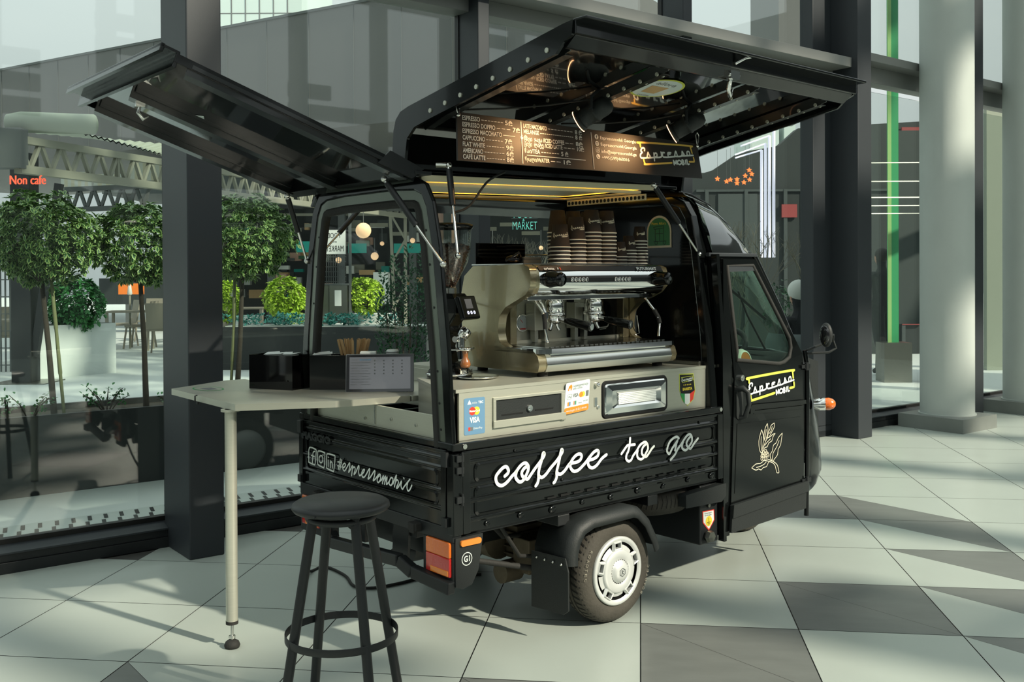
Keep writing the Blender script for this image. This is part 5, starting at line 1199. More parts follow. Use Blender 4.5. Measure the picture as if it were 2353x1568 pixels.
m = MB().tube([(2.20, .30, .985), (2.08, .32, 1.16), (2.02, .33, 1.28)], .006, 6); m.bar((2.09, .22, 1.14), (1.97, .40, 1.33), .006, .012); tp('wiper', m, 'black_satin')
# small left-side door window frame (seen through the cab)
m = MB(); m.tube([(1.50, W - .03, .96), (1.49, W - .055, 1.42), (1.74, W - .05, 1.43), (2.06, W - .015, .97)], .016, 8); tp('window_frame', m, 'black_gloss')
# mirror, side lamp
m = MB(); m.mi(0).tube([(2.095, -.010, 1.00), (2.15, -.06, 1.03), (2.19, -.09, 1.045), (2.16, -.11, 1.075)], .006, 8); m.tube([(2.10, -.010, .985), (2.17, -.08, .99), (2.20, -.10, 1.01), (2.19, -.09, 1.045)], .006, 8)
m.sphere((2.115, -.10, 1.075), .055, 18, (.40, .60, 1.05)); m.mi(1).sphere((2.100, -.10, 1.075), .046, 16, (.20, .58, 1.0)); tp('mirror', m, ['black_plastic', 'screen_dark'])
m = MB(); m.mi(1).lathe([(.026, 0), (.030, .02), (.031, .05), (.028, .055)], (2.158, -.005, .737), (.55, -.83, .05), 20); m.mi(0).lathe([(.029, .054), (.030, .070), (.024, .088), (.012, .099), (0, .101)], (2.158, -.005, .737), (.55, -.83, .05), 20); tp('side_indicator', m, ['lamp_orange', 'chrome'], 0, 'orange indicator lamp in a chrome cup')
# panel between bed and cab, earth sticker, knob
m = MB().box(1.33, 1.455, .02, 1.0, .20, .455); tp('side_skirt', m, 'black_satin', .006)
m = MB().prism([(1.20, .385), (1.20, .44), (1.47, .455), (1.47, .40), (1.44, .378)], XZ, -.012, .03); tp('skirt_cover', m, 'black_plastic', .01)
sf = plane((0, .0195, 0), (1, 0, 0), (0, 0, 1)); m = MB(); m.mi(1); patch(m, [(1.345, .345), (1.425, .342), (1.427, .295), (1.388, .255), (1.347, .295)], sf, .001); m.mi(0); patch(m, [(1.350, .341), (1.420, .338), (1.422, .297), (1.388, .262), (1.352, .297)], sf, .0015)
m.mi(2); patch(m, circle(1.387, .297, .022), sf, .002); m.mi(3)
strokes(m, [[(1.387, .312), (1.387, .292)], [(1.376, .292), (1.398, .292)], [(1.380, .286), (1.394, .286)], [(1.384, .281), (1.390, .281)]], sf, .0022, 1.0, .0025, 1); text(m, 'Rettungsw.', sf, 1.360, .330, .009, h=.002, width=.05); text(m, 'Erdungsp.', sf, 1.362, .321, .009, h=.002, width=.045)
tp('earth_sticker', m, ['white', 'red', 'yellow', 'rib_dark'], 0, 'small white and yellow earthing point sticker')
m = MB(); m.lathe([(.022, 0), (.028, .012), (.024, .028), (0, .03)], (1.375, .018, .235), (0, -1, 0), 6, smooth=False)
for z in (.365, .425): m.cyl((1.385, .019, z), (1.385, .012, z), .008, n=12)
tp('knob', m, 'steel_dark')

# ---------------------------------------------------------------- wheels and underside
def wheel(name, cx, yo, r, wdt, sgn, parent, lab):
    """yo = y of the outer face, sgn = -1 when the outer face looks to -y"""
    ax = (0, sgn, 0); c0 = Vector((cx, yo - sgn * wdt, r))
    t = obj(name, MB().lathe([(r * .60, .008), (r * .72, .002), (r * .88, .004), (r * .965, .020), (r * .995, .040), (r, wdt * .5), (r * .995, wdt - .040), (r * .965, wdt - .020), (r * .90, wdt - .006), (r * .80, wdt + .002), (r * .70, wdt + .001), (r * .62, wdt - .008), (r * .60, wdt - .02)], c0, ax, 64), 'tyre', parent, label=lab)
    m = MB(); q = Vector((0, 0, 1)).rotation_difference(Vector(ax))
    for k in range(48):
        for s_ in (0, 1):
            a = 2 * PI * (k + .5 * s_) / 48; pts = []
            for t_ in range(5):
                f = t_ / 4; h = wdt * (.5 + (.06 + .33 * f) * (1 if s_ else -1)); aa = a + (.10 * f); e = min(h, wdt - h); rr = interp([(.004, r * .88), (.020, r * .965), (.040, r * .995), (wdt * .5, r)], e) + .0012
                pts.append((aa, h, rr))
            for (a1, h1, r1), (a2, h2, r2) in zip(pts, pts[1:]):
                w_ = .0035 / r * (.7 + .3)
                v = [c0 + q @ Vector((r1 * math.cos(a1 - w_), r1 * math.sin(a1 - w_), h1)), c0 + q @ Vector((r1 * math.cos(a1 + w_), r1 * math.sin(a1 + w_), h1)), c0 + q @ Vector((r2 * math.cos(a2 + w_), r2 * math.sin(a2 + w_), h2)), c0 + q @ Vector((r2 * math.cos(a2 - w_), r2 * math.sin(a2 - w_), h2))]
                m.add(v, [(0, 1, 2, 3)], False)
    for hh in (.42, .58): m.lathe([(r * 1.001, wdt * hh - .002), (r * 1.002, wdt * hh + .002)], c0, ax, 64)
    obj('tread_pattern', m, 'groove', t)
    return t, c0, q
RW = .207; wc = Vector((.785, -.012, RW)); wdt = .118
wh, c0, q = wheel('wheel', .785, -.012, RW, wdt, -1, T, 'right rear wheel with silver hubcap')
def hp(a, r, h): return c0 + q @ Vector((r * math.cos(a), r * math.sin(a), wdt + h))
m = MB()
m.lathe([(.132, -.012), (.134, .002), (.128, .008), (.118, .006), (.112, .000)], c0 + q @ Vector((0, 0, wdt)), (0, -1, 0), 64)
m.lathe([(.086, .000), (.084, .008), (.078, .012), (.050, .014), (.047, .010), (.044, .010), (.040, .020), (.022, .026), (0, .028)], c0 + q @ Vector((0, 0, wdt)), (0, -1, 0), 64)
nh = 5
for k in range(nh):
    a0 = 2 * PI * k / nh + .35
    hw1, hw2 = .26, .33
    # solid band between windows
    n2 = 12; a1 = a0 + .34; a2 = a0 + 2 * PI / nh - .34
    v = []; 
    for i in range(n2 + 1): a = lerp(a1, a2, i / n2); v += [hp(a, .085, .003), hp(a, .101, -.004)]
    m.add(v, [(2 * i, 2 * i + 1, 2 * i + 3, 2 * i + 2) for i in range(n2)], True)
    v = []
    for i in range(n2 + 1): a = lerp(a1, a2, i / n2); v += [hp(a, .1015, -.004), hp(a, .104, -.004), hp(a, .114, .001)]
    # raised window frame
    ins = [(a0 - .17, .090), (a0 + .17, .090), (a0 + .14, .110), (a0 - .14, .110)]; outp = [(a0 - .36, .083), (a0 + .36, .083), (a0 + .20, .119), (a0 - .20, .119)]
    for (i0, o0), (i1, o1_) in zip(zip(ins, outp), list(zip(ins, outp))[1:] + [list(zip(ins, outp))[0]]):
        pa = [(i0, .008), (i1, .008), ((lerp(i1[0], o1_[0], .35), lerp(i1[1], o1_[1], .35)), .010), ((lerp(i0[0], o0[0], .35), lerp(i0[1], o0[1], .35)), .010)]
        m.add([hp(p[0], p[1], h) for p, h in pa], [(0, 1, 2, 3)], False)
        pb = [((lerp(i0[0], o0[0], .35), lerp(i0[1], o0[1], .35)), .010), ((lerp(i1[0], o1_[0], .35), lerp(i1[1], o1_[1], .35)), .010), (o1_, .000), (o0, .000)]
        m.add([hp(p[0], p[1], h) for p, h in pb], [(0, 1, 2, 3)], False)
        pc = [(i0, .008), (i1, .008), (i1, -.01), (i0, -.01)]; m.add([hp(p[0], p[1], h) for p, h in pc], [(0, 1, 2, 3)], False)
hc = obj('hubcap', m, 'hubcap', wh, label='silver hubcap with five square windows')
m = MB(); m.lathe([(.125, -.014), (.02, -.014)], c0 + q @ Vector((0, 0, wdt)), (0, -1, 0), 40)
for k in range(26):
    a = 2 * PI * k / 26; m.add([hp(a - .05, .0445, .0125), hp(a + .05, .0445, .0125), hp(a + .05, .0475, .0135), hp(a - .05, .0475, .0135)], [(0, 1, 2, 3)], False)
obj('wheel_rim', m, 'rib_dark', wh)
m = MB(); hx = [(.016 * math.cos(PI / 3 * k + PI / 6), .016 * math.sin(PI / 3 * k + PI / 6)) for k in range(7)]; hf = plane(c0 + q @ Vector((0, 0, wdt + .027)), (1, 0, 0), (0, 0, 1))
strokes(m, [hx], hf, .0022, 1.0, .0015, 1); strokes(m, [[(-.004, .008), (-.004, -.008)], [(-.004, .007), (.005, .004), (-.003, 0), (.006, -.008)]], hf, .0025, 1.0, .0015, 1)
obj('hub_emblem', m, 'chrome_soft', wh)
m = MB(); rw = .176
for w_, a_ in (('ROADTEC', 2.55), ('ROADTEC', 5.6)):
    for k, ch in enumerate(w_):
        aa = a_ + k * .10; cpt = Vector((.785, -.0145, RW)) + Vector((rw * math.cos(aa), 0, rw * math.sin(aa))); ff_ = plane(cpt, (-math.sin(aa), 0, math.cos(aa)), (-math.cos(aa), 0, -math.sin(aa))); text(m, ch, ff_, -.006, -.006, .018, h=0, width=.011)
obj('tyre_lettering', m, 'rattan', wh, label='raised tyre lettering ROADTEC')
w2, _, _ = wheel('wheel', .785, 1.072, RW, wdt, 1, T, 'left rear wheel')
obj('hubcap', MB().lathe([(.0, .0), (.13, .0), (.134, -.01)], (.785, 1.072, RW), (0, 1, 0), 32), 'hubcap', w2)
w3, c3, q3 = wheel('front_wheel', 2.33, .475, .205, .11, -1, T, 'front wheel under the nose')
obj('fork', MB().tube([(2.33, .45, .205), (2.27, .45, .42)], .02, 8).cyl((2.33, .46, .205), (2.33, .60, .205), .02, n=10), 'steel_dark', w3)
# right mudguard with flap
mg = [(.488, .285), (.490, .33), (.508, .385), (.548, .430), (.615, .452), (.84, .456), (.885, .442), (.94, .392), (.985, .315), (1.002, .272)]
m = MB(); rg = []
for i, (a, b) in enumerate(mg):
    p0, p1 = mg[max(i - 1, 0)], mg[min(i + 1, len(mg) - 1)]; d = Vector((p1[0] - p0[0], p1[1] - p0[1], 0)).normalized(); nx, nz_ = -d.y, d.x
    rg.append([Vector((a + nx * o_, y, b + nz_ * o_)) for y, o_ in ((.14, .0), (-.020, .004), (-.040, -.004), (-.052, -.022), (-.054, -.042), (-.048, -.044), (-.046, -.024), (-.034, -.010), (-.016, -.004), (.14, -.008))])
m.loft(rg, closed=True, caps=True); tp('mudguard', m, 'black_plastic', 0, 'right rear mudguard')
m = MB(); fl = [(.472, .135, .315), (.478, -.046, .320), (.484, -.056, .27), (.488, -.052, .125), (.482, -.030, .108), (.474, .138, .100)]
m.add([Vector(p) for p in fl] + [Vector(p) - Vector((.006, 0, 0)) for p in fl], [(0, 1, 2, 3, 4, 5), (11, 10, 9, 8, 7, 6)] + [(i, 6 + i, 6 + (i + 1) % 6, (i + 1) % 6) for i in range(6)])
tp('mudflap', m, 'black_plastic', .002)
for k in range(4): tp('mudflap_rivet', MB().sphere((.467, .105 - .045 * k, .296), .0055, 8), 'chrome_soft')
# spare wheel lying under the bed
m = MB().lathe([(.12, .02), (.15, .0), (.19, .012), (.207, .04), (.207, .07), (.19, .098), (.15, .11), (.12, .09)], (1.20, .24, .345), (0, 0, 1), 48); spw = tp('spare_wheel', m, 'tyre', 0, 'spare tyre lying under the bed')
m = MB()
for k in range(60):
    a = 2 * PI * k / 60; m.add([Vector((1.20 + .2085 * math.cos(a + d_), .24 + .2085 * math.sin(a + d_), z)) for d_, z in ((0, .385), (.012, .385), (.045, .412), (.033, .412))], [(0, 1, 2, 3)], False); m.add([Vector((1.20 + .2085 * math.cos(a + d_), .24 + .2085 * math.sin(a + d_), z)) for d_, z in ((.033, .412), (.045, .412), (.012, .44), (0, .44))], [(0, 1, 2, 3)], False)
obj('tread_pattern', m, 'groove', spw)
# axle, engine, exhaust
m = MB(); m.cyl((.785, .12, RW), (.785, .95, RW), .032, n=14); m.sphere((.785, .40, RW + .01), .09, 16, (1, .8, .9)); m.cyl((.785, .36, RW), (.785, .22, RW), .055, .035, 16); tp('axle', m, 'engine')
m = MB(); m.obox((.80, .56, .28), (.30, .26, .20)); m.cyl((.62, .5, .26), (.62, .66, .26), .085, n=20); m.obox((.66, .36, .22), (.10, .10, .14)); m.cyl((.60, .32, .20), (.72, .32, .16), .035, n=14); m.obox((.95, .5, .35), (.20, .40, .12)); m.cyl((.55, .42, .15), (.64, .42, .15), .045, n=16)
for k in range(6): m.obox((.80, .56, .20 + .03 * k), (.33, .29, .008))
tp('engine', m, 'engine', .006)
m = MB(); m.cyl((.18, .55, .30), (.62, .55, .30), .065, n=20); m.cyl((.12, .55, .28), (.18, .55, .30), .02, n=10); tp('exhaust', m, 'black_satin')
m = MB(); m.tube([(.30, .12, .44), (.42, .15, .30), (.60, .20, .25), (.74, .26, .24)], .008, 8); m.tube([(.35, .3, .45), (.5, .34, .32), (.62, .38, .30)], .010, 8); m.tube([(.10, .36, .45), (.25, .22, .30), (.55, .16, .22)], .012, 8); m.tube([(.02, .70, .46), (.0, .74, .40), (.02, .68, .37), (.03, .62, .40), (.02, .58, .46)], .012, 8); tp('cable', m, 'black_rubber')
m = MB(); m.box(.05, 1.45, .30, .36, .40, .462); m.box(.05, 1.45, .70, .76, .40, .462); m.box(.5, .56, .02, 1.04, .42, .462); m.box(1.0, 1.06, .02, 1.04, .42, .462); m.obox((.60, .15, .36), (.05, .05, .16)); m.box(.10, .135, .30, .80, .33, .46); tp('chassis', m, 'black_satin', .004)
m = MB(); m.prism([(.33, .46), (.43, .46), (.44, .33), (.40, .29), (.34, .31)], YZ, .04, .05); m.prism([(.60, .46), (.66, .46), (.66, .33), (.60, .33)], YZ, .02, .05); tp('bracket', m, 'black_satin')
# rear bumper bar
m = MB(); m.bar((-.035, 1.0, .42), (-.035, .80, .365), .035, .03); m.bar((-.035, .80, .365), (-.035, .74, .32), .04, .05); m.bar((-.04, .74, .315), (-.04, .27, .345), .035, .045); m.bar((-.04, .27, .345), (-.03, .20, .315), .035, .045); m.bar((-.03, .20, .318), (-.012, .0, .300), .035, .045); m.bar((-.02, .76, .46), (-.02, .76, .32), .025, .03); m.bar((-.02, .78, .46), (-.02, .78, .38), .015, .10)
tp('bumper_bar', m, 'black_satin', .006)
# lamp clusters
def lampset(yc, sg, nm):
    m = MB(); y0, y1 = yc - .088, yc + .088
    m.box(-.006, .022, y0, y1, .300, .455); t = obj(nm, m, 'black_plastic', T, .006, label='right rear lamp cluster' if sg > 0 else 'left rear lamp cluster')
    l0, l1 = y0 + .008, y1 - .030
    obj('indicator_lens', MB().box(-.016, -.004, l0, l1, .3985, .452), 'lamp_orange', t, .004); obj('brake_lens', MB().box(-.016, -.004, l0, l1, .333, .398), 'lamp_red', t, .004); obj('reflector', MB().box(-.0185, -.014, l0 + .006, l1 - .030, .336, .356), 'orange', t, .003)
lampset(.090, 1, 'tail_lamp'); lampset(.975, -1, 'tail_lamp')
m = MB().prism([(.0, .302), (.03, .290), (.07, .300), (.098, .345), (.118, .455), (.118, .468), (.0, .468)], XZ, -.006, .012); cpn = tp('corner_plate', m, 'black_plastic', .003)
obj('side_marker', MB().prism(rrect(.018, .106, .438, .458, .008), side_fn, .006, .014), 'orange', cpn, .003)
m = MB(); gf_ = plane((0, -.0065, 0), (1, 0, 0), (0, 0, 1)); c1 = circle(.047, .392, .0215, 28); strokes(m, [c1 + [c1[0]]], gf_, .003, 1.0, .001, 1); text(m, 'G1', gf_, .047, .383, .028, width=.026, align='c', bold=.0008, h=.001)
obj('g1_badge', m, 'decal_white', cpn, label='white ringed badge reading G1')
# ================================================================ THINGS ON AND AROUND THE TRUCK
# menu board hanging under the canopy
t = thing('menu_board', 'long black menu board with white prices hanging under the raised canopy', 'sign', TR, (.70, .04, 1.76))
BO = Vector((.70, .04, 1.76)); TL, TRr, BR, BL = [Vector(p) - BO for p in ((.050, .040, 1.926), (1.345, .040, 1.924), (1.362, .026, 1.774), (.042, .026, 1.756))]
def mf(a, b, h=0):      # a 0..1.30 along, b 0..0.17 up
    u, v = a / 1.30, b / .17; return BL.lerp(BR, u).lerp(TL.lerp(TRr, u), v) + Vector((0, -h, 0))
m = MB(); v = [mf(0, 0, 0), mf(1.30, 0, 0), mf(1.30, .17, 0), mf(0, .17, 0), mf(0, 0, -.008), mf(1.30, 0, -.008), mf(1.30, .17, -.008), mf(0, .17, -.008)]
m.add(v, [(0, 1, 2, 3), (7, 6, 5, 4), (0, 4, 5, 1), (1, 5, 6, 2), (2, 6, 7, 3), (3, 7, 4, 0)]); obj('board', m, 'menu_black', t, .001)
m = MB()
L1 = [('ESPRESSO', '-------', '5₾', .150, .25), ('ESPRESSO DOPPIO', '---', '7₾', .127, .285), ('ESPRESSO MACCHIATO', '–', '6₾', .104, .32), ('CAPPUCCINO', '------', '7₾', .081, .245), ('FLAT WHITE', '-------', '9₾', .058, .25), ('AMERICANO', '-------', '6₾', .036, .25), ('CAFÉ LATTE', '-------', '8₾', .014, .25)]
for nm, da, pc, y, xe in L1:
    y -= .006; w_ = text(m, nm, mf, .022, y, .0225, .0012, bold=.0004, width=len(nm) * .0098); p_ = text(m, pc, mf, xe, y, .0235, .0012, bold=.0004, align='r', width=.034)
    x0, x1 = .022 + w_ + .006, xe - .040
    for k in range(len(da)): q0 = lerp(x0, x1, k / len(da)); patch(m, [(q0, y + .006), (q0 + (x1 - x0) / len(da) * .75, y + .006), (q0 + (x1 - x0) / len(da) * .75, y + .0082), (q0, y + .0082)], mf, .0012)
L2 = [('LATTE MACCHIATO', 8, '8 ₾', .146, .600, .115), ('MELANGE', 16, '8 ₾', .125, .600, .075), ('ცივი  ყავა /ICED COFFEE', 2, '8₾', .098, .600, .20), ('ცივი  ლატე /ICED LATTE', 3, '10₾', .078, .605, .19), ('ჩაი/TEA', 7, '5 ₾', .052, .520, .075), ('წყალი/WATER', 2, '1₾', .020, .530, .12)]
for nm, da, pc, y, xe, wd in L2:
    y -= .004; w_ = text(m, nm, mf, .303, y, .0225, .0012, bold=.0004, width=wd); text(m, pc, mf, xe, y, .0235, .0012, bold=.0004, align='r', width=.036); x0, x1 = .303 + w_ + .006, xe - .044
    for k in range(da): q0 = lerp(x0, x1, k / da); patch(m, [(q0, y + .006), (q0 + (x1 - x0) / da * .75, y + .006), (q0 + (x1 - x0) / da * .75, y + .0082), (q0, y + .0082)], mf, .0012)
for x0, x1, y0, y1 in ((.290, .2935, .006, .164), (.650, .6532, .006, .158), (.312, .610, .038, .0405)): patch(m, [(x0, y0), (x1, y0), (x1, y1), (x0, y1)], mf, .0012)
for s_, y, w_ in (('Espressomobil Georgia', .138, .205), ('Espressomobil.Georgia', .110, .205), ('info@espressomobil.ge', .081, .20), ('+995(599)460016', .055, .155)): text(m, s_ if '@' in s_ or '+' in s_ else s_, mf, .700, y - .004, .019, .0012, width=w_, bold=.0002)
for k, y in enumerate((.142, .114, .087, .060)):
    if k == 2:
        rr_ = rrect(.671, .689, y - .009, y + .009, .004); strokes(m, [rr_ + [rr_[0]]], mf, .002, 1.0, .0012, 1); cc = circle(.680, y, .0045, 12); strokes(m, [cc + [cc[0]]], mf, .0018, 1.0, .0012, 1)
    else: patch(m, circle(.680, y, .0105), mf, .0012)
m.mi(1); text(m, 'f', mf, .677, .135, .018, .0016, bold=.001); strokes(m, [[(.674, .118), (.686, .118), (.686, .110), (.674, .110), (.674, .118), (.680, .114), (.686, .118)]], mf, .0015, 1.0, .0016, 1); strokes(m, [[(.676, .064), (.677, .058), (.684, .055)]], mf, .003, 1.0, .0016, 2)
obj('lettering', m, ['text_white', 'menu_black'], t, label='white menu prices in English and Georgian')
m = MB(); lsc = .00099; m.mi(0); strokes(m, S_logoW, mf, .0075, lsc, .0018, 3, (.930, .045)); m.mi(1); strokes(m, S_logoY, mf, .0085, lsc, .0014, 3, (.930, .045)); obj('logo', m, ['decal_white', 'logo_amber'], t, label='Espresso MOBIL logo in a yellow frame')
m = MB()
for p_, s_ in ((TL + Vector((.0, -.008, -.012)), 1), (TRr + Vector((-.01, -.008, -.012)), -1)):
    m.tube([p_, p_ + Vector((-.008 * s_, 0, .02)), p_ + Vector((-.012 * s_, 0, .045)), p_ + Vector((0, 0, .058)), p_ + Vector((.010 * s_, 0, .045)), p_ + Vector((.004 * s_, 0, .02)), p_], .0028, 8); m.sphere(p_, .008, 10)
obj('carabiner', m, 'chrome_soft', t)
# power cable hanging behind the board
m = MB(); P_ = smooth_pts([(0, 0), (.1, -.04), (.2, -.13), (.28, -.155)], 5); m.tube([(.315 - p.x * .75, .10 + p.x * .1, 1.74 + p.y) for p in P_], .0045, 8); o = obj('power_cable', m, 'black_rubber', None, 0, TR); tag(o, 'thin black cable sagging from the menu board to the rear right post', 'cable')

# two spotlights clamped under the canopy
def spot(lens, back, target, hang, label):
    lens, back, target, hang = map(Vector, (lens, back, target, hang)); b = hang; back = lens.lerp(back, .80)
    t = thing('spotlight', label, 'spotlight', TR, b, group='black can spotlights under the canopy')
    d = (lens - back).normalized(); l, k = lens - b, back - b
    m = MB(); L = (lens - back).length; m.lathe([(0, -.012), (.022, -.008), (.033, .006), (.036, .020), (.036, L * .42), (.0385, L * .44), (.0385, L * .50), (.034, L * .52), (.034, L * .94), (.040, L * .96), (.040, L + .004), (.034, L + .004), (.034, L * .9)], k, d, 32); obj('housing', m, 'black_plastic', t)
    m = MB().lathe([(.0345, L - .001), (.0395, L + .0055), (.041, L + .006)], k, d, 32, a0=.4, a1=5.2); m.lathe([(0, L * .80), (.034, L * .82)], k, d, 24); obj('lamp', m, 'spot_glow', t)
    m = MB(); s_ = d.cross(Vector((0, 0, 1))).normalized(); md = k.lerp(l, .45)
    m.tube([md + s_ * .044, md + s_ * .046 + Vector((0, 0, .045)), Vector((0, 0, -.012)) + s_ * .02, Vector((0, 0, -.012)) - s_ * .02, md - s_ * .046 + Vector((0, 0, .045)), md - s_ * .044], .006, 8); m.box(-.02, .02, -.03, .03, -.012, .0); m.cyl(md - s_ * .054, md + s_ * .054, .007, n=10); obj('bracket', m, 'black_satin', t)
    ld = bpy.data.lights.new('spot_lamp', 'SPOT'); lo = bpy.data.objects.new('spot_lamp', ld); C.objects.link(lo); lo.parent = t
    ld.energy = 7.0; ld.color = (1.0, .56, .24); ld.spot_size = math.radians(95); ld.spot_blend = 1.0; ld.shadow_soft_size = .02
    lo.location = k + d * (L + .02); lo.rotation_euler = (target - lens).to_track_quat('-Z', 'Y').to_euler()
spot((.475, -.13, 1.915), (.535, -.25, 1.985), (.36, .04, 1.82), (.515, -.20, 2.034), 'black can spotlight under the canopy, nearer the raised rear flap')
spot((.985, -.13, 1.918), (1.055, -.25, 1.990), (.90, .04, 1.82), (1.02, -.20, 2.034), 'black can spotlight under the canopy, nearer the truck cab')

# espresso machine
t = thing('espresso_machine', 'champagne and chrome two-group espresso machine standing on the steel counter', 'espresso machine', TR, (.90, .40, .968)); BO = Vector((.94, .40, .968))
def ep(name, mb, mats, bevel=0, label=None, parent=None): return obj(name, inst(mb, BO), mats, parent or t, bevel, label=label)
sp_ = [(.125, .988), (.56, .988), (.592, 1.01), (.598, 1.29), (.578, 1.36), (.52, 1.400), (.205, 1.404), (.172, 1.392), (.163, 1.36), (.166, 1.315), (.195, 1.285), (.315, 1.235), (.352, 1.20), (.362, 1.14), (.352, 1.095), (.315, 1.078), (.15, 1.070), (.125, 1.05), (.115, 1.02)]
for x0, x1 in ((.535, .575), (1.300, 1.335)): m = MB().prism(sp_, YZ, x0, x1, True); ep('side_panel', m, 'champagne', .012)
m = MB(); m.box(.575, 1.30, .42, .585, .99, 1.395); ep('body', m, 'steel_dark', .004)
# drip tray base
bp_ = [(.125, .988), (.56, .988), (.56, 1.06), (.13, 1.060), (.120, 1.045), (.112, 1.015)]
m = MB(); m.prism(bp_, YZ, .575, 1.30, True); ep('base', m, 'chrome_soft', .004)
m = MB(); m.prism([(.118, 1.030), (.124, 1.058), (.126, 1.058), (.120, 1.030)], YZ, .60, 1.27); ep('trim_strip', m, 'chrome')
m = MB(); a_ = rrect(.535, 1.335, .100, .43, .05, 6); m.prism(a_, XY, 1.060, 1.078); ep('tray_rim', m, 'chrome', .008)
m = MB()
for k in range(26): x = .585 + k * .027; m.box(x, x + .018, .135, .40, 1.079, 1.083)
ep('drip_grid', m, 'chrome_soft')
m = MB().box(.575, 1.30, .404, .420, 1.083, 1.28); m.mi(1).box(.955, 1.265, .400, .4045, 1.09, 1.275); m.mi(0).box(.575, 1.30, .385, .404, 1.083, 1.095); ep('backsplash', m, ['steel', 'black_gloss'], 0)
m = MB().box(.600, .635, .36, .41, 1.083, 1.27); m.box(1.262, 1.298, .36, .41, 1.083, 1.27); ep('inner_upright', m, 'champagne', .003)
m = MB().box(.57, 1.30, .22, .42, 1.262, 1.282); ep('hood_underside', m, 'chrome', .003)
# hood front
def eph(name, mb, mats, bevel=0, label=None): return obj(name, inst(mb, BO + Vector((0, .03, 0))), mats, t, bevel, label=label)

hf_ = [(.235, 1.404), (.205, 1.398), (.190, 1.375), (.184, 1.345), (.187, 1.315), (.200, 1.290), (.225, 1.280), (.44, 1.282), (.44, 1.404)]
m = MB().prism(hf_, YZ, .575, 1.300, True); eph('hood', m, 'chrome', .0)
m = MB(); m.add([(.578, .2035, 1.3985), (1.297, .2035, 1.3985), (1.297, .1895, 1.379), (.578, .1895, 1.379)], [(0, 1, 2, 3)]); m.prism([(.1885, 1.330), (.1825, 1.336), (.1815, 1.350), (.1845, 1.357)], YZ, .66, 1.26); eph('name_strip', m, 'black_satin')
hfn = plane((0, .1880, 1.3835), (1, 0, 0), (0, .55, .83)); m = MB(); m.mi(0); text(m, 'ariete', hfn, .60, -.002, .017, .001, width=.055, bold=.0006); text(m, 'F', hfn, .672, -.002, .015, .001, bold=.0006); m.mi(1); text(m, '3', hfn, .684, -.002, .015, .001, bold=.0008)
m.mi(0); text(m, 'FUTURMAT', hfn, 1.13, -.003, .021, .001, width=.125, bold=.001); eph('lettering', m, ['decal_white', 'red'], label='white maker lettering ariete F3 and FUTURMAT')
m = MB()
for x in (.620, 1.245): m.lathe([(.030, 0), (.033, .012), (.030, .030), (.027, .05), (.028, .066), (.024, .074), (0, .074)], (x, .186, 1.345), (.10, -1, 0), 24)
eph('steam_knob', m, 'black_gloss')
m = MB()
for x in (.620, 1.245): m.cyl((x + .0072, .113, 1.345), (x + .0075, .109, 1.345), .009, n=16)
eph('knob_cap', m, 'chrome')
m = MB()
for x in [.672] + [.745 + .020 * k for k in range(5)] + [.995 + .020 * k for k in range(5)]: m.ring((x, .1795, 1.344), .0078, .0018, (0, -1, 0), 16, 6); m.sphere((x, .181, 1.344), .005, 8, (1, .3, 1))
eph('button', m, 'chrome')
# groups, portafilters
for gx in (.770, 1.000):
    m = MB(); m.lathe([(.036, .0), (.040, .004), (.040, .050), (.036, .055), (.030, .075)], (gx, .285, 1.205), (0, 0, 1), 28); m.lathe([(.0, 0), (.046, 0), (.046, .012), (.036, .014)], (gx, .285, 1.196), (0, 0, 1), 28); m.obox((gx, .36, 1.25), (.05, .10, .05)); g_ = ep('group_head', m, 'chrome')
    m = MB(); m.lathe([(.0, -.022), (.022, -.020), (.033, -.008), (.034, .012)], (gx, .285, 1.183), (0, 0, 1), 24); m.tube([(gx - .012, .285, 1.165), (gx - .018, .285, 1.150), (gx - .026, .283, 1.138)], .008, 8); m.tube([(gx + .012, .285, 1.165), (gx + .018, .285, 1.150), (gx + .026, .283, 1.138)], .008, 8); m.cyl((gx, .255, 1.183), (gx + .01, .225, 1.178), .010, n=10); pf = ep('portafilter', m, 'chrome')
    m = MB().tube([(gx + .010, .228, 1.178), (gx + .015, .205, 1.174), (gx + .026, .15, 1.163), (gx + .034, .105, 1.155)], [.012, .016, .0175, .0185], 14); obj('handle', inst(m, BO), 'black_gloss', pf); obj('handle_cap', inst(MB().cyl((gx + .034, .105, 1.155), (gx + .035, .101, 1.1545), .013, n=14), BO), 'chrome', pf)
m = MB()
for gx in (.770, 1.000):
    m.box(gx - .052, gx - .005, .345, .400, 1.135, 1.245); m.box(gx + .005, gx + .045, .350, .400, 1.135, 1.245)
    for dx_ in (-.034, .022): m.box(gx + dx_, gx + dx_ + .020, .365, .395, 1.085, 1.137)
ep('support_column', m, 'steel', .002)
m = MB(); m.mi(0).ring((.700, .400, 1.165), .034, .0035, (0, -1, 0), 28, 8); m.mi(1).cyl((.700, .403, 1.165), (.700, .399, 1.165), .032, n=28); m.mi(2); gfn = plane((.700, .3985, 1.165), (1, 0, 0), (0, 0, 1))
for k in range(9): a = PI * (1.2 - 1.4 * k / 8); m.add([gfn(.024 * math.cos(a), .024 * math.sin(a)), gfn(.029 * math.cos(a) + .002, .029 * math.sin(a)), gfn(.029 * math.cos(a), .029 * math.sin(a) + .002)], [(0, 1, 2)])
m.mi(3).bar((.700, .398, 1.165), (.686, .398, 1.180), .002, .001); m.mi(3).box(.685, .715, .3983, .399, 1.138, 1.143); ep('pressure_gauge', m, ['chrome', 'white', 'rib_dark', 'red'])
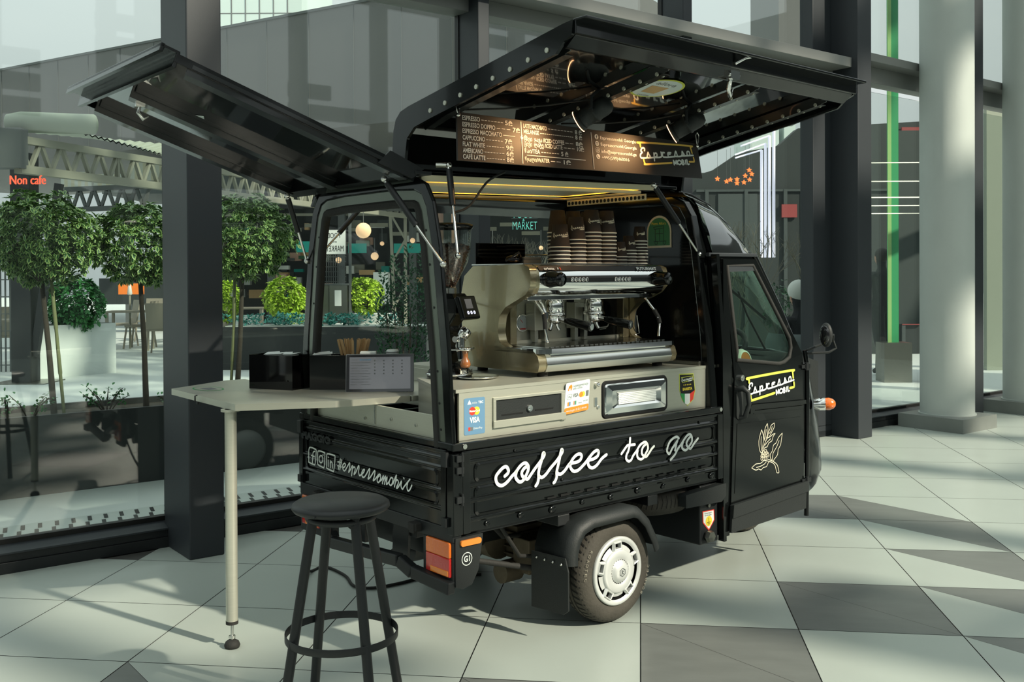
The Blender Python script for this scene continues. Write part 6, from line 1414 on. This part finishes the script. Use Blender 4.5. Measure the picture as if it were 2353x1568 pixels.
m = MB().prism(rrect(.752, .768, 1.140, 1.195, .008), lambda a, b, h: Vector((a, h, b)), .398, .402); m.mi(1).sphere((.760, .397, 1.182), .004, 8); ep('switch_plate', m, ['steel', 'neon_teal'])
m = MB(); m.mi(0).sphere((1.075, .396, 1.178), .009, 10); m.mi(1).cyl((1.115, .40, 1.172), (1.115, .385, 1.172), .013, n=14); ep('lamp_button', m, ['spot_glow', 'rib_dark'])
bfn = plane((0, .3995, 0), (1, 0, 0), (0, 0, 1)); m = MB(); strokes(m, [[(1.135, 1.128), (1.195, 1.132), (1.205, 1.142)]], bfn, .006, 1.0, .001, 3); strokes(m, [[(1.15, 1.121), (1.19, 1.124)]], bfn, .003, 1.0, .001, 1); ep('badge', m, 'steel')
m = MB(); m.tube([(.632, .26, 1.275), (.635, .235, 1.245), (.640, .21, 1.215), (.632, .190, 1.190), (.630, .185, 1.150), (.640, .185, 1.105)], .0055, 8); m.mi(1).tube([(.637, .200, 1.205), (.630, .188, 1.180), (.630, .185, 1.150)], .009, 8); m.mi(0).sphere((.641, .185, 1.100), .008, 8); m.tube([(1.272, .26, 1.278), (1.275, .235, 1.255), (1.285, .215, 1.225), (1.298, .195, 1.195), (1.300, .18, 1.150), (1.275, .165, 1.095)], .0055, 8); m.mi(1).tube([(1.290, .205, 1.210), (1.303, .19, 1.175), (1.298, .178, 1.150)], .0095, 8); m.mi(0).tube([(.690, .30, 1.272), (.692, .27, 1.24), (.700, .26, 1.205)], .007, 8); m.box(.692, .708, .252, .268, 1.185, 1.212)
ep('steam_wand', m, ['chrome', 'black_rubber'])
m = MB(); m.tube([(1.318, .33, 1.18), (1.345, .34, 1.10), (1.32, .34, 1.095), (1.345, .34, 1.07)], .0025, 6); ep('wire_clip', m, 'chrome_soft')
m = MB(); m.box(.56, 1.32, .235, .56, 1.404, 1.408); m.tube([(.60, .55, 1.408), (.60, .55, 1.45), (1.29, .55, 1.45), (1.29, .55, 1.408)], .004, 8); ep('cup_tray', m, 'chrome_soft')
m = MB()
for x in (.60, 1.27):
    for y in (.17, .54): m.cyl((x, y, .9685), (x, y, .99), .022, n=14)
ep('foot', m, 'black_rubber')

# paper cups in upside-down stacks on the machine
def make_cup(big, lab):
    r0, r1, h = (.0425, .0300, .098) if big else (.0335, .0235, .068)
    t_ = thing('paper_cup', lab, 'paper cup', TR, (0, 0, 0)); m = MB(); m.lathe([(r0, .003), (r1, h), (r1 * .9, h), (r1 * .88, h - .006), (0, h - .006)], n=28); obj('sleeve', m, 'cup_brown', t_)
    m = MB().ring((0, 0, .003), r0, .0031, n=28, k=6); obj('rim', m, 'cup_rim', t_); return t_
protoB = protoS = None; ctop = 1.4085
def logo_on_cup(t_, r0, r1, h, ang, cx, sc):
    m = MB()
    def cyf(a, b, hh=0):
        f = b / h; r = lerp(r0, r1, f) + .0008 + hh; th = ang + a / .036; return Vector((r * math.cos(th), r * math.sin(th), b))
    strokes(m, S_logoW, cyf, .0022, .00020 * sc, .0002, 1, (-.033 * sc, h * .42)); strokes(m, S_logoY, cyf, .0026, .00020 * sc, .0001, 1, (-.033 * sc, h * .42)); obj('print', m, 'decal_cream', t_)
stacks = [(.775, .295, 5, 1, 'the shortest big-cup stack'), (.866, .295, 7, 1, 'the second big-cup stack from the left'), (.957, .295, 9, 1, 'the third big-cup stack from the left'), (1.048, .295, 9, 1, 'the rightmost big-cup stack'),
          (.855, .395, 9, 1, 'the hidden back stack at the left end'), (.946, .395, 9, 1, 'the hidden back stack in the middle'), (1.037, .395, 9, 1, 'the hidden back stack at the right'),
          (1.125, .290, 3, 0, 'the shortest small-cup stack'), (1.194, .300, 5, 0, 'the middle small-cup stack'), (1.266, .300, 8, 0, 'the tallest small-cup stack')]
for si, (x, y, n, big, nm) in enumerate(stacks):
    r0, r1, h = (.0425, .0300, .098) if big else (.0335, .0235, .068); pit = .0162 if big else .0142
    for k in range(n):
        top_ = k == n - 1
        lab = ('paper cup upside down on top of ' + nm) if top_ else ('dark paper cup nested upside down in ' + nm)
        mw = TR @ Matrix.Translation((x, y, ctop + k * pit))
        if big and protoB is None: protoB = make_cup(True, lab); protoB.matrix_world = mw; c_ = protoB
        elif not big and protoS is None: protoS = make_cup(False, lab); protoS.matrix_world = mw; c_ = protoS
        else: c_ = dup(protoB if big else protoS, mw, lab)
        c_['label'] = lab
        if not top_: c_['group'] = 'cups nested in ' + nm
        elif 'group' in c_: del c_['group']
        if top_ and si not in (4, 5, 6): logo_on_cup(c_, r0, r1, h, -2.2 + .25 * (si % 3), 0, 1.0 if big else .7)
# small things at the back of the machine top
o = obj('acrylic_panel', MB().box(-.135, .135, -.004, .004, 0, .088), 'acrylic', None, .001, TR @ Matrix.Translation((.655, .535, 1.4085))); tag(o, 'glossy black panel standing on the machine top left of the cups', 'panel')
m = MB(); m.sphere((0, 0, .018), .045, 14, (1, .6, .42)); m.tube([(-.045, 0, .01), (0, -.03, .045), (.045, 0, .012)], .006, 8); o = obj('rubber_mat_roll', m, 'acrylic', None, 0, TR @ Matrix.Translation((.615, .40, 1.4085))); tag(o, 'small crumpled black pouch on the machine top left of the cups', 'pouch')
m = MB(); m.box(-.05, .05, -.02, .02, 0, .016); m.box(-.045, .048, -.018, .018, .016, .028); o = obj('cardboard_pack', m, 'rattan', None, .002, TR @ Matrix.Translation((.700, .40, 1.4085))); tag(o, 'flat brown cardboard pack beside the shortest big-cup stack', 'box')

# coffee grinder with hopper
gb = (.270, .385, .968); t = thing('coffee_grinder', 'black coffee grinder with a glass bean hopper and lit touch screen', 'coffee grinder', TR, gb, .35)
m = MB(); m.lathe([(0, 0), (.085, 0), (.088, .010), (.080, .030), (.070, .040), (.058, .060), (0, .062)], n=36); obj('base', m, 'black_gloss', t)
m = MB().ring((0, 0, .016), .087, .005, n=36, k=8); obj('base_ring', m, 'chrome', t)
bfn = lambda a, b, h=0: Vector((.089 * math.sin(a / .089) , -.0895 * math.cos(a / .089), b)); m = MB(); text(m, 'E5 040', bfn, -.045, .020, .022, width=.09, bold=.001); obj('base_lettering', m, 'chrome_soft', t)
m = MB(); m.loft([[Vector((x * sx, y * sy + oy, z)) for x, y in ((-1, -1), (1, -1), (1, 1), (-1, 1))] for sx, sy, oy, z in ((.045, .04, .02, .05), (.040, .038, .03, .12), (.042, .045, .02, .20), (.050, .065, .0, .25), (.050, .065, 0, .305), (.040, .05, 0, .325))], smooth=False); obj('body', m, 'black_gloss', t, .008)
m = MB(); R_ = Matrix.Rotation(math.radians(-18), 3, 'X'); m.obox((0, -.085, .270), (.118, .022, .092), R_); scn = obj('touch_panel', m, 'black_gloss', t, .006, label='black touch panel')
pf_ = plane(Vector((0, -.085, .270)) + R_ @ Vector((0, -.0118, 0)), (1, 0, 0), R_ @ Vector((0, 0, 1))); m = MB(); m.mi(0); patch(m, [(-.028, -.006), (.020, -.006), (.020, .032), (-.028, .032)], pf_, .0004)
m.mi(1)
for k in range(3): patch(m, circle(-.024 + .022 * k, -.022, .0068, 14), pf_, .0006)
m.mi(2)
for k in range(3): patch(m, rrect(-.0275 + .022 * k, -.0205 + .022 * k, -.0235, -.0205, .001), pf_, .0008)
obj('display', m, ['screen_grey', 'display_glow', 'rib_dark'], scn, label='small grey display with three glowing buttons')
m = MB(); m.cyl((0, 0, .325), (0, 0, .345), .030, n=24); obj('collar', m, 'chrome_soft', t)
prf = [(.022, .345), (.030, .36), (.050, .40), (.074, .445), (.085, .49), (.088, .575)]
m = MB(); m.lathe(prf, n=36); m.lathe([(a - .002, b) for a, b in prf], n=36); obj('hopper', m, 'jar_glass', t, label='clear glass bean hopper')
m = MB(); m.lathe([(.090, .573), (.095, .578), (.095, .588), (.084, .594), (0, .596)], n=36); obj('hopper_lid', m, 'black_gloss', t)
m = MB(); random.seed(3)
for k in range(420):
    z = random.uniform(.352, .505); rr = interp([(.345, .020), (.40, .047), (.445, .069), (.51, .081)], z); a = random.random() * 6.3; q = rr * random.uniform(.80, .97); m.sphere((q * math.cos(a), q * math.sin(a), z), .0062, 6, (1.2, .8, .7))
for k in range(160): a = random.random() * 6.3; q = .080 * random.random() ** .5; m.sphere((q * math.cos(a), q * math.sin(a), .505 + random.uniform(-.01, .012)), .0062, 6, (1.2, .8, .7))
m.lathe([(0, .348), (.020, .35), (.042, .40), (.062, .445), (.074, .50), (0, .506)], n=24)
o = obj('coffee_beans', m, 'coffee', t, label='dark roasted coffee beans inside the hopper'); o['kind'] = 'stuff'
m = MB(); m.lathe([(.024, 0), (.026, .02), (.024, .026)], (0, -.06, .165), (0, -.5, .6), 20); m.cyl((-.03, -.045, .15), (.035, -.045, .15), .012, n=12); m.obox((0, -.055, .11), (.075, .06, .006)); m.tube([(-.035, -.08, .112), (0, -.10, .112), (.05, -.08, .114)], .005, 8); m.cyl((0, -.055, .165), (0, -.055, .112), .014, n=14); obj('fork', m, 'chrome', t)
m = MB().tube([(.0, .06, .27), (.05, .12, .24), (.14, .20, .26), (.30, .24, .31)], .004, 8); obj('cable', m, 'black_rubber', t)
t = thing('coffee_tamper', 'steel coffee tamper with a turned orange-brown wooden handle beside the grinder', 'tamper', TR, (.258, .268, 1.012))
m = MB(); m.lathe([(0, .0), (.017, .004), (.020, .015), (.017, .028), (.010, .040), (.010, .056), (.013, .064)], n=24); obj('handle', m, 'wood_handle', t); m = MB(); m.lathe([(.010, .064), (.025, .067), (.025, .079), (0, .079)], n=28); m.tube([(-.025, 0, .070), (-.040, 0, .068)], .003, 8); obj('tamper_base', m, 'chrome', t)
m = MB(); m.lathe([(0, .002), (.074, .001), (.084, .007), (.086, .010), (.076, .005), (0, .006)], n=48); o = obj('steel_saucer', m, 'chrome', None, 0, TR @ Matrix.Translation((.330, .290, .968))); tag(o, 'round shiny steel tray lying at the foot of the grinder', 'tray')
# folding side table with one steel leg
tb = (-.20, 1.0, .878); t = thing('side_table', 'steel-topped fold-out side table at the back of the truck on one leg', 'table', TR, tb)
poly_ = [(-.470, .685), (-.443, 1.345), (-.127, 1.51), (-.045, 1.50), (-.045, .995), (.150, .990), (.150, .474), (-.150, .525)]
m = MB().prism(poly_, XY, .876, .900); obj('table_top', inst(m, tb), 'steel', t, .003)
m = MB(); sfn = lambda a, b, h=0: Vector((-.33 + a, 1.24 + b, .9004 + h)); m.mi(0); patch(m, circle(0, 0, .055, 28, .095), sfn, 0); m.mi(1); patch(m, circle(0, 0, .048, 28, .086), sfn, .0003); m.mi(2); patch(m, [(-.02, -.05), (.02, -.05), (.026, .03), (-.024, .03)], sfn, .0006); obj('table_sticker', inst(m, tb), ['green', 'steel', 'mail_grey'], t, label='round green-rimmed sticker on the table corner')
m = MB().cyl((-.458, .748, .095), (-.458, .748, .876), .0215, n=28); m.cyl((-.458, .748, .868), (-.458, .748, .876), .035, n=24); lg = obj('leg', inst(m, tb), 'steel', t)
m = MB(); m.cyl((-.458, .748, .088), (-.458, .748, .100), .0225, n=24); m.lathe([(0, 0.001), (.026, .001), (.029, .010), (.024, .022), (.012, .030), (0, .030)], (-.458, .748, 0), (0, 0, 1), 24); obj('foot_pad', inst(m, tb), 'black_rubber', lg)
m = MB(); m.cyl((-.458, .748, .03), (-.458, .748, .09), .006, n=12); m.cyl((-.458, .748, .035), (-.458, .748, .045), .012, n=6); obj('levelling_screw', inst(m, tb), 'chrome_soft', lg)
m = MB(); m.box(-.468, -.462, 1.02, 1.035, .868, .878); m.tube([(-.465, 1.03, .902), (-.474, 1.03, .90), (-.474, 1.03, .878)], .003, 6); obj('edge_clip', inst(m, tb), 'rib_dark', t)

# black acrylic organiser boxes
def obox_thing(P, Q, dep, h, label, div=2):
    P, Q = Vector((*P, 0)), Vector((*Q, 0)); d = Q - P; w_ = d.length; a = math.atan2(d.y, d.x)
    t = thing('organiser_box', label, 'organiser box', TR, (P.x, P.y, .9), a, 'black acrylic organiser boxes'); e = .004
    m = MB(); m.box(0, w_, 0, e, 0, h); m.box(0, w_, dep - e, dep, 0, h); m.box(0, e, e, dep - e, 0, h); m.box(w_ - e, w_, e, dep - e, 0, h); m.box(e, w_ - e, e, dep - e, 0, e); obj('box', m, 'acrylic', t)
    for k in range(1, div): obj('divider', MB().box(w_ * k / div - .002, w_ * k / div + .002, e, dep - e, e, h - .01), 'acrylic', t)
    return t
t1 = obox_thing((-.198, 1.135), (-.105, .940), .118, .140, 'black acrylic organiser box at the left, nearer the grey post')
t2 = obox_thing((-.040, .915), (.110, .785), .095, .140, 'black acrylic organiser box next to the tablet', 3)
def in_box(tt, x, y, z): return tt.matrix_world @ Matrix.Translation((x, y, z))
for k, (tt, x, y, r_, lb) in enumerate([(t1, .09, .05, .15, 'white folded napkin poking out of the left organiser box'), (t1, .16, .06, -.2, 'second white folded napkin in the left organiser box'), (t2, .04, .05, .3, 'white folded napkin in the organiser box next to the tablet')]):
    m = MB(); m.add([(-.04, -.02, 0), (.04, -.025, .004), (.045, .02, .010), (-.035, .025, .002)], [(0, 1, 2, 3)]); m.add([(-.04, -.02, .0), (.04, -.025, .004), (.03, -.01, .014), (-.03, 0, .010)], [(0, 1, 2, 3)])
    m.box(-.032, .036, -.012, .016, -.134, .001); o = obj('napkin', m, 'white', None, 0, in_box(tt, x, y, .1395) @ Matrix.Rotation(r_, 4, 'Z')); tag(o, lb, 'napkin', 'napkins in the organiser boxes')
# wooden stirrers in a black holder
hb = (.150, .885, .8995); t = thing('stirrer_holder', 'square black holder full of wooden stirrers behind the tablet', 'holder', TR, hb, -.6)
m = MB(); w_ = .036; m.box(-w_, w_, -w_, -w_ + .004, 0, .125); m.box(-w_, w_, w_ - .004, w_, 0, .125); m.box(-w_, -w_ + .004, -w_ + .004, w_ - .004, 0, .125); m.box(w_ - .004, w_, -w_ + .004, w_ - .004, 0, .125); m.box(-w_ + .004, w_ - .004, -w_ + .004, w_ - .004, 0, .004); obj('box', m, 'acrylic', t)
sm = None; random.seed(11)
for k in range(30):
    a = 2 * PI * k / 30; r_ = .006 + .020 * random.random(); b0 = Vector((r_ * math.cos(a) * .8, r_ * math.sin(a) * .8, .006)); lean = Vector((math.cos(a) * random.uniform(.14, .30), math.sin(a) * random.uniform(.14, .30), 1)).normalized()
    mw = TR @ Matrix.Translation(Vector(hb)) @ Matrix.Translation(b0) @ lean.to_track_quat('Z', 'Y').to_matrix().to_4x4() @ Matrix.Rotation(random.random() * 3, 4, 'Z')
    if sm is None: m = MB().prism(rrect(-.0055, .0055, 0, .200, .005), lambda p, q, h: Vector((p, h, q)), -.0008, .0008); sm = obj('wooden_stirrer', m, 'wood_light', None, 0, mw); o = sm
    else: o = sm.copy(); C.objects.link(o); o.matrix_world = mw
    tag(o, 'flat light wooden stirrer standing in the bunch behind the tablet', 'stirrer', 'wooden stirrers in the black holder')
o = obj('sugar_box', MB().box(-.032, .032, -.02, .02, 0, .158), 'white', None, .003, TR @ Matrix.Translation((.125, .735, .8995)) @ Matrix.Rotation(-.64, 4, 'Z')); tag(o, 'plain white box whose top shows just above the tablet', 'box')
t = thing('lidded_jar', 'small white-lidded jar just right of the white box behind the tablet', 'jar', TR, (.205, .680, .8995))
obj('glass_body', MB().lathe([(0, 0), (.022, 0), (.023, .01), (.023, .145), (.018, .150)], n=24), 'jar_glass', t); m = MB(); m.mi(0).lathe([(.024, .148), (.025, .150), (.025, .160), (.022, .164), (0, .164)], n=24); m.mi(1).ring((0, 0, .155), .0255, .002, n=24, k=6); obj('lid', m, ['white', 'mail_grey'], t)
# tablet
P, Q = Vector((.020, .738, 0)), Vector((.236, .575, 0)); d = Q - P; w_ = d.length; t = thing('tablet', 'grey tablet computer with a bill screen leaning on the side table', 'tablet', TR, (P.x, P.y, .8995), math.atan2(d.y, d.x))
lean = lambda a, b, h: Vector((a, b * .17 - h, b * .985)); hh = .152
m = MB().prism(rrect(0, w_, 0, hh, .004), lean, -.007, .0); obj('case', m, 'mail_grey', t, .002); m = MB().prism(rrect(.003, w_ - .003, .003, hh - .003, .003), lean, .0, .001); obj('bezel', m, 'screen_dark', t)
m = MB(); m.mi(0).prism([(.015, .013), (w_ - .014, .013), (w_ - .014, hh - .012), (.015, hh - .012)], lean, .001, .0014); m.mi(1)
for k in range(10): patch(m, [(.020, hh - .022 - k * .011), (.045 + .012 * (k % 3), hh - .022 - k * .011), (.045 + .012 * (k % 3), hh - .0235 - k * .011), (.020, hh - .0235 - k * .011)], lean, .0018); patch(m, [(.062, hh - .022 - k * .011), (.090 + .008 * (k % 2), hh - .022 - k * .011), (.090 + .008 * (k % 2), hh - .0235 - k * .011), (.062, hh - .0235 - k * .011)], lean, .0018)
for i in range(4):
    for k in range(5): patch(m, circle(.115 + i * .036, hh - .026 - k * .013, .0030, 8), lean, .0018)
m.mi(2); patch(m, [(.055, hh - .020), (.100, hh - .020), (.100, hh - .025), (.055, hh - .025)], lean, .0017)
obj('screen', m, ['screen_grey', 'mail_grey', 'sticker_blue'], t, label='lit grey screen with rows of small text')
obj('stand', MB().prism([(.0, .006), (.060, .006), (.022, .12), (.016, .12)], lambda a, b, h: Vector((h, a + .009, b - .006)), .06, w_ - .06), 'black_satin', t)
m = MB(); m.tube([(.40, .53, .903), (.37, .55, .908), (.31, .56, .903), (.27, .58, .904)], .003, 8); o = obj('charging_cable', m, 'white', None, 0, TR); tag(o, 'short white charging cable lying right of the tablet', 'cable')

# bar stool
t = thing('bar_stool', 'round matt black metal bar stool standing in front of the tailgate', 'stool', WD, (-.505, 2.905, 0), math.radians(-9))
m = MB(); m.lathe([(0, .673), (.120, .673), (.136, .676), (.143, .684), (.141, .694), (.130, .701), (0, .703)], n=56); m.sphere((-.03, -.142, .683), .003, 6); obj('seat', m, 'black_satin', t)
m = MB().ring((0, 0, .655), .095, .010, n=40, k=8); obj('seat_ring', m, 'black_satin', t)
for k in range(4):
    a = PI / 4 + k * PI / 2; m = MB().tube([(.088 * math.cos(a), .088 * math.sin(a), .668), (.205 * math.cos(a), .205 * math.sin(a), .006)], .0145, 14); l_ = obj('leg', m, 'black_satin', t); obj('rubber_foot', MB().cyl((.205 * math.cos(a), .205 * math.sin(a), .0), (.204 * math.cos(a), .204 * math.sin(a), .014), .0155, n=14), 'black_rubber', l_)
m = MB(); m.lathe([(.161, .300), (.1645, .300), (.1645, .322), (.161, .322), (.161, .300)], n=64); obj('foot_ring', m, 'black_satin', t, .001)
# power cable on the floor
pts = [(.02, .93, .42), (.06, 1.10, .22), (.14, 1.28, .06), (.22, 1.38, .007), (.30, 1.40, .007), (.30, 1.22, .007), (.25, 1.06, .007), (.30, .98, .007), (.42, .96, .007), (.60, .95, .007), (.80, .80, .007)]
P2 = []
for i in range(len(pts) - 1):
    a, b, c_, d_ = [Vector(pts[max(0, min(len(pts) - 1, j))]) for j in (i - 1, i, i + 1, i + 2)]
    for q in range(5): s_ = q / 5; P2.append(.5 * (2 * b + (c_ - a) * s_ + (2 * a - 5 * b + 4 * c_ - d_) * s_ * s_ + (3 * b - a - 3 * c_ + d_) * s_ ** 3))
o = obj('extension_cable', MB().tube(P2, .0065, 8), 'black_rubber', None, 0, TR); tag(o, 'black power cable looping over the floor behind the stool to the truck', 'cable')

# pieces of a part that stand apart become parts of their own
def islands(me):
    n = len(me.vertices); par = list(range(n))
    def fd(a):
        while par[a] != a: par[a] = par[par[a]]; a = par[a]
        return a
    for e in me.edges:
        a, b = fd(e.vertices[0]), fd(e.vertices[1])
        if a != b: par[a] = b
    g = {}
    for i in range(n): g.setdefault(fd(i), []).append(i)
    return list(g.values())
SKIP = {'lettering', 'embossed_name', 'tyre_lettering', 'print', 'screen', 'display', 'foliage', 'coffee_beans', 'tread_pattern', 'wheel_rim', 'hubcap', 'logo', 'succulent_planting', 'panel_joint', 'grid', 'web_bar', 'sign_rail', 'branch', 'stem', 'market_stall', 'payment_sticker', 'payment_card', 'barista_badge', 'arch_sticker', 'g1_badge', 'plant_drawing', 'flap_sticker', 'canopy_sticker', 'body', 'rim'}
for o in list(bpy.data.objects):
    if o.type != 'MESH' or o.parent is None or o.name.split('.')[0] in SKIP or o.data.users > 1 or o.children or len(o.data.vertices) > 12000: continue
    me = o.data; isl = islands(me)
    if len(isl) < 2 or len(isl) > 150: continue
    bb = []
    for g in isl:
        ps = [me.vertices[i].co for i in g]; bb.append((Vector((min(p.x for p in ps), min(p.y for p in ps), min(p.z for p in ps))), Vector((max(p.x for p in ps), max(p.y for p in ps), max(p.z for p in ps)))))
    par = list(range(len(isl)))
    def fd(a):
        while par[a] != a: a = par[a]
        return a
    for a in range(len(isl)):
        for b in range(a):
            gp = Vector([max(0, bb[a][0][k] - bb[b][1][k], bb[b][0][k] - bb[a][1][k]) for k in range(3)]).length
            if gp <= max(.02, .5 * max(max(bb[a][1] - bb[a][0]), max(bb[b][1] - bb[b][0]))): par[fd(a)] = fd(b)
    cl = {}
    for a in range(len(isl)): cl.setdefault(fd(a), []).extend(isl[a])
    if len(cl) < 2 or len(cl) > 100: continue
    for q, vs in enumerate(list(cl.values())[1:]):
        keep = set(vs); c = o.copy(); c.data = me.copy(); C.objects.link(c)
        bm = bmesh.new(); bm.from_mesh(c.data); bm.verts.ensure_lookup_table(); bmesh.ops.delete(bm, geom=[v for v in bm.verts if v.index not in keep], context='VERTS'); bm.to_mesh(c.data); bm.free()
    keep = set(list(cl.values())[0]); bm = bmesh.new(); bm.from_mesh(me); bm.verts.ensure_lookup_table(); bmesh.ops.delete(bm, geom=[v for v in bm.verts if v.index not in keep], context='VERTS'); bm.to_mesh(me); bm.free()
